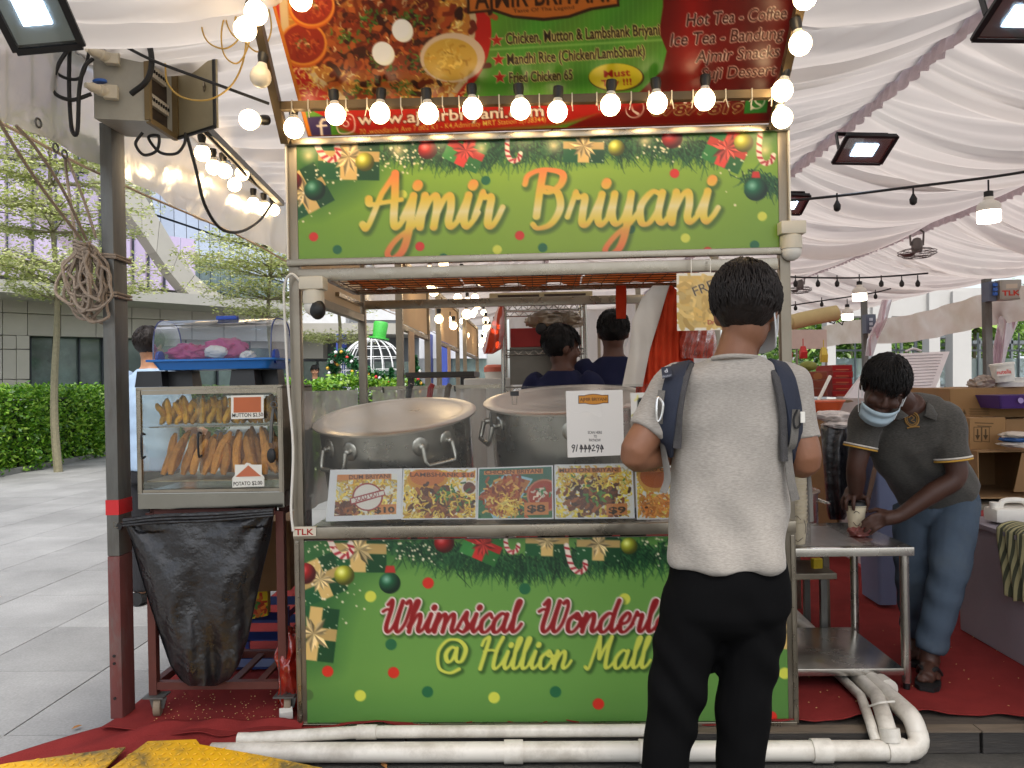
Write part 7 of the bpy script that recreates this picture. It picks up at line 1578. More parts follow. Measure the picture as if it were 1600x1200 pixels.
carton(1484, 607, 1640, 651, 4.62, .5, 'long cardboard carton under the white tubs', d1_); carton(1514, 653, 1572, 703, 4.45, .5, 'cardboard box printed with handling arrows', d2_); carton(1571, 655, 1640, 703, 4.52, .4, 'plain end of a brown box beside the arrow-marked one')
carton(1528, 706, 1640, 778, 4.35, .5, 'open cardboard box with torn flap under the arrow-marked box', None, 0, card_m, True); carton(1484, 652, 1513, 775, 4.7, .4, 'tall plain carton behind the bending worker')
carton(1468, 607, 1483, 652, 4.75, .4, 'narrow carton behind the worker shoulder')
sl_ = thing('store_table', 'grey trestle table carrying the cardboard boxes', 'table', (2.9, 4.6, .1)); zs_ = PY(1560, 781, 4.4).z; MB().box((2.95, 4.65, zs_ - .02), (1.3, .75, .03)).build('table_top', steel_dull, sl_)
for x in (2.4, 3.5):
    for y in (4.32, 4.98): MB().box((x, y, (zs_ - .04 + .1) / 2), (.035, .035, zs_ - .14)).build('leg', steel_dark, sl_)
pt = thing('purple_tray', 'purple carton tray lying on the brown boxes', 'carton', tuple(PY(1580, 640, 4.5))); a = PY(1558, 618, 4.4); MB().loft([rr(a.x + .03, a.x + .40, 4.42, 4.7, a.z - .075, .01, 3), rr(a.x, a.x + .42, 4.38, 4.74, a.z, .01, 3)]).build('tray_body', M('purple_card', (74, 48, 116), .5), pt); MB().lathe([(.016, -.001), (.016, .001)], (a.x + .12, 4.385, a.z - .03), 16, rotx(R(80))).build('round_mark', M('pale_purple', (150, 130, 180), .5), pt)
for k, (dy, col, nm) in enumerate(((0, (206, 196, 186), 'white'), (.028, (52, 92, 150), 'blue'), (.05, (196, 186, 172), 'cream'))):
    q = PY(1592, 694, 4.3); crumple('folded_cloth', q + V3((0, 0, dy)), .09, .09, .018, M('cloth_' + nm, col, .9), 3 + k, nm + ' folded cloth on the small stack beside the arrow-marked box', 'cloth', .2)
wt2 = thing('plastic_bucket', 'white bucket with red lettering lying on the food tubs', 'bucket', tuple(PY(1568, 590, 4.6))); q = PY(1567, 583, 4.62)
MB().lathe([(.055, -.05), (.062, .045), (.066, .046), (.066, .058), (.02, .06)], q, 24, roty(-.12)).build('bucket_body', white_plastic, wt2, True)
cv = Canvas([(1556, 577), (1582, 575), (1583, 586), (1557, 588)], 60, 26, (214, 206, 196)); cv.text('nutella', (1557, 585), (1581, 583), 6.5, (190, 40, 34), .02); cv.sheet('printed_label', *[PY(x, y, 4.552) for x, y in ((1557, 577), (1581, 575), (1582, 586), (1558, 588))], print_card, wt2)
for k in range(2):
    q = PY(1576, 601 - 7 * k, 4.66); one('food_tub', MB().lathe([(.075, -.012), (.08, .010), (.084, .011), (.084, .016), (.02, .017)], q, 24), white_plastic, ('lower flat white food tub under the lettered bucket', 'upper flat white food tub under the lettered bucket')[k], 'tub', None, True)
crumple('plastic_bag', PY(1535, 597, 4.66), .075, .05, .035, M_film('clear_crinkle', (226, 216, 206), .35, .2, .1, (206, 186, 170), wr=.6), 6.6, 'clear crinkled bag with a red strip on the long carton', 'plastic bag', .3)
# freezer with its lid up
fz = thing('chest_freezer', 'white chest freezer with its ribbed lid propped open', 'freezer', tuple(PY(1420, 700, 5.4))); a = PY(1385, 553, 5.6); b = PY(1484, 549, 5.6); c = PY(1462, 606, 5.35); d = PY(1362, 612, 5.35)
nn = (b - a).cross(d - a).normalized(); nn = nn if nn.y < 0 else -nn
lid_o = MB().prism([a, b, c, d], -nn * .06).build('lid', M('freezer_white', (206, 198, 200), .4), fz)
for k in range(11): t = (k + .8) / 12; MB().bar(a.lerp(d, t).lerp(b.lerp(c, t), .12) + nn * .004, a.lerp(d, t).lerp(b.lerp(c, t), .90) + nn * .004, .016, .008, tuple(nn)).build('lid_rib', M('freezer_white'), lid_o)
MB().tube(cr([a.lerp(b, .3) + V3((0, 0, .012)), a.lerp(b, .42) + V3((0, 0, .03)), a.lerp(b, .55) + V3((0, 0, .012))], 5), .008, 6).build('lid_handle', M('freezer_white'), lid_o, True)
MB().box(((c.x + d.x) / 2, 5.62, (c.z + .1) / 2 - .03), (.52, .5, c.z - .16), None, .01).build('cabinet', M('freezer_white'), fz)
l2 = MB().prism([PY(1372, 556, 5.3), PY(1384, 554, 5.3), PY(1356, 622, 5.15), PY(1322, 622, 5.15)], (0, .05, 0)).build('side_lid', M('freezer_white'), fz)
# crates, fruit, sacks in the middle distance
red_cr = M('red_crate_card', (150, 36, 38), .6, 0, .12, 8, dirt=.3, dirtcol=(190, 120, 90))
for k in range(5):
    def dr(c):
        y = 575 + 10 * k; c.grad(lambda u, v: np.stack([156 + 0 * u, 36 + 0 * u, 38 + 0 * u], -1)); c.stroke([(1306, y + 3), (1326, y + 3)], 1.6, (206, 150, 96), .7); c.stroke([(1308, y + 6), (1322, y + 6)], 1.2, (206, 150, 96), .7)
    a_ = carton(1300 + (k % 2), 570.5 + 10 * k, 1332 + (k % 2), 580 + 10 * k, 6.0, .35, ('topmost red printed carton by the white broom', 'second red printed carton from the top by the broom', 'middle red printed carton of the column by the broom', 'fourth red printed carton from the top by the broom', 'lowest red printed carton of the column by the broom')[k], dr, 0, red_cr)
one('carton_pallet', MB().box((PY(1316, 620, 6.0).x, 6.18, .65), (.5, .4, 1.0)), card_m, 'brown carton carrying the column of red cartons', 'cardboard box')
for k in range(3): carton(1252, 581 + 13 * k, 1293, 593.5 + 13 * k, 5.8, .35, ('brown fruit carton under the green melon', 'middle brown fruit carton of the melon pile', 'lowest brown fruit carton of the melon pile')[k], lambda c: (c.grad(lambda u, v: np.stack([128 + 0 * u, 66 + 0 * u, 52 + 0 * u], -1)), c.disc((1278, 588), 8, (150, 96, 60), .6, 3)), 0, M('fruit_carton', (128, 72, 56), .7))
one('fruit_crate_base', MB().box((PY(1272, 620, 5.8).x, 5.98, .64), (.30, .36, 1.02)), card_m, 'tall carton under the brown fruit cartons', 'cardboard box')
one('melon', MB().ball(PY(1263, 572, 5.9), .062, 16, 10, (1.05, 1, .62)), M('melon_green', (124, 128, 56), .7, 0, .25, 30), 'green melon on top of the brown fruit cartons', 'melon', None, True)
for (x, y0, y1, col, lb) in ((1255, 541, 560, (196, 44, 44), 'red packet hanging above the melon'), (1287, 543, 566, (206, 180, 70), 'yellow packet hanging beside the red one'), (1232, 546, 560, (190, 60, 40), 'small red packet hanging by the stall post')):
    a = PY(x - 6, y0, 6.2); b = PY(x + 6, y1, 6.2); one('hanging_packet', MB().loft([rr(a.x, b.x, 6.19, 6.21, b.z, .004, 3), rr(a.x + .004, b.x - .004, 6.17, 6.23, (a.z + b.z) / 2, .004, 3), rr(a.x + .012, b.x - .012, 6.19, 6.21, a.z, .004, 3)]).tube([((a.x + b.x) / 2, 6.2, a.z), ((a.x + b.x) / 2, 6.2, a.z + .06)], .004, 5), M('packet_%d' % x, col, .5), lb, 'packet')
one('broom_handle', MB().tube([PY(1272, 640, 5.4), PY(1297, 588, 5.6)], .012, 8), white_plastic, 'slanting white broom handle before the red cartons', 'broom', None, True)
hanging([0, .1, .5, .9, 1], [1284, 1282, 1286, 1292, 1296], [1330, 1336, 1334, 1326, 1320], [662, 668, 720, 800, 812], 4.7, .12, bag_black, 'black bin bag standing behind the bending worker', 'bin bag', .014, .3, 'bin_bag', seed=6)
sack = M('white_sack', (206, 196, 190), .8, 0, .06, 6, bump=.2)
crumple('sack', PY(1300, 650, 4.7), .10, .09, .035, sack, 1.2, 'white sack lying over the black bin bag', 'sack', .18); crumple('sack', PY(1308, 664, 4.66), .085, .08, .025, sack, 5.2, 'flattened lower white sack over the black bin bag', 'sack', .2)
ob = thing('orange_basin', 'orange plastic basin beside the white sacks', 'basin', tuple(PY(1282, 648, 5.0))); MB().lathe([(.11, 0), (.15, .09), (.158, .092), (.158, .1), (.14, .098)], PY(1280, 650, 5.0), 26).build('basin_body', M('orange_plastic', (206, 90, 50), .4), ob, True)
crumple('newspaper', PY(1300, 627, 5.3), .12, .1, .014, M('flat_card', (160, 130, 96), .85), 8.2, 'flattened brown cardboard piece over the orange basin', 'cardboard', .2)
bn2 = thing('blue_bin', 'grey-blue lidded bin behind the worker', 'bin', tuple(PY(1375, 780, 4.5))); a = PY(1358, 688, 4.5); b = PY(1396, 780, 4.5); MB().loft([rr(a.x + .02, b.x - .01, 4.45, 4.7, .12, .02), rr(a.x, b.x + .02, 4.42, 4.72, a.z - .02, .02), rr(a.x - .01, b.x + .03, 4.41, 4.73, a.z, .02), rr(a.x - .01, b.x + .03, 4.41, 4.73, a.z + .02, .02)]).build('bin_body', M('grey_blue_plastic', (110, 120, 150), .5), bn2, True)
crumple('plastic_bag', PY(1385, 712, 4.38), .06, .04, .05, M('navy_film', (60, 66, 130), .35), 3.3, 'navy plastic bag hung on the grey-blue bin', 'plastic bag', .3)
one('umbrella_pole', MB().tube([PY(1352, 800, 3.75), PY(1362, 755, 3.9), PY(1374, 700, 4.0), PY(1380, 670, 4.1)], [.009, .012, .01, .014], 8), M('brown_stick', (92, 66, 50), .7), 'slanting brown stick propped behind the table', 'stick', None, True)

# ---- lamps and fans under the ceiling
def festoon(pix, lamps, sockets, label):
    t = thing('festoon_cable', label, 'string light', tuple(PY(*pix[0])), 'festoon cables'); MB().tube(cr([PY(*p) for p in pix], 8), .009, 6).build('cable_run', black_rubber, t, True)
    for (x, y, Y) in sockets:
        p = PY(x, y, Y); sk = MB().lathe([(.010, .0), (.022, .012), (.024, .04), (.016, .055), (.006, .075)], p - V3((0, 0, .035)), 10).build('lamp_holder', black_rubber, t, True); MB().tube([p + V3((0, 0, .03)), p + V3((0, 0, .085))], .006, 5).build('drop_lead', black_rubber, sk)
    for (x, y, Y) in lamps:
        p = PY(x, y, Y); lb = MB().lathe([(.065, -.07), (.068, -.06), (.068, .0)], p, 20).build('lamp_diffuser', M_emit('lamp_diffuser_lit', (255, 240, 214), 6.0), t, True)
        MB().lathe([(.069, .0), (.069, .035), (.055, .055), (.03, .07), (.028, .09)], p, 20).build('lamp_body', white_plastic, t, True); MB().lathe([(.027, .088), (.027, .125), (.012, .13)], p, 12).build('lamp_holder', black_rubber, t, True); MB().tube([p + V3((0, 0, .12)), p + V3((0, 0, .2))], .006, 5).build('drop_lead', black_rubber, t)
festoon([(1205, 316, 5.2), (1310, 306, 5.15), (1425, 292, 5.1), (1546, 277, 5.0), (1640, 262, 4.9)], [(1545, 330, 5.0)], [(1308, 322, 5.15), (1427, 312, 5.1)], 'black festoon cable with one big drum lamp under the drapes')
festoon([(1215, 432, 8), (1278, 434, 8), (1343, 434, 8), (1400, 431, 8), (1450, 427, 8)], [(1343, 459, 8)], [(x, 443, 8) for x in (1243, 1278, 1308, 1377, 1409, 1434)], 'black festoon cable with a row of empty holders level with the fans')
festoon([(1218, 480, 10), (1284, 470, 10), (1325, 464, 10), (1368, 457, 10), (1392, 451, 10)], [(1324, 491, 10)], [(1243, 481, 10), (1284, 475, 10), (1368, 463, 10)], 'lowest festoon cable sagging towards the rolled yellow banner')
def fan(c, r, label):
    t = thing('ceiling_fan', label, 'fan', tuple(c), 'caged fans under the drapes'); c = V3(c); cage = M('fan_grey', (104, 98, 96), .5, .3)
    MB().lathe([(.05, .02), (.06, .05), (.06, .14), (.04, .18), (.015, .19)], c, 16).build('motor', cage, t, True)
    for rr_, z in ((r, 0), (r, .03), (r * .7, -.035), (r * .35, -.045), (r * .75, .05)): MB().tube([c + V3((rr_ * math.cos(a), rr_ * math.sin(a), z)) for a in np.linspace(0, 6.28, 29)[:-1]], .0045, 5, closed=True).build('cage_ring', cage, t)
    for k in range(3):
        a = k * 2.094; b_ = MB(); d_ = V3((math.cos(a), math.sin(a), 0)); p_ = V3((-math.sin(a), math.cos(a), 0)); b_.add([c + d_ * .04 + p_ * .02 + V3((0, 0, .02)), c + d_ * .04 - p_ * .02, c + d_ * r * .9 - p_ * .07 + V3((0, 0, -.01)), c + d_ * r * .9 + p_ * .06 + V3((0, 0, .02))], [(0, 1, 2, 3)]); b_.build('blade', cage, t)
    mb = MB()
    for k in range(20): a = k * .314; mb.tube([c + V3((math.cos(a) * .05, math.sin(a) * .05, -.045)), c + V3((math.cos(a) * r * .7, math.sin(a) * r * .7, -.035)), c + V3((math.cos(a) * r, math.sin(a) * r, 0)), c + V3((math.cos(a) * r * .75, math.sin(a) * r * .75, .05))], .002, 4)
    mb.build('cage_wire', cage, t); MB().tube([c + V3((.07, 0, .1)), c + V3((.08, 0, .25)), c + V3((0, 0, .32))], .012, 6).tube([c + V3((-.07, 0, .1)), c + V3((-.08, 0, .25)), c + V3((0, 0, .32))], .012, 6).build('bracket', cage, t)
fan(PY(1433, 397, 9.1), .205, 'grey caged fan hanging from the pleated seam by the drum lamp'); fan(PY(1250, 454, 13), .19, 'grey caged fan hanging deeper in the marquee')

# ---- open far side: poles, boxes, rolled sheets, valance, columns, greenery
XRt = 5.75
def pole(px_, ytop, ybot, Y, label):
    a = PY(px_, ytop, Y); one('tent_post', MB().box((a.x, Y, (a.z + .1) / 2), (.08, .08, a.z - .1)), steel_dark, label, 'post', 'posts along the far side')
pole(1541, 436, 0, 9.5, 'dark tent post carrying the TLK electrical box'); pole(1350, 470, 0, 13, 'dark tent post carrying the slim blue-grey box')
eb_ = thing('electrical_box', 'grey electrical box lettered TLK on the dark tent post', 'electrical box', tuple(PY(1580, 470, 9.3))); a = PY(1564, 437, 9.3); b = PY(1597, 467, 9.3); MB().box(((a.x + b.x) / 2, 9.42, (a.z + b.z) / 2), (b.x - a.x, .2, a.z - b.z)).build('box_case', box_m, eb_); c0 = PY(1546, 437, 9.35); MB().box(((c0.x + a.x) / 2 - .004, 9.45, (a.z + b.z) / 2 - .01), (a.x - c0.x - .02, .16, a.z - b.z)).build('socket_case', M('dark_blue_grey', (92, 104, 124), .5), eb_)
cv = Canvas([(1565, 438), (1596, 437), (1596, 466), (1565, 467)], 60, 56, (166, 164, 158)); cv.text('TLK', (1566, 462), (1594, 461), 8, (190, 60, 50), .03); cv.poly([(1572, 444), (1590, 443), (1590, 450), (1572, 451)], (196, 186, 170)); cv.sheet('printed_front', *[PY(x, y, 9.315) for x, y in ((1565, 438), (1596, 437), (1596, 466), (1565, 467))], M_print('matt_print'), eb_)
for k in range(3): MB().box(PY(1555, 445 + 7 * k, 9.345), (.05, .02, .04)).build('socket', M('blue_socket_cap'), eb_)
e2 = thing('electrical_box', 'slim blue-grey electrical box on the second dark post', 'electrical box', tuple(PY(1362, 520, 12.8))); a = PY(1354, 491, 12.8); b = PY(1370, 520, 12.8); MB().box(((a.x + b.x) / 2, 12.9, (a.z + b.z) / 2), (b.x - a.x, .15, a.z - b.z)).build('box_case', M('dark_blue_grey'), e2)
for k in range(3): MB().box(PY(1361, 499 + 7 * k, 12.78), (.05, .02, .045)).build('socket', M('pale_socket', (190, 200, 214), .5), e2)
roll_m = M_film('pink_pvc_roll', (230, 212, 220), .3, .22, .04, (220, 202, 210), wr=.4, wscale=9)
hanging([0, .3, .7, 1], [1570, 1562, 1552, 1545], [1600, 1596, 1576, 1562], [466, 490, 540, 600], 9.75, .12, roll_m, 'gathered clear plastic curtain beside the TLK box', 'plastic curtain', .03, .35, 'plastic_curtain', seed=3); hanging([0, .3, .7, 1], [1378, 1370, 1355, 1352], [1394, 1386, 1372, 1364], [468, 500, 530, 556], 12.2, .12, roll_m, 'gathered clear plastic curtain by the slim blue-grey box', 'plastic curtain', .03, .35, 'plastic_curtain', seed=5)
V = np.zeros((8, 80, 3))
for i in range(8):
    for j in range(80):
        s = j / 79; p = PX(1608 - 216 * s, 446 + 26 * s, XRt) ; Y = 8.2 + 7.5 * s; z0_ = 2.42 + .05 * math.sin(s * 9); V[i, j] = (XRt + .03 * math.sin(j * .8 + i), Y, z0_ - .42 * i / 7)
tag(grid_mesh('side_valance', V, M_cloth('stained_valance', (228, 224, 216), .6, .15, 2.0, None, (204, 194, 178)), None, True), 'stained white valance sheet along the open far side', 'valance')
rb_ = thing('rolled_banner', 'rolled yellowish banner slung under the far drapes', 'banner', tuple(PY(1270, 500, 11))); MB().tube(cr([PY(1232, 505, 11), PY(1260, 498, 11), PY(1290, 492, 11), PY(1312, 488, 11)], 5), [.05] + [.11] * 14 + [.04], 10).build('roll', M('yellow_canvas', (196, 180, 130), .8, 0, .1, 4), rb_, True)
mb = MB(); g = np.random.default_rng(6)
for k in range(14): x = 1226 + k * 6.3; mb.tube([PY(x, 512 - k * .8, 11), PY(x + 8, 500 + g.uniform(-8, 8), 11), PY(x + 12, 508 - k, 11)], .012, 4)
mb.build('dark_lashing', black_rubber, rb_)
fq2 = lambda x0, y0, x1, y1, Y, d, name, m, parent: fq(x0, y0, x1, y1, Y, d, name, m, parent)
wb = thing('notice_board', 'plain pinkish board wall beneath the rolled banner', 'board', tuple(PY(1255, 560, 12))); fq(1222, 515, 1292, 545, 12, .05, 'board', M('pinkish_board', (214, 200, 192), .7), wb)
for x in (1224, 1245, 1291): fq(x, 545, x + 2, 610, 12, .05, 'leg', steel_dull, wb)
hall = thing('open_hall', 'white columned hall with glazed rails beyond the open far side', 'building', tuple(PY(1440, 610, 16)))
wc = M('white_column', (178, 176, 172), .7, 0, .04, 1)
for (x0, x1) in ((1292, 1306), (1364, 1393), (1452, 1469), (1489, 1502), (1502, 1518), (1620, 1650)): fq(x0, 455, x1, 640, 33, .6, 'column', wc, hall)
fq(1200, 450, 1700, 494, 33.2, 1, 'lintel', wc, hall)
fr_g = M('grey_frame', (110, 116, 118), .5, .3); pale_g = M_film('rail_glass', (222, 232, 232), .6, .08, .1, (196, 210, 210))
for k in range(10): x = 1306 + k * 32; fq(x, 560, x + 30, 600, 35, .03, 'rail_pane', pale_g, hall); fq(x + 30.3, 520, x + 31.7, 622, 34.9, .1, 'rail_post', fr_g, hall)
fq(1300, 546, 1620, 549, 34.9, .1, 'rail', fr_g, hall); fq(1300, 600, 1620, 604, 34.9, .1, 'rail', fr_g, hall)
fq(1400, 522, 1492, 528, 39, 3, 'shelter_roof', fr_g, hall); fq(1520, 532, 1620, 537, 39, 3, 'shelter_roof', fr_g, hall)
for x in (1408, 1430, 1480, 1530, 1580): fq(x, 528, x + 3, 624, 39, .15, 'shelter_post', fr_g, hall)
fb = thing('office_block', 'pale office block far beyond the columned hall', 'building', tuple(PY(1480, 600, 90)))
fq(1290, 470, 1700, 600, 90, 5, 'wall', M('pale_office', (196, 202, 208), .6), fb)
for k in range(13):
    for j in range(4): fq(1300 + k * 28, 480 + j * 18, 1322 + k * 28, 490 + j * 18, 89.7, .1, 'window', gl1, fb)
tl_ = M_leaf('tree_leaf', ((46, 84, 26), (84, 128, 40), (128, 166, 70), (166, 196, 106)), .4)
def bushy(px_, Y, h, r, label, seed):
    q = PY(px_, 600, Y); g = np.random.default_rng(seed); t = thing('tree', label, 'tree', (q.x, Y, 0), 'trees beyond the hall'); C = []
    for k in range(16): c = np.array([q.x + g.normal(0, r * .5), Y + g.normal(0, r * .5), h * .62 + g.normal(0, h * .16)]); C.append(c + g.normal(0, r * .22, (170, 3)))
    leaves('crown', np.concatenate(C), .2, tl_, t, .3, seed); MB().tube([(q.x, Y, 0), (q.x + .1, Y, h * .7)], [.12, .05], 7).build('trunk', bark, t)
for k, (x, Y, h, r, lb) in enumerate(((1330, 46, 6.6, 2.8, 'leafy tree beyond the hall by the slim electrical box'), (1415, 50, 6.2, 3.0, 'leafy tree beyond the hall over the freezer lid'), (1445, 54, 7.6, 2.8, 'taller leafy tree beyond the shelter roof'), (1535, 46, 6.0, 3.0, 'leafy tree beyond the hall behind the TLK post'), (1590, 50, 6.8, 3.0, 'leafy tree beyond the hall by the gathered curtain'), (1260, 50, 6.0, 2.8, 'leafy tree beyond the pinkish board'))): bushy(x, Y, h, r, lb, 70 + k)
def palm(px_, Y, h, label, seed):
    q = PY(px_, 600, Y); t = thing('palm_tree', label, 'palm', (q.x, Y, 0), 'palms beyond the hall'); MB().tube([(q.x, Y, 0), (q.x + .08, Y, h)], [.12, .08], 8).build('trunk', bark, t); g = np.random.default_rng(seed)
    for k in range(14):
        a = k * .45; L = g.uniform(1.6, 2.3); d = V3((math.cos(a), math.sin(a), 0)); p_ = V3((-math.sin(a), math.cos(a), 0)); V = []; F = []
        for i in range(7):
            s = i / 6; c = V3((q.x + .08, Y, h)) + d * L * s + V3((0, 0, L * (.75 * s - .95 * s * s))); w = .3 * math.sin(math.pi * min(1, .15 + s * .85)); V += [c - p_ * w - V3((0, 0, w * .5)), c, c + p_ * w - V3((0, 0, w * .5))]
        for i in range(6): o = 3 * i; F += [(o, o + 1, o + 4, o + 3), (o + 1, o + 2, o + 5, o + 4)]
        MB().add(V, F).build('frond', M('palm_frond', (120, 150, 60), .5, 0, .15, 8), t, True)
palm(1522, 42, 3.9, 'low palm between the white columns', 3); palm(1478, 43, 3.7, 'low palm behind the white column by the shelter', 4)
# bicycles
def bike(px_, py_, Y, rz, label, col):
    q = PY(px_, py_, Y); t = thing('bicycle', label, 'bicycle', (q.x, Y, q.z - .33), 'parked bicycles'); rub = black_rubber; fm = M('bike_' + label.split()[0], col, .35, .2); o = V3((q.x, Y, q.z)); Rz = rotz(rz); T = lambda x, z, y=0: o + Rz @ V3((x, y, z))
    for x in (-.5, .5):
        w = MB().tube([T(x + .32 * math.cos(a), .32 * math.sin(a)) for a in np.linspace(0, 6.28, 29)[:-1]], .02, 6, closed=True).build('wheel', rub, t); MB().tube([T(x + .295 * math.cos(a), .295 * math.sin(a)) for a in np.linspace(0, 6.28, 25)[:-1]], .01, 5, closed=True).build('rim', steel, w)
        mb = MB()
        for k in range(12): mb.tube([T(x, 0), T(x + .29 * math.cos(k * .524), .29 * math.sin(k * .524))], .002, 4)
        mb.build('spoke', steel, w)
    for a, b in (((-.5, 0), (-.15, .02)), ((-.5, 0), (-.22, .42)), ((-.15, .02), (-.25, .5)), ((-.15, .02), (.36, .42)), ((-.22, .42), (.36, .48)), ((.36, .55), (.5, 0))): MB().tube([T(*a), T(*b)], .017, 7).build('frame_tube', fm, t)
    MB().box(T(-.26, .54), (.24, .12, .05), Rz, .015).build('saddle', rub, t); MB().tube([T(.38, .6, -.26), T(.34, .62), T(.38, .6, .26)], .013, 6).build('handlebar', rub, t)
for k, (x, Y, rz, lb, col) in enumerate(((1488, 28, .5, 'white bicycle parked behind the freezer lid', (206, 206, 206)), (1510, 28.6, .7, 'black bicycle parked beside the white one', (40, 40, 44)), (1532, 29.4, .4, 'grey bicycle parked nearest the dark TLK post', (120, 124, 130)), (1590, 29, .6, 'green bicycle parked behind the food tubs', (70, 120, 60)))): bike(x, proj((PY(x, 600, Y).x, Y, .34))[1], Y, rz, lb, col)

# ---- people
def seg_tube(mb, pts, rad, n=14):
    mb.tube(cr([Vector(p) for p in pts], 5), list(np.interp(np.linspace(0, 1, (len(pts) - 1) * 5 + 1), np.linspace(0, 1, len(rad)), rad)), n)
def add_head(mb, c, face, up, s=1.0):
    """skull, jaw, nose, ears, brow, in a head frame: x right, y face, z up"""
    y = Vector(face).normalized(); z = Vector(up); z = (z - y * z.dot(y)).normalized(); x = y.cross(z); B = Matrix((x, y, z)).transposed(); c = Vector(c)
    T = lambda a, b, d: c + B @ (Vector((a, b, d)) * s)
    mb.ball(T(0, -.012, .032), s, 20, 14, (.075, .094, .084), B); mb.ball(T(0, .012, -.03), s, 18, 12, (.062, .076, .082), B); mb.ball(T(0, .055, -.092), .03 * s, 12, 8)
    mb.tube([T(0, .086, .022), T(0, .100, .0), T(0, .106, -.018)], [.008 * s, .011 * s, .014 * s], 8); mb.ball(T(-.012, .092, -.02), .009 * s, 8, 6); mb.ball(T(.012, .092, -.02), .009 * s, 8, 6)
    for k in (-1, 1):
        mb.ball(T(k * .077, -.006, -.002), s, 12, 8, (.012, .024, .033), B); mb.ball(T(k * .032, .074, .036), s, 10, 6, (.024, .012, .008), B); mb.ball(T(k * .038, .066, -.02), s, 10, 6, (.024, .02, .022), B)
    mb.tube([T(-.024, .084, -.052), T(0, .092, -.05), T(.024, .084, -.052)], [.004 * s, .008 * s, .004 * s], 8); mb.tube([T(-.02, .082, -.06), T(0, .09, -.062), T(.02, .082, -.06)], [.004 * s, .008 * s, .004 * s], 8)
    return B, T
hair_black = M('black_hair', (18, 15, 14), .55, 0, .3, 60, bump=.5, bscale=160, stretch=(1, 1, .25), spec=.25)
hair_brown = M('dark_brown_hair', (26, 18, 14), .5, 0, .4, 60, bump=.5, bscale=160, stretch=(1, 1, .25), spec=.35)
def hair(parent, c, B, s, m, vol=(1, 1, 1), seed=0, n=520, nape=-.045, length=.035, front=.055, crown=(0, -.02, .10)):
    """cap of hair with loose strands that break its outline"""
    c = Vector(c); g = np.random.default_rng(seed); V = []; F = []; seg, rg = 40, 26; keep = {}
    def P(th, ph):
        q = Vector((math.sin(th) * math.cos(ph) * .084 * vol[0], math.sin(th) * math.sin(ph) * .103 * vol[1] - .014, math.cos(th) * .094 * vol[2] + .034))
        k = 1 + .05 * mnoise.noise(q * 28 + Vector((seed, 0, 0))) + .035 * mnoise.noise(q * 75 + Vector((0, seed, 0))); return Vector((q.x * k, q.y * k, q.z * k))
    pts = [[P(math.pi * i / rg, 2 * math.pi * j / seg) for j in range(seg)] for i in range(rg + 1)]
    def ok(q): 
        if q.z < nape + .010 * mnoise.noise(q * 90) + .006 * math.sin(q.x * 70): return False
        if q.y > .03 and q.z < front + .012 * math.sin(q.x * 90): return False
        if q.y > -.012 and q.z < .01: return False
        return True
    idx = {}
    def vid(i, j):
        j %= seg
        if (i, j) not in idx: idx[(i, j)] = len(V); V.append(c + B @ (pts[i][j] * s))
        return idx[(i, j)]
    for i in range(rg):
        for j in range(seg):
            qs = [pts[i][j], pts[i][(j + 1) % seg], pts[i + 1][(j + 1) % seg], pts[i + 1][j]]
            if ok(sum(qs, Vector()) / 4): F.append((vid(i, j), vid(i, j + 1), vid(i + 1, j + 1), vid(i + 1, j)))
    def onto(p, k):
        e_ = Vector((p.x / (.084 * vol[0]), (p.y + .014) / (.103 * vol[1]), (p.z - .034) / (.094 * vol[2]))); e_ = e_ / max(e_.length, 1e-6) * k
        return Vector((e_.x * .084 * vol[0], e_.y * .103 * vol[1] - .014, e_.z * .094 * vol[2] + .034))
    mb = MB(); mb.add(V, F); cw_ = Vector(crown)
    for _ in range(n):
        th = math.acos(1 - 1.25 * g.uniform()); ph = g.uniform(0, 6.28); q = P(th, ph)
        if not ok(q): continue
        d = (q - cw_); nr = Vector((q.x / .7, q.y, q.z - .03)).normalized(); d = d - nr * d.dot(nr); d = d.normalized() if d.length > 1e-4 else Vector((0, 1, 0)); d = (d + Vector(g.normal(0, .18, 3))).normalized()
        L = length * g.uniform(.6, 1.3); a = q * 1.0; b = onto(q + d * L * .5, g.uniform(1.02, 1.05)); e = onto(q + d * L, g.uniform(1.0, 1.045)); mb.tube([c + B @ (p * s) for p in (a, b, e)], [.0026 * s, .0030 * s, .0006 * s], 3, cap=False)
    me = mb.mesh('hair')
    for p in me.polygons: p.use_smooth = True
    o = mesh_obj('hair', me, m, parent); return o
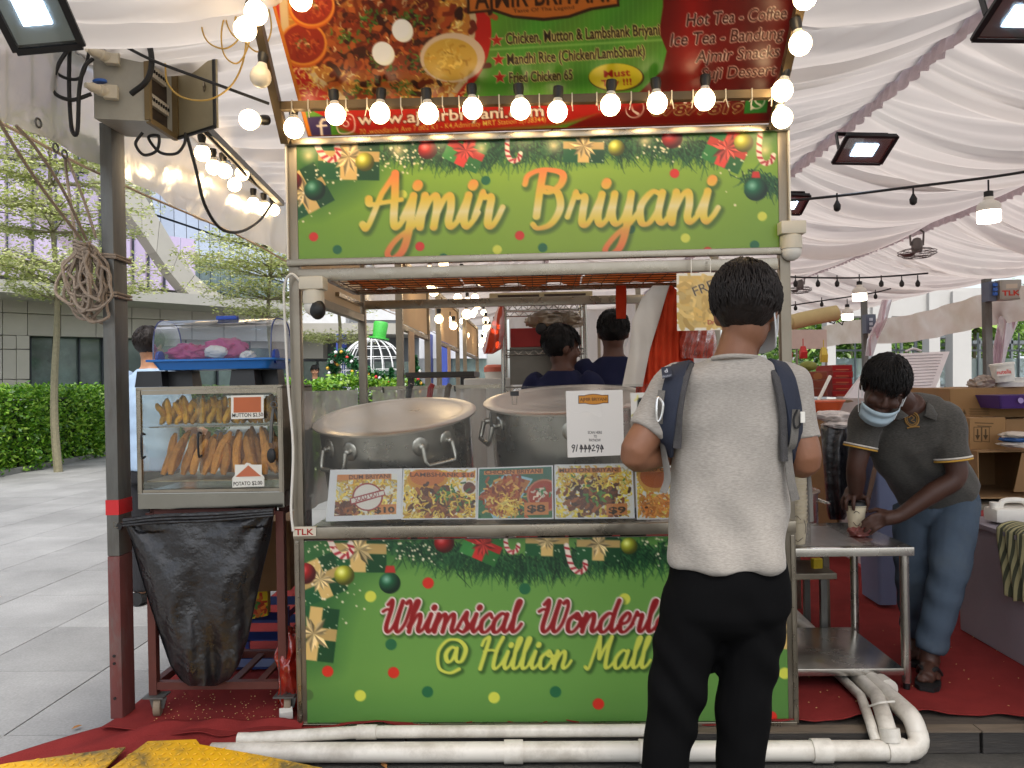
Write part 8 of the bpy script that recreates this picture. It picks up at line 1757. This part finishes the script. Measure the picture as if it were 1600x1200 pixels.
def add_hand(mb, w, d, nrm, s=1.0, curl=.5, thumb=1, spread=.12):
    """palm and five unequal bent fingers; d: towards the fingers, nrm: out of the back of the hand"""
    w = Vector(w); d = Vector(d).normalized(); nrm = Vector(nrm); nrm = (nrm - d * nrm.dot(d)).normalized(); sd = d.cross(nrm); T = lambda a, b, c_: w + (sd * a + d * b + nrm * c_) * s
    mb.loft([[T(x * wd, y, z * th) for x, z in ((-1, -.6), (-.6, -1), (.6, -1), (1, -.6), (1, .6), (.6, 1), (-.6, 1), (-1, .6))] for y, wd, th in ((-.01, .026, .02), (.02, .034, .017), (.06, .041, .014), (.092, .040, .012))])
    for k, (x, L) in enumerate(((-.030, .060), (-.010, .074), (.011, .080), (.031, .070))):
        a0 = spread * (k - 1.5) ; p = T(x, .088, 0); ang = 0; pts = [p]
        for j, fr_ in enumerate((.45, .32, .23)):
            ang += curl * (.55, .8, .6)[j]; v = (d * math.cos(ang) - nrm * math.sin(ang)) * math.cos(a0) + sd * math.sin(a0); p = p + v * L * fr_ * s; pts.append(p)
        mb.tube(pts, [.0098 * s, .0092 * s, .0085 * s, .0068 * s], 8)
    b = T(thumb * .032, .025, -.004); v1 = (sd * thumb * .75 + d * .7 - nrm * .35).normalized(); v2 = (sd * thumb * .25 + d * .9 - nrm * .45).normalized(); mb.tube([b - v1 * .01 * s, b + v1 * .038 * s, b + (v1 * .038 + v2 * .03) * s], [.013 * s, .0105 * s, .0075 * s], 8)
def skin_m(name, rgb): return M(name, rgb, .5, 0, .10, 14, bump=.06, bscale=120, spec=.4)
def torso_rings(spec, lat, n=26):
    """spec: (centre, half width, half depth, spine direction)"""
    out = []
    for c, a, b, sp in spec:
        z = Vector(sp).normalized(); x = Vector(lat); x = (x - z * x.dot(z)).normalized(); y = z.cross(x); B = Matrix((x, y, z)).transposed(); out.append(ring(c, a, b, n, B, 2.5))
    return out
def heather(name, rgb, rgb2, sc=1.0):
    m, n, l = nt(name); b = n['Principled BSDF']; tc = n.new('ShaderNodeTexCoord'); mp = n.new('ShaderNodeMapping'); mp.inputs['Scale'].default_value = (90 * sc, 90 * sc, 480 * sc); l.new(tc.outputs['Object'], mp.inputs[0])
    nz = n.new('ShaderNodeTexNoise'); nz.inputs['Scale'].default_value = 1; nz.inputs['Detail'].default_value = 3; l.new(mp.outputs[0], nz.inputs[0]); n2 = n.new('ShaderNodeTexNoise'); n2.inputs['Scale'].default_value = 260; l.new(tc.outputs['Object'], n2.inputs[0])
    mx = n.new('ShaderNodeMix'); mx.data_type = 'RGBA'; mr = n.new('ShaderNodeMapRange'); mr.inputs[1].default_value = .35; mr.inputs[2].default_value = .65; l.new(nz.outputs[0], mr.inputs[0]); l.new(mr.outputs[0], mx.inputs[0]); mx.inputs[6].default_value = (*lin(rgb), 1); mx.inputs[7].default_value = (*lin(rgb2), 1)
    l.new(mx.outputs[2], b.inputs['Base Color']); b.inputs['Roughness'].default_value = .95; b.inputs['Specular IOR Level'].default_value = .15; b.inputs['Sheen Weight'].default_value = .15
    bp = n.new('ShaderNodeBump'); bp.inputs['Strength'].default_value = .12; bp.inputs['Distance'].default_value = .004; l.new(n2.outputs[0], bp.inputs['Height']); l.new(bp.outputs[0], b.inputs['Normal']); return m
def cloth_part(mb, name, m, parent, voxel=.009, sm=5, wr=None):
    me = fuse(mb, voxel, sm, .5, name)
    if wr is not None: displace(me, wr)
    return mesh_obj(name, me, m, parent)

# ---- the customer, seen from behind
def customer():
    Yc = 2.2; k = Yc / FPX; P = lambda x, y, dy=0: PY(x, y, Yc + dy); sk = skin_m('tan_skin', (130, 88, 64))
    mb = MB(); hc = P(1165, 490, -.0); B, T = add_head(mb, hc, (.42, .85, -.30), (.1, .25, 1), 1.0)
    seg_tube(mb, [P(1160, 510, 0), P(1152, 545, -.01), P(1146, 575, -.01)], [.052, .054, .066]); mb.loft(torso_rings([(P(1142, 880), .12, .09, (0, 0, 1)), (P(1140, 720), .13, .09, (0, 0, 1)), (P(1143, 600), .14, .08, (0, 0, 1)), (P(1145, 575), .09, .06, (0, 0, 1))], (1, 0, 0)))
    shL, shR = P(1058, 602), P(1228, 600); elL, elR = P(992, 712, -.05), P(1258, 722, -.04); wrL, wrR = P(1092, 702, .16), P(1180, 700, .20)
    for sh_, el, wr_ in ((shL, elL, wrL), (shR, elR, wrR)): seg_tube(mb, [sh_, sh_.lerp(el, .5), el, el.lerp(wr_, .45), wr_], [.05, .05, .043, .041, .028])
    add_hand(mb, wrL, (.5, .75, .35), (-.4, .1, -.9), 1.0, .6, 1); add_hand(mb, wrR, (-.5, .75, .35), (.4, .1, -.9), 1.0, .6, -1)
    for hp, kn, an in ((P(1092, 910), P(1054, 1100), P(1030, 1370)), (P(1184, 910), P(1163, 1100), P(1156, 1370))):
        seg_tube(mb, [hp, kn, an], [.085, .06, .04]); mb.loft([ring(an + Vector((0, y, -.045 + z)), w, h, 12, rotx(R(90))) for y, w, h, z in ((-.06, .03, .03, 0), (.0, .042, .045, 0), (.1, .045, .03, -.012), (.19, .03, .018, -.02))])
    me = fuse(mb, .0075, 3, .5, 'person'); pr = mesh_obj('person', me, sk); tag(pr, 'customer from behind in grey t-shirt, black trousers and navy pack straps, white mask strap', 'person')
    hair(pr, hc + Vector((0, -.005, .010)), B, 1.0, hair_brown, (1.14, 1.08, 1.12), 4, 1500, -.072, .045, .05, (.0, -.03, .11))
    # shirt
    mb = MB(); spec = []
    for y, xl, xr, dp in ((556, 1112, 1186, .055), (563, 1098, 1200, .07), (573, 1068, 1222, .085), (590, 1054, 1232, .10), (630, 1054, 1232, .115), (690, 1052, 1228, .115), (760, 1050, 1225, .11), (830, 1047, 1224, .114), (872, 1045, 1226, .12), (884, 1045, 1226, .12)):
        spec.append((P((xl + xr) / 2, y, -.012 if y < 600 else 0), (xr - xl) / 2 * k, dp, (0, 0, -1)))
    mb.loft(torso_rings(spec, (1, 0, 0)))
    hL, hR = P(1018, 684, -.03), P(1254, 680, -.03)
    seg_tube(mb, [shL.lerp(shR, .15), shL, shL.lerp(elL, .4), shL.lerp(elL, .70)], [.055, .068, .068, .064]); seg_tube(mb, [shR.lerp(shL, .15), shR, shR.lerp(elR, .4), shR.lerp(elR, .74)], [.055, .066, .064, .062])
    def wr(co):
        z = co[:, 2]; x = co[:, 0]; back = co[:, 1] < Yc
        f = .006 * np.sin(x * 42 + 2.2 * np.sin(z * 6) + z * 9) * np.clip((1.32 - z) / .35, 0, 1) + .004 * np.sin(x * 25 - z * 21) + .0035 * vnoise(co, 26, 2) + .006 * np.sin(x * 30 + 1) * np.clip((1.0 - z) / .12, 0, 1)
        return f * back + .002 * vnoise(co, 30, 1)
    st = cloth_part(mb, 'shirt', heather('heather_grey', (150, 144, 136), (170, 163, 154)), pr, .0085, 4, wr)
    MB().tube(cr([P(1113, 560, -.055), P(1130, 557, -.082), P(1150, 556, -.088), P(1172, 557, -.08), P(1187, 559, -.05)], 5), .0065, 8).build('neck_rib', st.data.materials[0], st, True)
    # trousers
    mb = MB(); mb.loft(torso_rings([(P(1138, 868), .158, .10, (0, 0, -1)), (P(1138, 910), .172, .118, (0, 0, -1)), (P(1136, 950), .176, .118, (0, 0, -1)), (P(1134, 972), .15, .10, (0, 0, -1)), (P(1133, 990), .07, .07, (0, 0, -1))], (1, 0, 0)))
    seg_tube(mb, [P(1090, 930), P(1072, 1005), P(1056, 1090), P(1040, 1190), P(1030, 1350)], [.098, .090, .080, .067, .060], 16); seg_tube(mb, [P(1182, 930), P(1173, 1005), P(1163, 1090), P(1157, 1190), P(1155, 1350)], [.094, .090, .077, .069, .060], 16)
    def wt(co): return .005 * np.sin(co[:, 2] * 34 + 30 * co[:, 0] + 2 * np.sin(co[:, 0] * 20 + co[:, 2] * 9)) * np.exp(-((co[:, 2] - .55) / .22) ** 2) + .003 * vnoise(co, 24, 3)
    cloth_part(mb, 'trousers', M('black_trousers', (7, 7, 8), .9, 0, .1, 8, spec=.1), pr, .010, 4, wt)
    for x in (1030, 1156): an = P(x, 1370); mb = MB(); seg_tube(mb, [an + Vector((0, -.07, -.035)), an + Vector((0, .05, -.04)), an + Vector((0, .2, -.055))], [.045, .05, .03]); mb.build('shoe', black_rubber, pr, True)
    # pack straps over the shoulders, webbing tails, karabiner
    navy = M('navy_strap', (32, 38, 54), .8, 0, .1, 20, bump=.2, bscale=300); web = M('grey_webbing', (110, 106, 100), .8, 0, .1, 40, bump=.4, bscale=400); mesh_g = M('grey_mesh_pad', (72, 70, 70), .9, 0, .15, 60, bump=.5, bscale=300)
    def strap(pts, w, th, m, nm, par=pr):
        C = cr([Vector(p[:3]) for p in pts], 6); N = [Vector(p[3:6]) for p in pts]; L = len(C); rings = []
        for i, c in enumerate(C):
            t = (C[min(i + 1, L - 1)] - C[max(i - 1, 0)]).normalized(); f = i / (L - 1) * (len(N) - 1); a = int(min(f, len(N) - 2)); n_ = N[a].lerp(N[a + 1], f - a); n_ = (n_ - t * n_.dot(t)).normalized(); s_ = t.cross(n_)
            rings.append([c + s_ * w / 2 * x + n_ * th / 2 * y for x, y in ((-1, -.6), (-.8, -1), (.8, -1), (1, -.6), (1, .6), (.8, 1), (-.8, 1), (-1, .6))])
        return MB().loft(rings).build(nm, m, par, True)
    q = lambda x, y, dy, n_: (*P(x, y, dy), *n_)
    sL = strap([q(1072, 572, .08, (-.1, .2, 1)), q(1064, 570, -.01, (-.3, -.3, 1)), q(1054, 592, -.085, (-.4, -1, .5)), q(1044, 640, -.10, (-.6, -1, 0)), q(1040, 680, -.085, (-.8, -1, 0)), q(1042, 705, -.04, (-1, -.6, 0))], .052, .016, navy, 'shoulder_strap')
    sR = strap([q(1208, 570, .08, (.1, .2, 1)), q(1216, 568, -.01, (.3, -.3, 1)), q(1228, 590, -.085, (.4, -1, .5)), q(1240, 640, -.10, (.6, -1, 0)), q(1243, 685, -.085, (.8, -1, 0)), q(1240, 712, -.04, (1, -.6, 0))], .056, .016, navy, 'shoulder_strap')
    strap([q(1078, 570, -.02, (0, -.3, 1)), q(1070, 592, -.094, (-.2, -1, .5)), q(1061, 640, -.108, (-.4, -1, 0)), q(1058, 700, -.094, (-.5, -1, 0))], .022, .012, mesh_g, 'pad_edge', sL); strap([q(1202, 568, -.02, (0, -.3, 1)), q(1212, 590, -.096, (.2, -1, .5)), q(1222, 640, -.112, (.4, -1, 0)), q(1225, 720, -.098, (.5, -1, 0))], .022, .012, mesh_g, 'pad_edge', sR)
    strap([q(1034, 610, -.095, (-.6, -1, .2)), q(1030, 650, -.098, (-.7, -1, 0)), q(1036, 700, -.06, (-1, -.7, 0)), q(1043, 745, -.07, (-.6, -1, 0)), q(1036, 770, -.08, (-.6, -1, 0))], .020, .004, web, 'webbing', sL)
    strap([q(1244, 640, -.115, (.4, -1, .1)), q(1240, 690, -.108, (.4, -1, 0)), q(1232, 710, -.09, (.4, -1, 0)), q(1236, 750, -.10, (.2, -1, 0)), q(1243, 782, -.10, (.2, -1, 0))], .024, .004, web, 'webbing', sR)
    strap([q(1262, 730, -.02, (.4, -1, 0)), q(1266, 770, .0, (.4, -1, 0)), q(1268, 815, .02, (.4, -1, 0))], .014, .004, web, 'webbing', sR)
    MB().tube(cr([P(1030, 622, -.115), P(1036, 632, -.12), P(1033, 652, -.12), P(1027, 658, -.12), P(1026, 640, -.12), P(1027, 624, -.115)], 5, True), .0035, 7, closed=True).build('karabiner', M('silver_clip', (206, 204, 200), .25, .9), sL, True)
    MB().tube(cr([P(1246, 640, -.125), P(1240, 655, -.12), P(1243, 668, -.12), P(1250, 664, -.12), P(1252, 645, -.125)], 5), .003, 6).build('cord_loop', black_rubber, sR, True); MB().box(P(1254, 652, -.125), (.012, .008, .03), None, .002).build('buckle', white_plastic, sR)
    cvq = [(1033, 574), (1048, 572), (1051, 588), (1035, 592)]; cv_ = Canvas(cvq, 40, 40, (32, 38, 54)); cv_.text('deuter', (1035, 590), (1050, 587), 4.0, (190, 192, 196)); cv_.text('d', (1039, 582), (1044, 581), 6, (190, 192, 196), .02)
    P4 = [P(x, y, -.098 - (.012 if y > 580 else -.02)) for x, y in cvq]; cv_.sheet('printed_logo', *P4, print_card, sL)
    # mask: ear loop and the edge that shows beside the neck
    wm = M('mask_white', (216, 218, 218), .8)
    mk = MB().tube(cr([T(.083, -.012, .03), T(.086, .004, .012), T(.082, .035, -.035), T(.078, .045, -.055)], 5), .0022, 6).tube(cr([T(.081, -.028, .0), T(.084, -.018, -.04), T(.080, .02, -.075), T(.075, .04, -.085)], 5), .0022, 6)
    mo = mk.build('face_mask', wm, pr, True)
    V = np.zeros((8, 14, 3))
    for i in range(8):
        for j in range(14): a = R(-72 + 144 * j / 13); e = (.012 - .10 * i / 7); V[i, j] = T(math.sin(a) * .080, .030 + math.cos(a) * .082 - .01 * abs(i - 3.5) / 3.5, e)
    grid_mesh('mask_panel', V, wm, mo, True, .002)
customer()

# ---- the worker bending over the table
def worker():
    sk = skin_m('dark_brown_skin', (72, 46, 36)); mb = MB(); hc = PY(1381, 606, 3.30); face = Vector((-.30, -.74, -.58)); up = Vector((.05, -.55, .70)); B, T = add_head(mb, hc, face, up, 1.08)
    nk = PY(1412, 632, 3.44); pel = PY(1466, 775, 3.70); ch = PY(1418, 680, 3.50); shR, shL = PY(1354, 652, 3.46), PY(1478, 654, 3.42); elR, elL = PY(1338, 730, 3.46), PY(1494, 745, 3.40); wrR, wrL = PY(1337, 772, 3.52), PY(1406, 806, 3.43)
    lat = (shL - shR).normalized(); seg_tube(mb, [T(0, -.04, -.03), nk, ch], [.055, .058, .08])
    mb.loft(torso_rings([(pel, .13, .09, pel - ch), (pel.lerp(ch, .5), .12, .085, pel - ch), (ch, .14, .09, pel - ch), (nk, .08, .06, pel - ch)], lat))
    for sh_, el, wr_, r_ in ((shR, elR, wrR, 1), (shL, elL, wrL, 1.05)): seg_tube(mb, [sh_, sh_.lerp(el, .5), el, el.lerp(wr_, .4), wr_], [.05 * r_, .048 * r_, .041 * r_, .042 * r_, .029 * r_])
    # gripping hand over the lid
    cup_c = Vector((ccx, 3.53, zc0 + .125)); palm = cup_c + Vector((.0, .022, .026)); seg_tube(mb, [wrR, palm + Vector((0, .01, .015)), palm], [.029, .036, .034]); mb.ball(palm, .046, 14, 10, (1, .9, .55))
    for a, L in ((120, 1.0), (160, 1.08), (200, 1.05), (238, .92)):
        d = Vector((math.cos(R(a)), math.sin(R(a)), 0)); mb.tube([palm + d * .02, cup_c + d * .044 * L + Vector((0, 0, .022)), cup_c + d * .056 + Vector((0, 0, .0)), cup_c + d * .051 + Vector((0, 0, -.036 * L))], [.0125, .0115, .0105, .0085], 8)
    d = Vector((math.cos(R(-35)), math.sin(R(-35)), 0)); mb.tube([palm + Vector((.02, 0, .0)), cup_c + d * .050 + Vector((0, 0, .018)), cup_c + d * .052 + Vector((0, 0, -.018))], [.015, .013, .010], 8)
    # open hand steadying the foot of the cup
    pk = PY(1380, 811, 3.44); seg_tube(mb, [wrL, wrL.lerp(pk, .5), pk], [.030, .033, .030]); mb.ball(wrL.lerp(pk, .75), .037, 12, 8, (1.1, .55, .9))
    for (kx, ky), (mx, my), (tx, ty) in (((1379, 801), (1362, 806), (1346, 817)), ((1377, 807), (1360, 814), (1344, 825)), ((1378, 813), (1362, 821), (1349, 832)), ((1381, 819), (1368, 827), (1358, 836))): mb.tube([PY(kx, ky, 3.445), PY(mx, my, 3.435), PY(tx, ty, 3.452)], [.011, .0098, .0075], 8)
    mb.tube([PY(1385, 800, 3.455), PY(1368, 796, 3.47), PY(1356, 800, 3.485)], [.013, .011, .0085], 8)
    hipN, hipF = PY(1493, 790, 3.66), PY(1432, 792, 3.74); knN, knF = PY(1480, 905, 3.47), PY(1428, 905, 3.66); anN, anF = PY(1452, 1022, 3.43), PY(1432, 995, 3.70)
    for hp, kn, an in ((hipN, knN, anN), (hipF, knF, anF)):
        seg_tube(mb, [hp, kn, an], [.08, .055, .042]); fd = Vector((-.5, -.86, 0)); z0 = .125; base = Vector((an.x, an.y, z0)); seg_tube(mb, [an, base + Vector((0, 0, .05)), base + Vector((0, 0, .02)) - fd * .03], [.042, .044, .032])
        seg_tube(mb, [base + Vector((0, 0, .025)), base + fd * .07 + Vector((0, 0, .022)), base + fd * .13 + Vector((0, 0, .012))], [.038, .036, .028]); sdv = Vector((fd.y, -fd.x, 0))
        for k in range(5): o_ = base + fd * (.15 - .012 * abs(k - 1) - .006 * k) + sdv * (.03 - .017 * k) * (1 if hp is hipN else -1); mb.tube([o_ - fd * .035 + Vector((0, 0, .01)), o_ + Vector((0, 0, .005))], [.012, .0095 if k else .013], 8); mb.ball(o_ + Vector((0, 0, .005)), .0095 if k else .013, 8, 6)
    me = fuse(mb, .0065, 3, .5, 'person'); pr = mesh_obj('person', me, sk); tag(pr, 'worker in grey polo and blue jeans bending over the steel table, mask below his nose', 'person')
    hair(pr, hc, B, 1.08, hair_black, (1.05, 1.04, 1.05), 9, 1300, -.05, .04, .062, (0, -.03, .11))
    # polo shirt
    mb = MB(); sp = pel - ch; hem = pel + Vector((.0, .0, .015)); mb.loft(torso_rings([(nk + Vector((0, .02, -.005)), .085, .075, sp), (nk.lerp(ch, .35), .165, .10, sp), (ch, .190, .122, sp), (ch.lerp(pel, .35), .178, .122, sp), (ch.lerp(pel, .7), .170, .122, sp), (hem, .180, .130, sp)], lat))
    hR, hL = shR.lerp(elR, .62), shL.lerp(elL, .72); seg_tube(mb, [shR.lerp(shL, .2), shR, shR.lerp(hR, .5), hR], [.07, .07, .068, .066]); seg_tube(mb, [shL.lerp(shR, .2), shL, shL.lerp(hL, .5), hL], [.07, .074, .072, .072])
    def wr(co): return .006 * np.sin(co[:, 2] * 46 + 13 * co[:, 0] + 2 * np.sin(co[:, 0] * 19)) * np.exp(-((co[:, 2] - 1.0) / .14) ** 2) + .004 * vnoise(co, 28, 2)
    sh_m = heather('charcoal_heather', (66, 64, 60), (84, 81, 76)); st = cloth_part(mb, 'polo_shirt', sh_m, pr, .008, 4, wr)
    wtm = M('white_trim', (206, 200, 190), .8); ylm = M('yellow_trim', (196, 150, 60), .8)
    for h_, s0, r_ in ((hR, shR, .0685), (hL, shL, .0745)):
        ax = (h_ - s0).normalized(); BB = basis(ax)
        for off, m_ in ((-.012, wtm), (-.002, ylm)): MB().tube([h_ + ax * off + BB @ Vector((r_ * math.cos(a), r_ * math.sin(a), 0)) for a in np.linspace(0, 6.28, 31)[:-1]], .0042, 6, closed=True).build('sleeve_trim', m_, st)
    colr = [T(.062, -.03, -.10), T(.055, .03, -.125), T(.02, .075, -.15)]; 
    for k in (-1, 1):
        c = [nk + Vector((k * .085, .03, .03)), nk + Vector((k * .08, -.05, .01)), nk + Vector((k * .035, -.115, -.045))]; MB().add([c[0], c[1], c[2], c[2] + Vector((k * .045, -.005, -.02)), c[1] + Vector((k * .04, -.01, -.035)), c[0] + Vector((k * .03, .0, -.03))], [(0, 1, 4, 5), (1, 2, 3, 4)]).build('collar', sh_m, st, True).modifiers.new('t', 'SOLIDIFY').thickness = .005
    # crest on the chest: found on the shirt surface
    dg = bpy.context.evaluated_depsgraph_get(); dg.update(); gold = M('crest_gold', (150, 112, 54), .7)
    d = ray(1425, 655).normalized(); hit, loc, nr, *_ = scene.ray_cast(dg, CAM, d)
    if hit:
        BB = basis(nr, (1, 0, 0)); L = loc + nr * .003
        MB().tube([L + BB @ Vector((.026 * math.cos(a), .032 * math.sin(a), 0)) for a in np.linspace(0, 6.28, 25)[:-1]], .0035, 6, closed=True).tube([L + BB @ Vector((.019 * math.cos(a), .024 * math.sin(a), 0)) for a in np.linspace(0, 6.28, 25)[:-1]], .002, 5, closed=True).tube([L + BB @ Vector(p) for p in ((-.012, .008, 0), (0, .016, 0), (.01, .004, 0), (-.004, -.006, 0), (.008, -.014, 0))], .003, 5).tube([L + BB @ Vector((x, -.034 - 6 * x * x, 0)) for x in np.linspace(-.024, .024, 7)], .004, 5).build('crest', gold, st)
    # jeans
    mb = MB(); mb.loft(torso_rings([(pel + Vector((0, 0, .03)), .165, .115, sp), (pel + Vector((0, 0, -.04)), .175, .125, (0, 0, -1)), (pel + Vector((0, .0, -.12)), .16, .115, (0, 0, -1))], lat))
    seg_tube(mb, [hipN, hipN.lerp(knN, .5), knN, knN.lerp(anN, .5), anN + Vector((0, 0, .01))], [.105, .098, .080, .072, .062], 16); seg_tube(mb, [hipF, hipF.lerp(knF, .5), knF, knF.lerp(anF, .5), anF + Vector((0, 0, .01))], [.105, .096, .080, .072, .062], 16)
    def wj(co): return .006 * np.sin(co[:, 2] * 60 + 10 * co[:, 0] + 2 * np.sin(co[:, 1] * 21)) * (np.exp(-((co[:, 2] - .22) / .1) ** 2) + .6 * np.exp(-((co[:, 2] - .52) / .15) ** 2)) + .003 * vnoise(co, 26, 4)
    cloth_part(mb, 'jeans', M('blue_denim', (72, 84, 98), .9, 0, .2, 7, bump=.25, bscale=400, spec=.15, dirt=.5, dirtcol=(86, 92, 92)), pr, .009, 4, wj)
    for an, k in ((anN, 1), (anF, -1)):
        fd = Vector((-.5, -.86, 0)); sdv = Vector((fd.y, -fd.x, 0)); base = Vector((an.x, an.y, .108)); out = []
        for t, w in ((-.08, .03), (-.05, .042), (.03, .040), (.10, .05), (.16, .046), (.19, .025)): out.append((t, w))
        pts = [base + fd * t + sdv * w for t, w in out] + [base + fd * t - sdv * w for t, w in reversed(out)]; sl = MB().prism([p + Vector((0, 0, .012)) for p in pts], (0, 0, -.018)).build('sandal', black_rubber, pr)
        for s_ in (-1, 1): MB().tube(cr([base + fd * .125 + Vector((0, 0, .035)), base + fd * .08 + sdv * .03 * s_ + Vector((0, 0, .06)), base + fd * .02 + sdv * .046 * s_ + Vector((0, 0, .018))], 5), .009, 7).build('sandal_strap', black_rubber, sl, True)
    # mask
    wm = M('mask_blue', (176, 196, 206), .8); V = np.zeros((10, 18, 3))
    for i in range(10):
        t = i / 9
        for j in range(18):
            a = R(-62 + 124 * j / 17); e = -.040 - .075 * t; rr_ = .094 - .006 * abs(2 * t - 1); V[i, j] = T(math.sin(a) * (.080 - .012 * t), .012 + math.cos(a) * rr_ + .006 * math.sin(t * 12), e - .006 * math.cos(a))
    mo = grid_mesh('face_mask', V, wm, pr, True, .002)
    for k in (-1, 1): MB().tube(cr([T(k * .072, .055, -.03), T(k * .082, .02, .0), T(k * .086, -.015, .025)], 4), .002, 6).tube(cr([T(k * .066, .055, -.10), T(k * .080, .01, -.05), T(k * .084, -.02, -.02)], 4), .002, 6).build('ear_loop', M('mask_white'), mo, True)
worker()

# ---- standing people further off
def standing(hx, hy, Y, phi, zf, label, skin, shirt, trous, hm, lean=0.0, mask=False, seed=1, turn=0.0):
    hc = PY(hx, hy, Y); H = hc.z + .115 - zf; s = H / 1.75; f = Vector((math.sin(phi), math.cos(phi), 0)); lt = Vector((f.y, -f.x, 0)); b = Vector((hc.x, hc.y, zf)) - f * lean; hf = Vector((math.sin(phi + turn), math.cos(phi + turn), -.18))
    A = lambda x, y, z: b + lt * x * s + f * y * s + Vector((0, 0, z * s)); mb = MB(); B, T = add_head(mb, hc, hf, (0, 0, 1), 1.0); nk = A(0, lean / s * .8, 1.50); seg_tube(mb, [hc - Vector((0, 0, .05)), nk, A(0, lean / s * .6, 1.38)], [.055, .058, .075])
    ch = A(0, lean / s * .6, 1.28); pv = A(0, 0, .95); mb.loft(torso_rings([(pv, .13, .09, pv - ch), (ch, .15, .1, pv - ch), (nk, .07, .06, pv - ch)], lt))
    arms = []
    for k in (-1, 1):
        sh_ = A(k * .185, lean / s * .7, 1.41); el = A(k * .25, .03 + lean, 1.13); w_ = A(k * .17, .24 + lean, 1.08); arms.append((sh_, el)); seg_tube(mb, [sh_, el, w_], [.048, .042, .028]); add_hand(mb, w_, f + Vector((0, 0, -.2)), lt * k, .95, .6, -k)
        seg_tube(mb, [A(k * .09, 0, .92), A(k * .10, .02, .5), A(k * .10, 0, .08)], [.08, .055, .04]); seg_tube(mb, [A(k * .10, -.04, .04), A(k * .105, .06, .04), A(k * .11, .16, .025)], [.036, .04, .026])
    me = fuse(mb, .009, 3, .5, 'person'); pr = mesh_obj('person', me, skin); tag(pr, label, 'person'); hair(pr, hc, B, 1.0, hm, (1.05, 1.04, 1.06), seed, 420, -.055, .03, .05)
    mb = MB(); mb.loft(torso_rings([(nk, .075, .07, pv - ch), (A(0, lean / s * .7, 1.43), .15, .09, pv - ch), (ch, .195, .125, pv - ch), (A(0, lean / s * .3, 1.1), .18, .125, pv - ch), (pv, .18, .13, pv - ch), (A(0, 0, .86), .185, .13, pv - ch)], lt))
    for sh_, el in arms: seg_tube(mb, [sh_.lerp(nk, .3), sh_, sh_.lerp(el, .65)], [.06, .066, .062])
    cloth_part(mb, 'shirt', shirt, pr, .011, 4, lambda co: .004 * vnoise(co, 26, seed))
    mb = MB(); mb.loft(torso_rings([(A(0, 0, .97), .165, .115, (0, 0, -1)), (A(0, 0, .85), .175, .12, (0, 0, -1)), (A(0, 0, .78), .16, .11, (0, 0, -1))], lt))
    for k in (-1, 1): seg_tube(mb, [A(k * .088, 0, .86), A(k * .10, .02, .5), A(k * .10, 0, .09)], [.095, .075, .06])
    cloth_part(mb, 'trousers', trous, pr, .012, 4)
    for k in (-1, 1): mb = MB(); seg_tube(mb, [A(k * .10, -.045, .05), A(k * .105, .06, .045), A(k * .11, .165, .028)], [.045, .049, .034]); mb.build('shoe', black_rubber, pr, True)
    if mask: MB().tube(cr([T(.08, -.01, .02), T(.082, .03, -.03), T(.07, .06, -.06)], 4), .0022, 5).build('mask_strap', M('mask_white'), pr)
navy_t = M('navy_tshirt', (30, 32, 58), .9, 0, .08, 8, spec=.2); dk_tr = M('dark_trousers', (30, 30, 34), .9, 0, .1, 8)
standing(878, 545, 4.12, R(25), .1, 'bearded worker in navy t-shirt facing the rack behind the deeper pot', skin_m('brown_skin', (92, 60, 46)), navy_t, dk_tr, hair_black, .0, False, 3, R(45)); standing(958, 521, 4.28, R(-10), .1, 'taller worker in navy t-shirt with a mask strap beside the red bags', skin_m('brown_skin', ()), navy_t, dk_tr, hair_black, 0, True, 5, R(10))
standing(234, 541, 5.0, R(10), 0, 'passer-by in pale blue shirt beyond the warming cabinet', skin_m('light_brown_skin', (168, 122, 92)), M('pale_blue_shirt', (150, 172, 196), .9, 0, .08, 30), dk_tr, hair_brown, 0, False, 7)
# far passers-by by the globe
standing(492, 580, 16, R(160), 0, 'distant person in dark shirt by the mall steps', skin_m('light_brown_skin', ()), dk_tr, dk_tr, hair_black, 0, False, 9)

# ---- small litter
a, b = PZ(1328, 868, .107), PZ(1392, 930, .107); s_ = (b - a).normalized().cross(Vector((0, 0, 1))) * .012
one('carpet_tape', MB().prism([a - s_, a + s_, b + s_, b - s_], (0, 0, .002)), M('pink_tape', (170, 70, 74), .6), 'pale red tape strip along the carpet seam behind the table', 'tape')
leaf_m = M('dry_leaf', (150, 104, 56), .8, 0, .25, 40)
for (x, y, r_, lb) in ((505, 1190, .3, 'dry brown leaf on the road by the ramp edge'), (525, 1186, 1.4, 'smaller dry leaf scrap beside the ramp edge'), (600, 1197, 2.2, 'curled dry leaf on the road in front of the pipes'), (120, 1137, .8, 'yellowed leaf lying on the grey paving')):
    c = PZ(x, y, .012); d = Vector((math.cos(r_), math.sin(r_), 0)); p_ = Vector((-d.y, d.x, 0)); L = .022
    one('dry_leaf', MB().add([c - d * L, c - d * L * .3 + p_ * L * .45 + Vector((0, 0, .006)), c + d * L * .4 + p_ * L * .4 + Vector((0, 0, .007)), c + d * L + Vector((0, 0, .004)), c + d * L * .4 - p_ * L * .4 + Vector((0, 0, .006)), c - d * L * .3 - p_ * L * .45 + Vector((0, 0, .005)), c + Vector((0, 0, .001))], [(0, 1, 6), (1, 2, 6), (2, 3, 6), (3, 4, 6), (4, 5, 6), (5, 0, 6)]), leaf_m, lb, 'leaf')
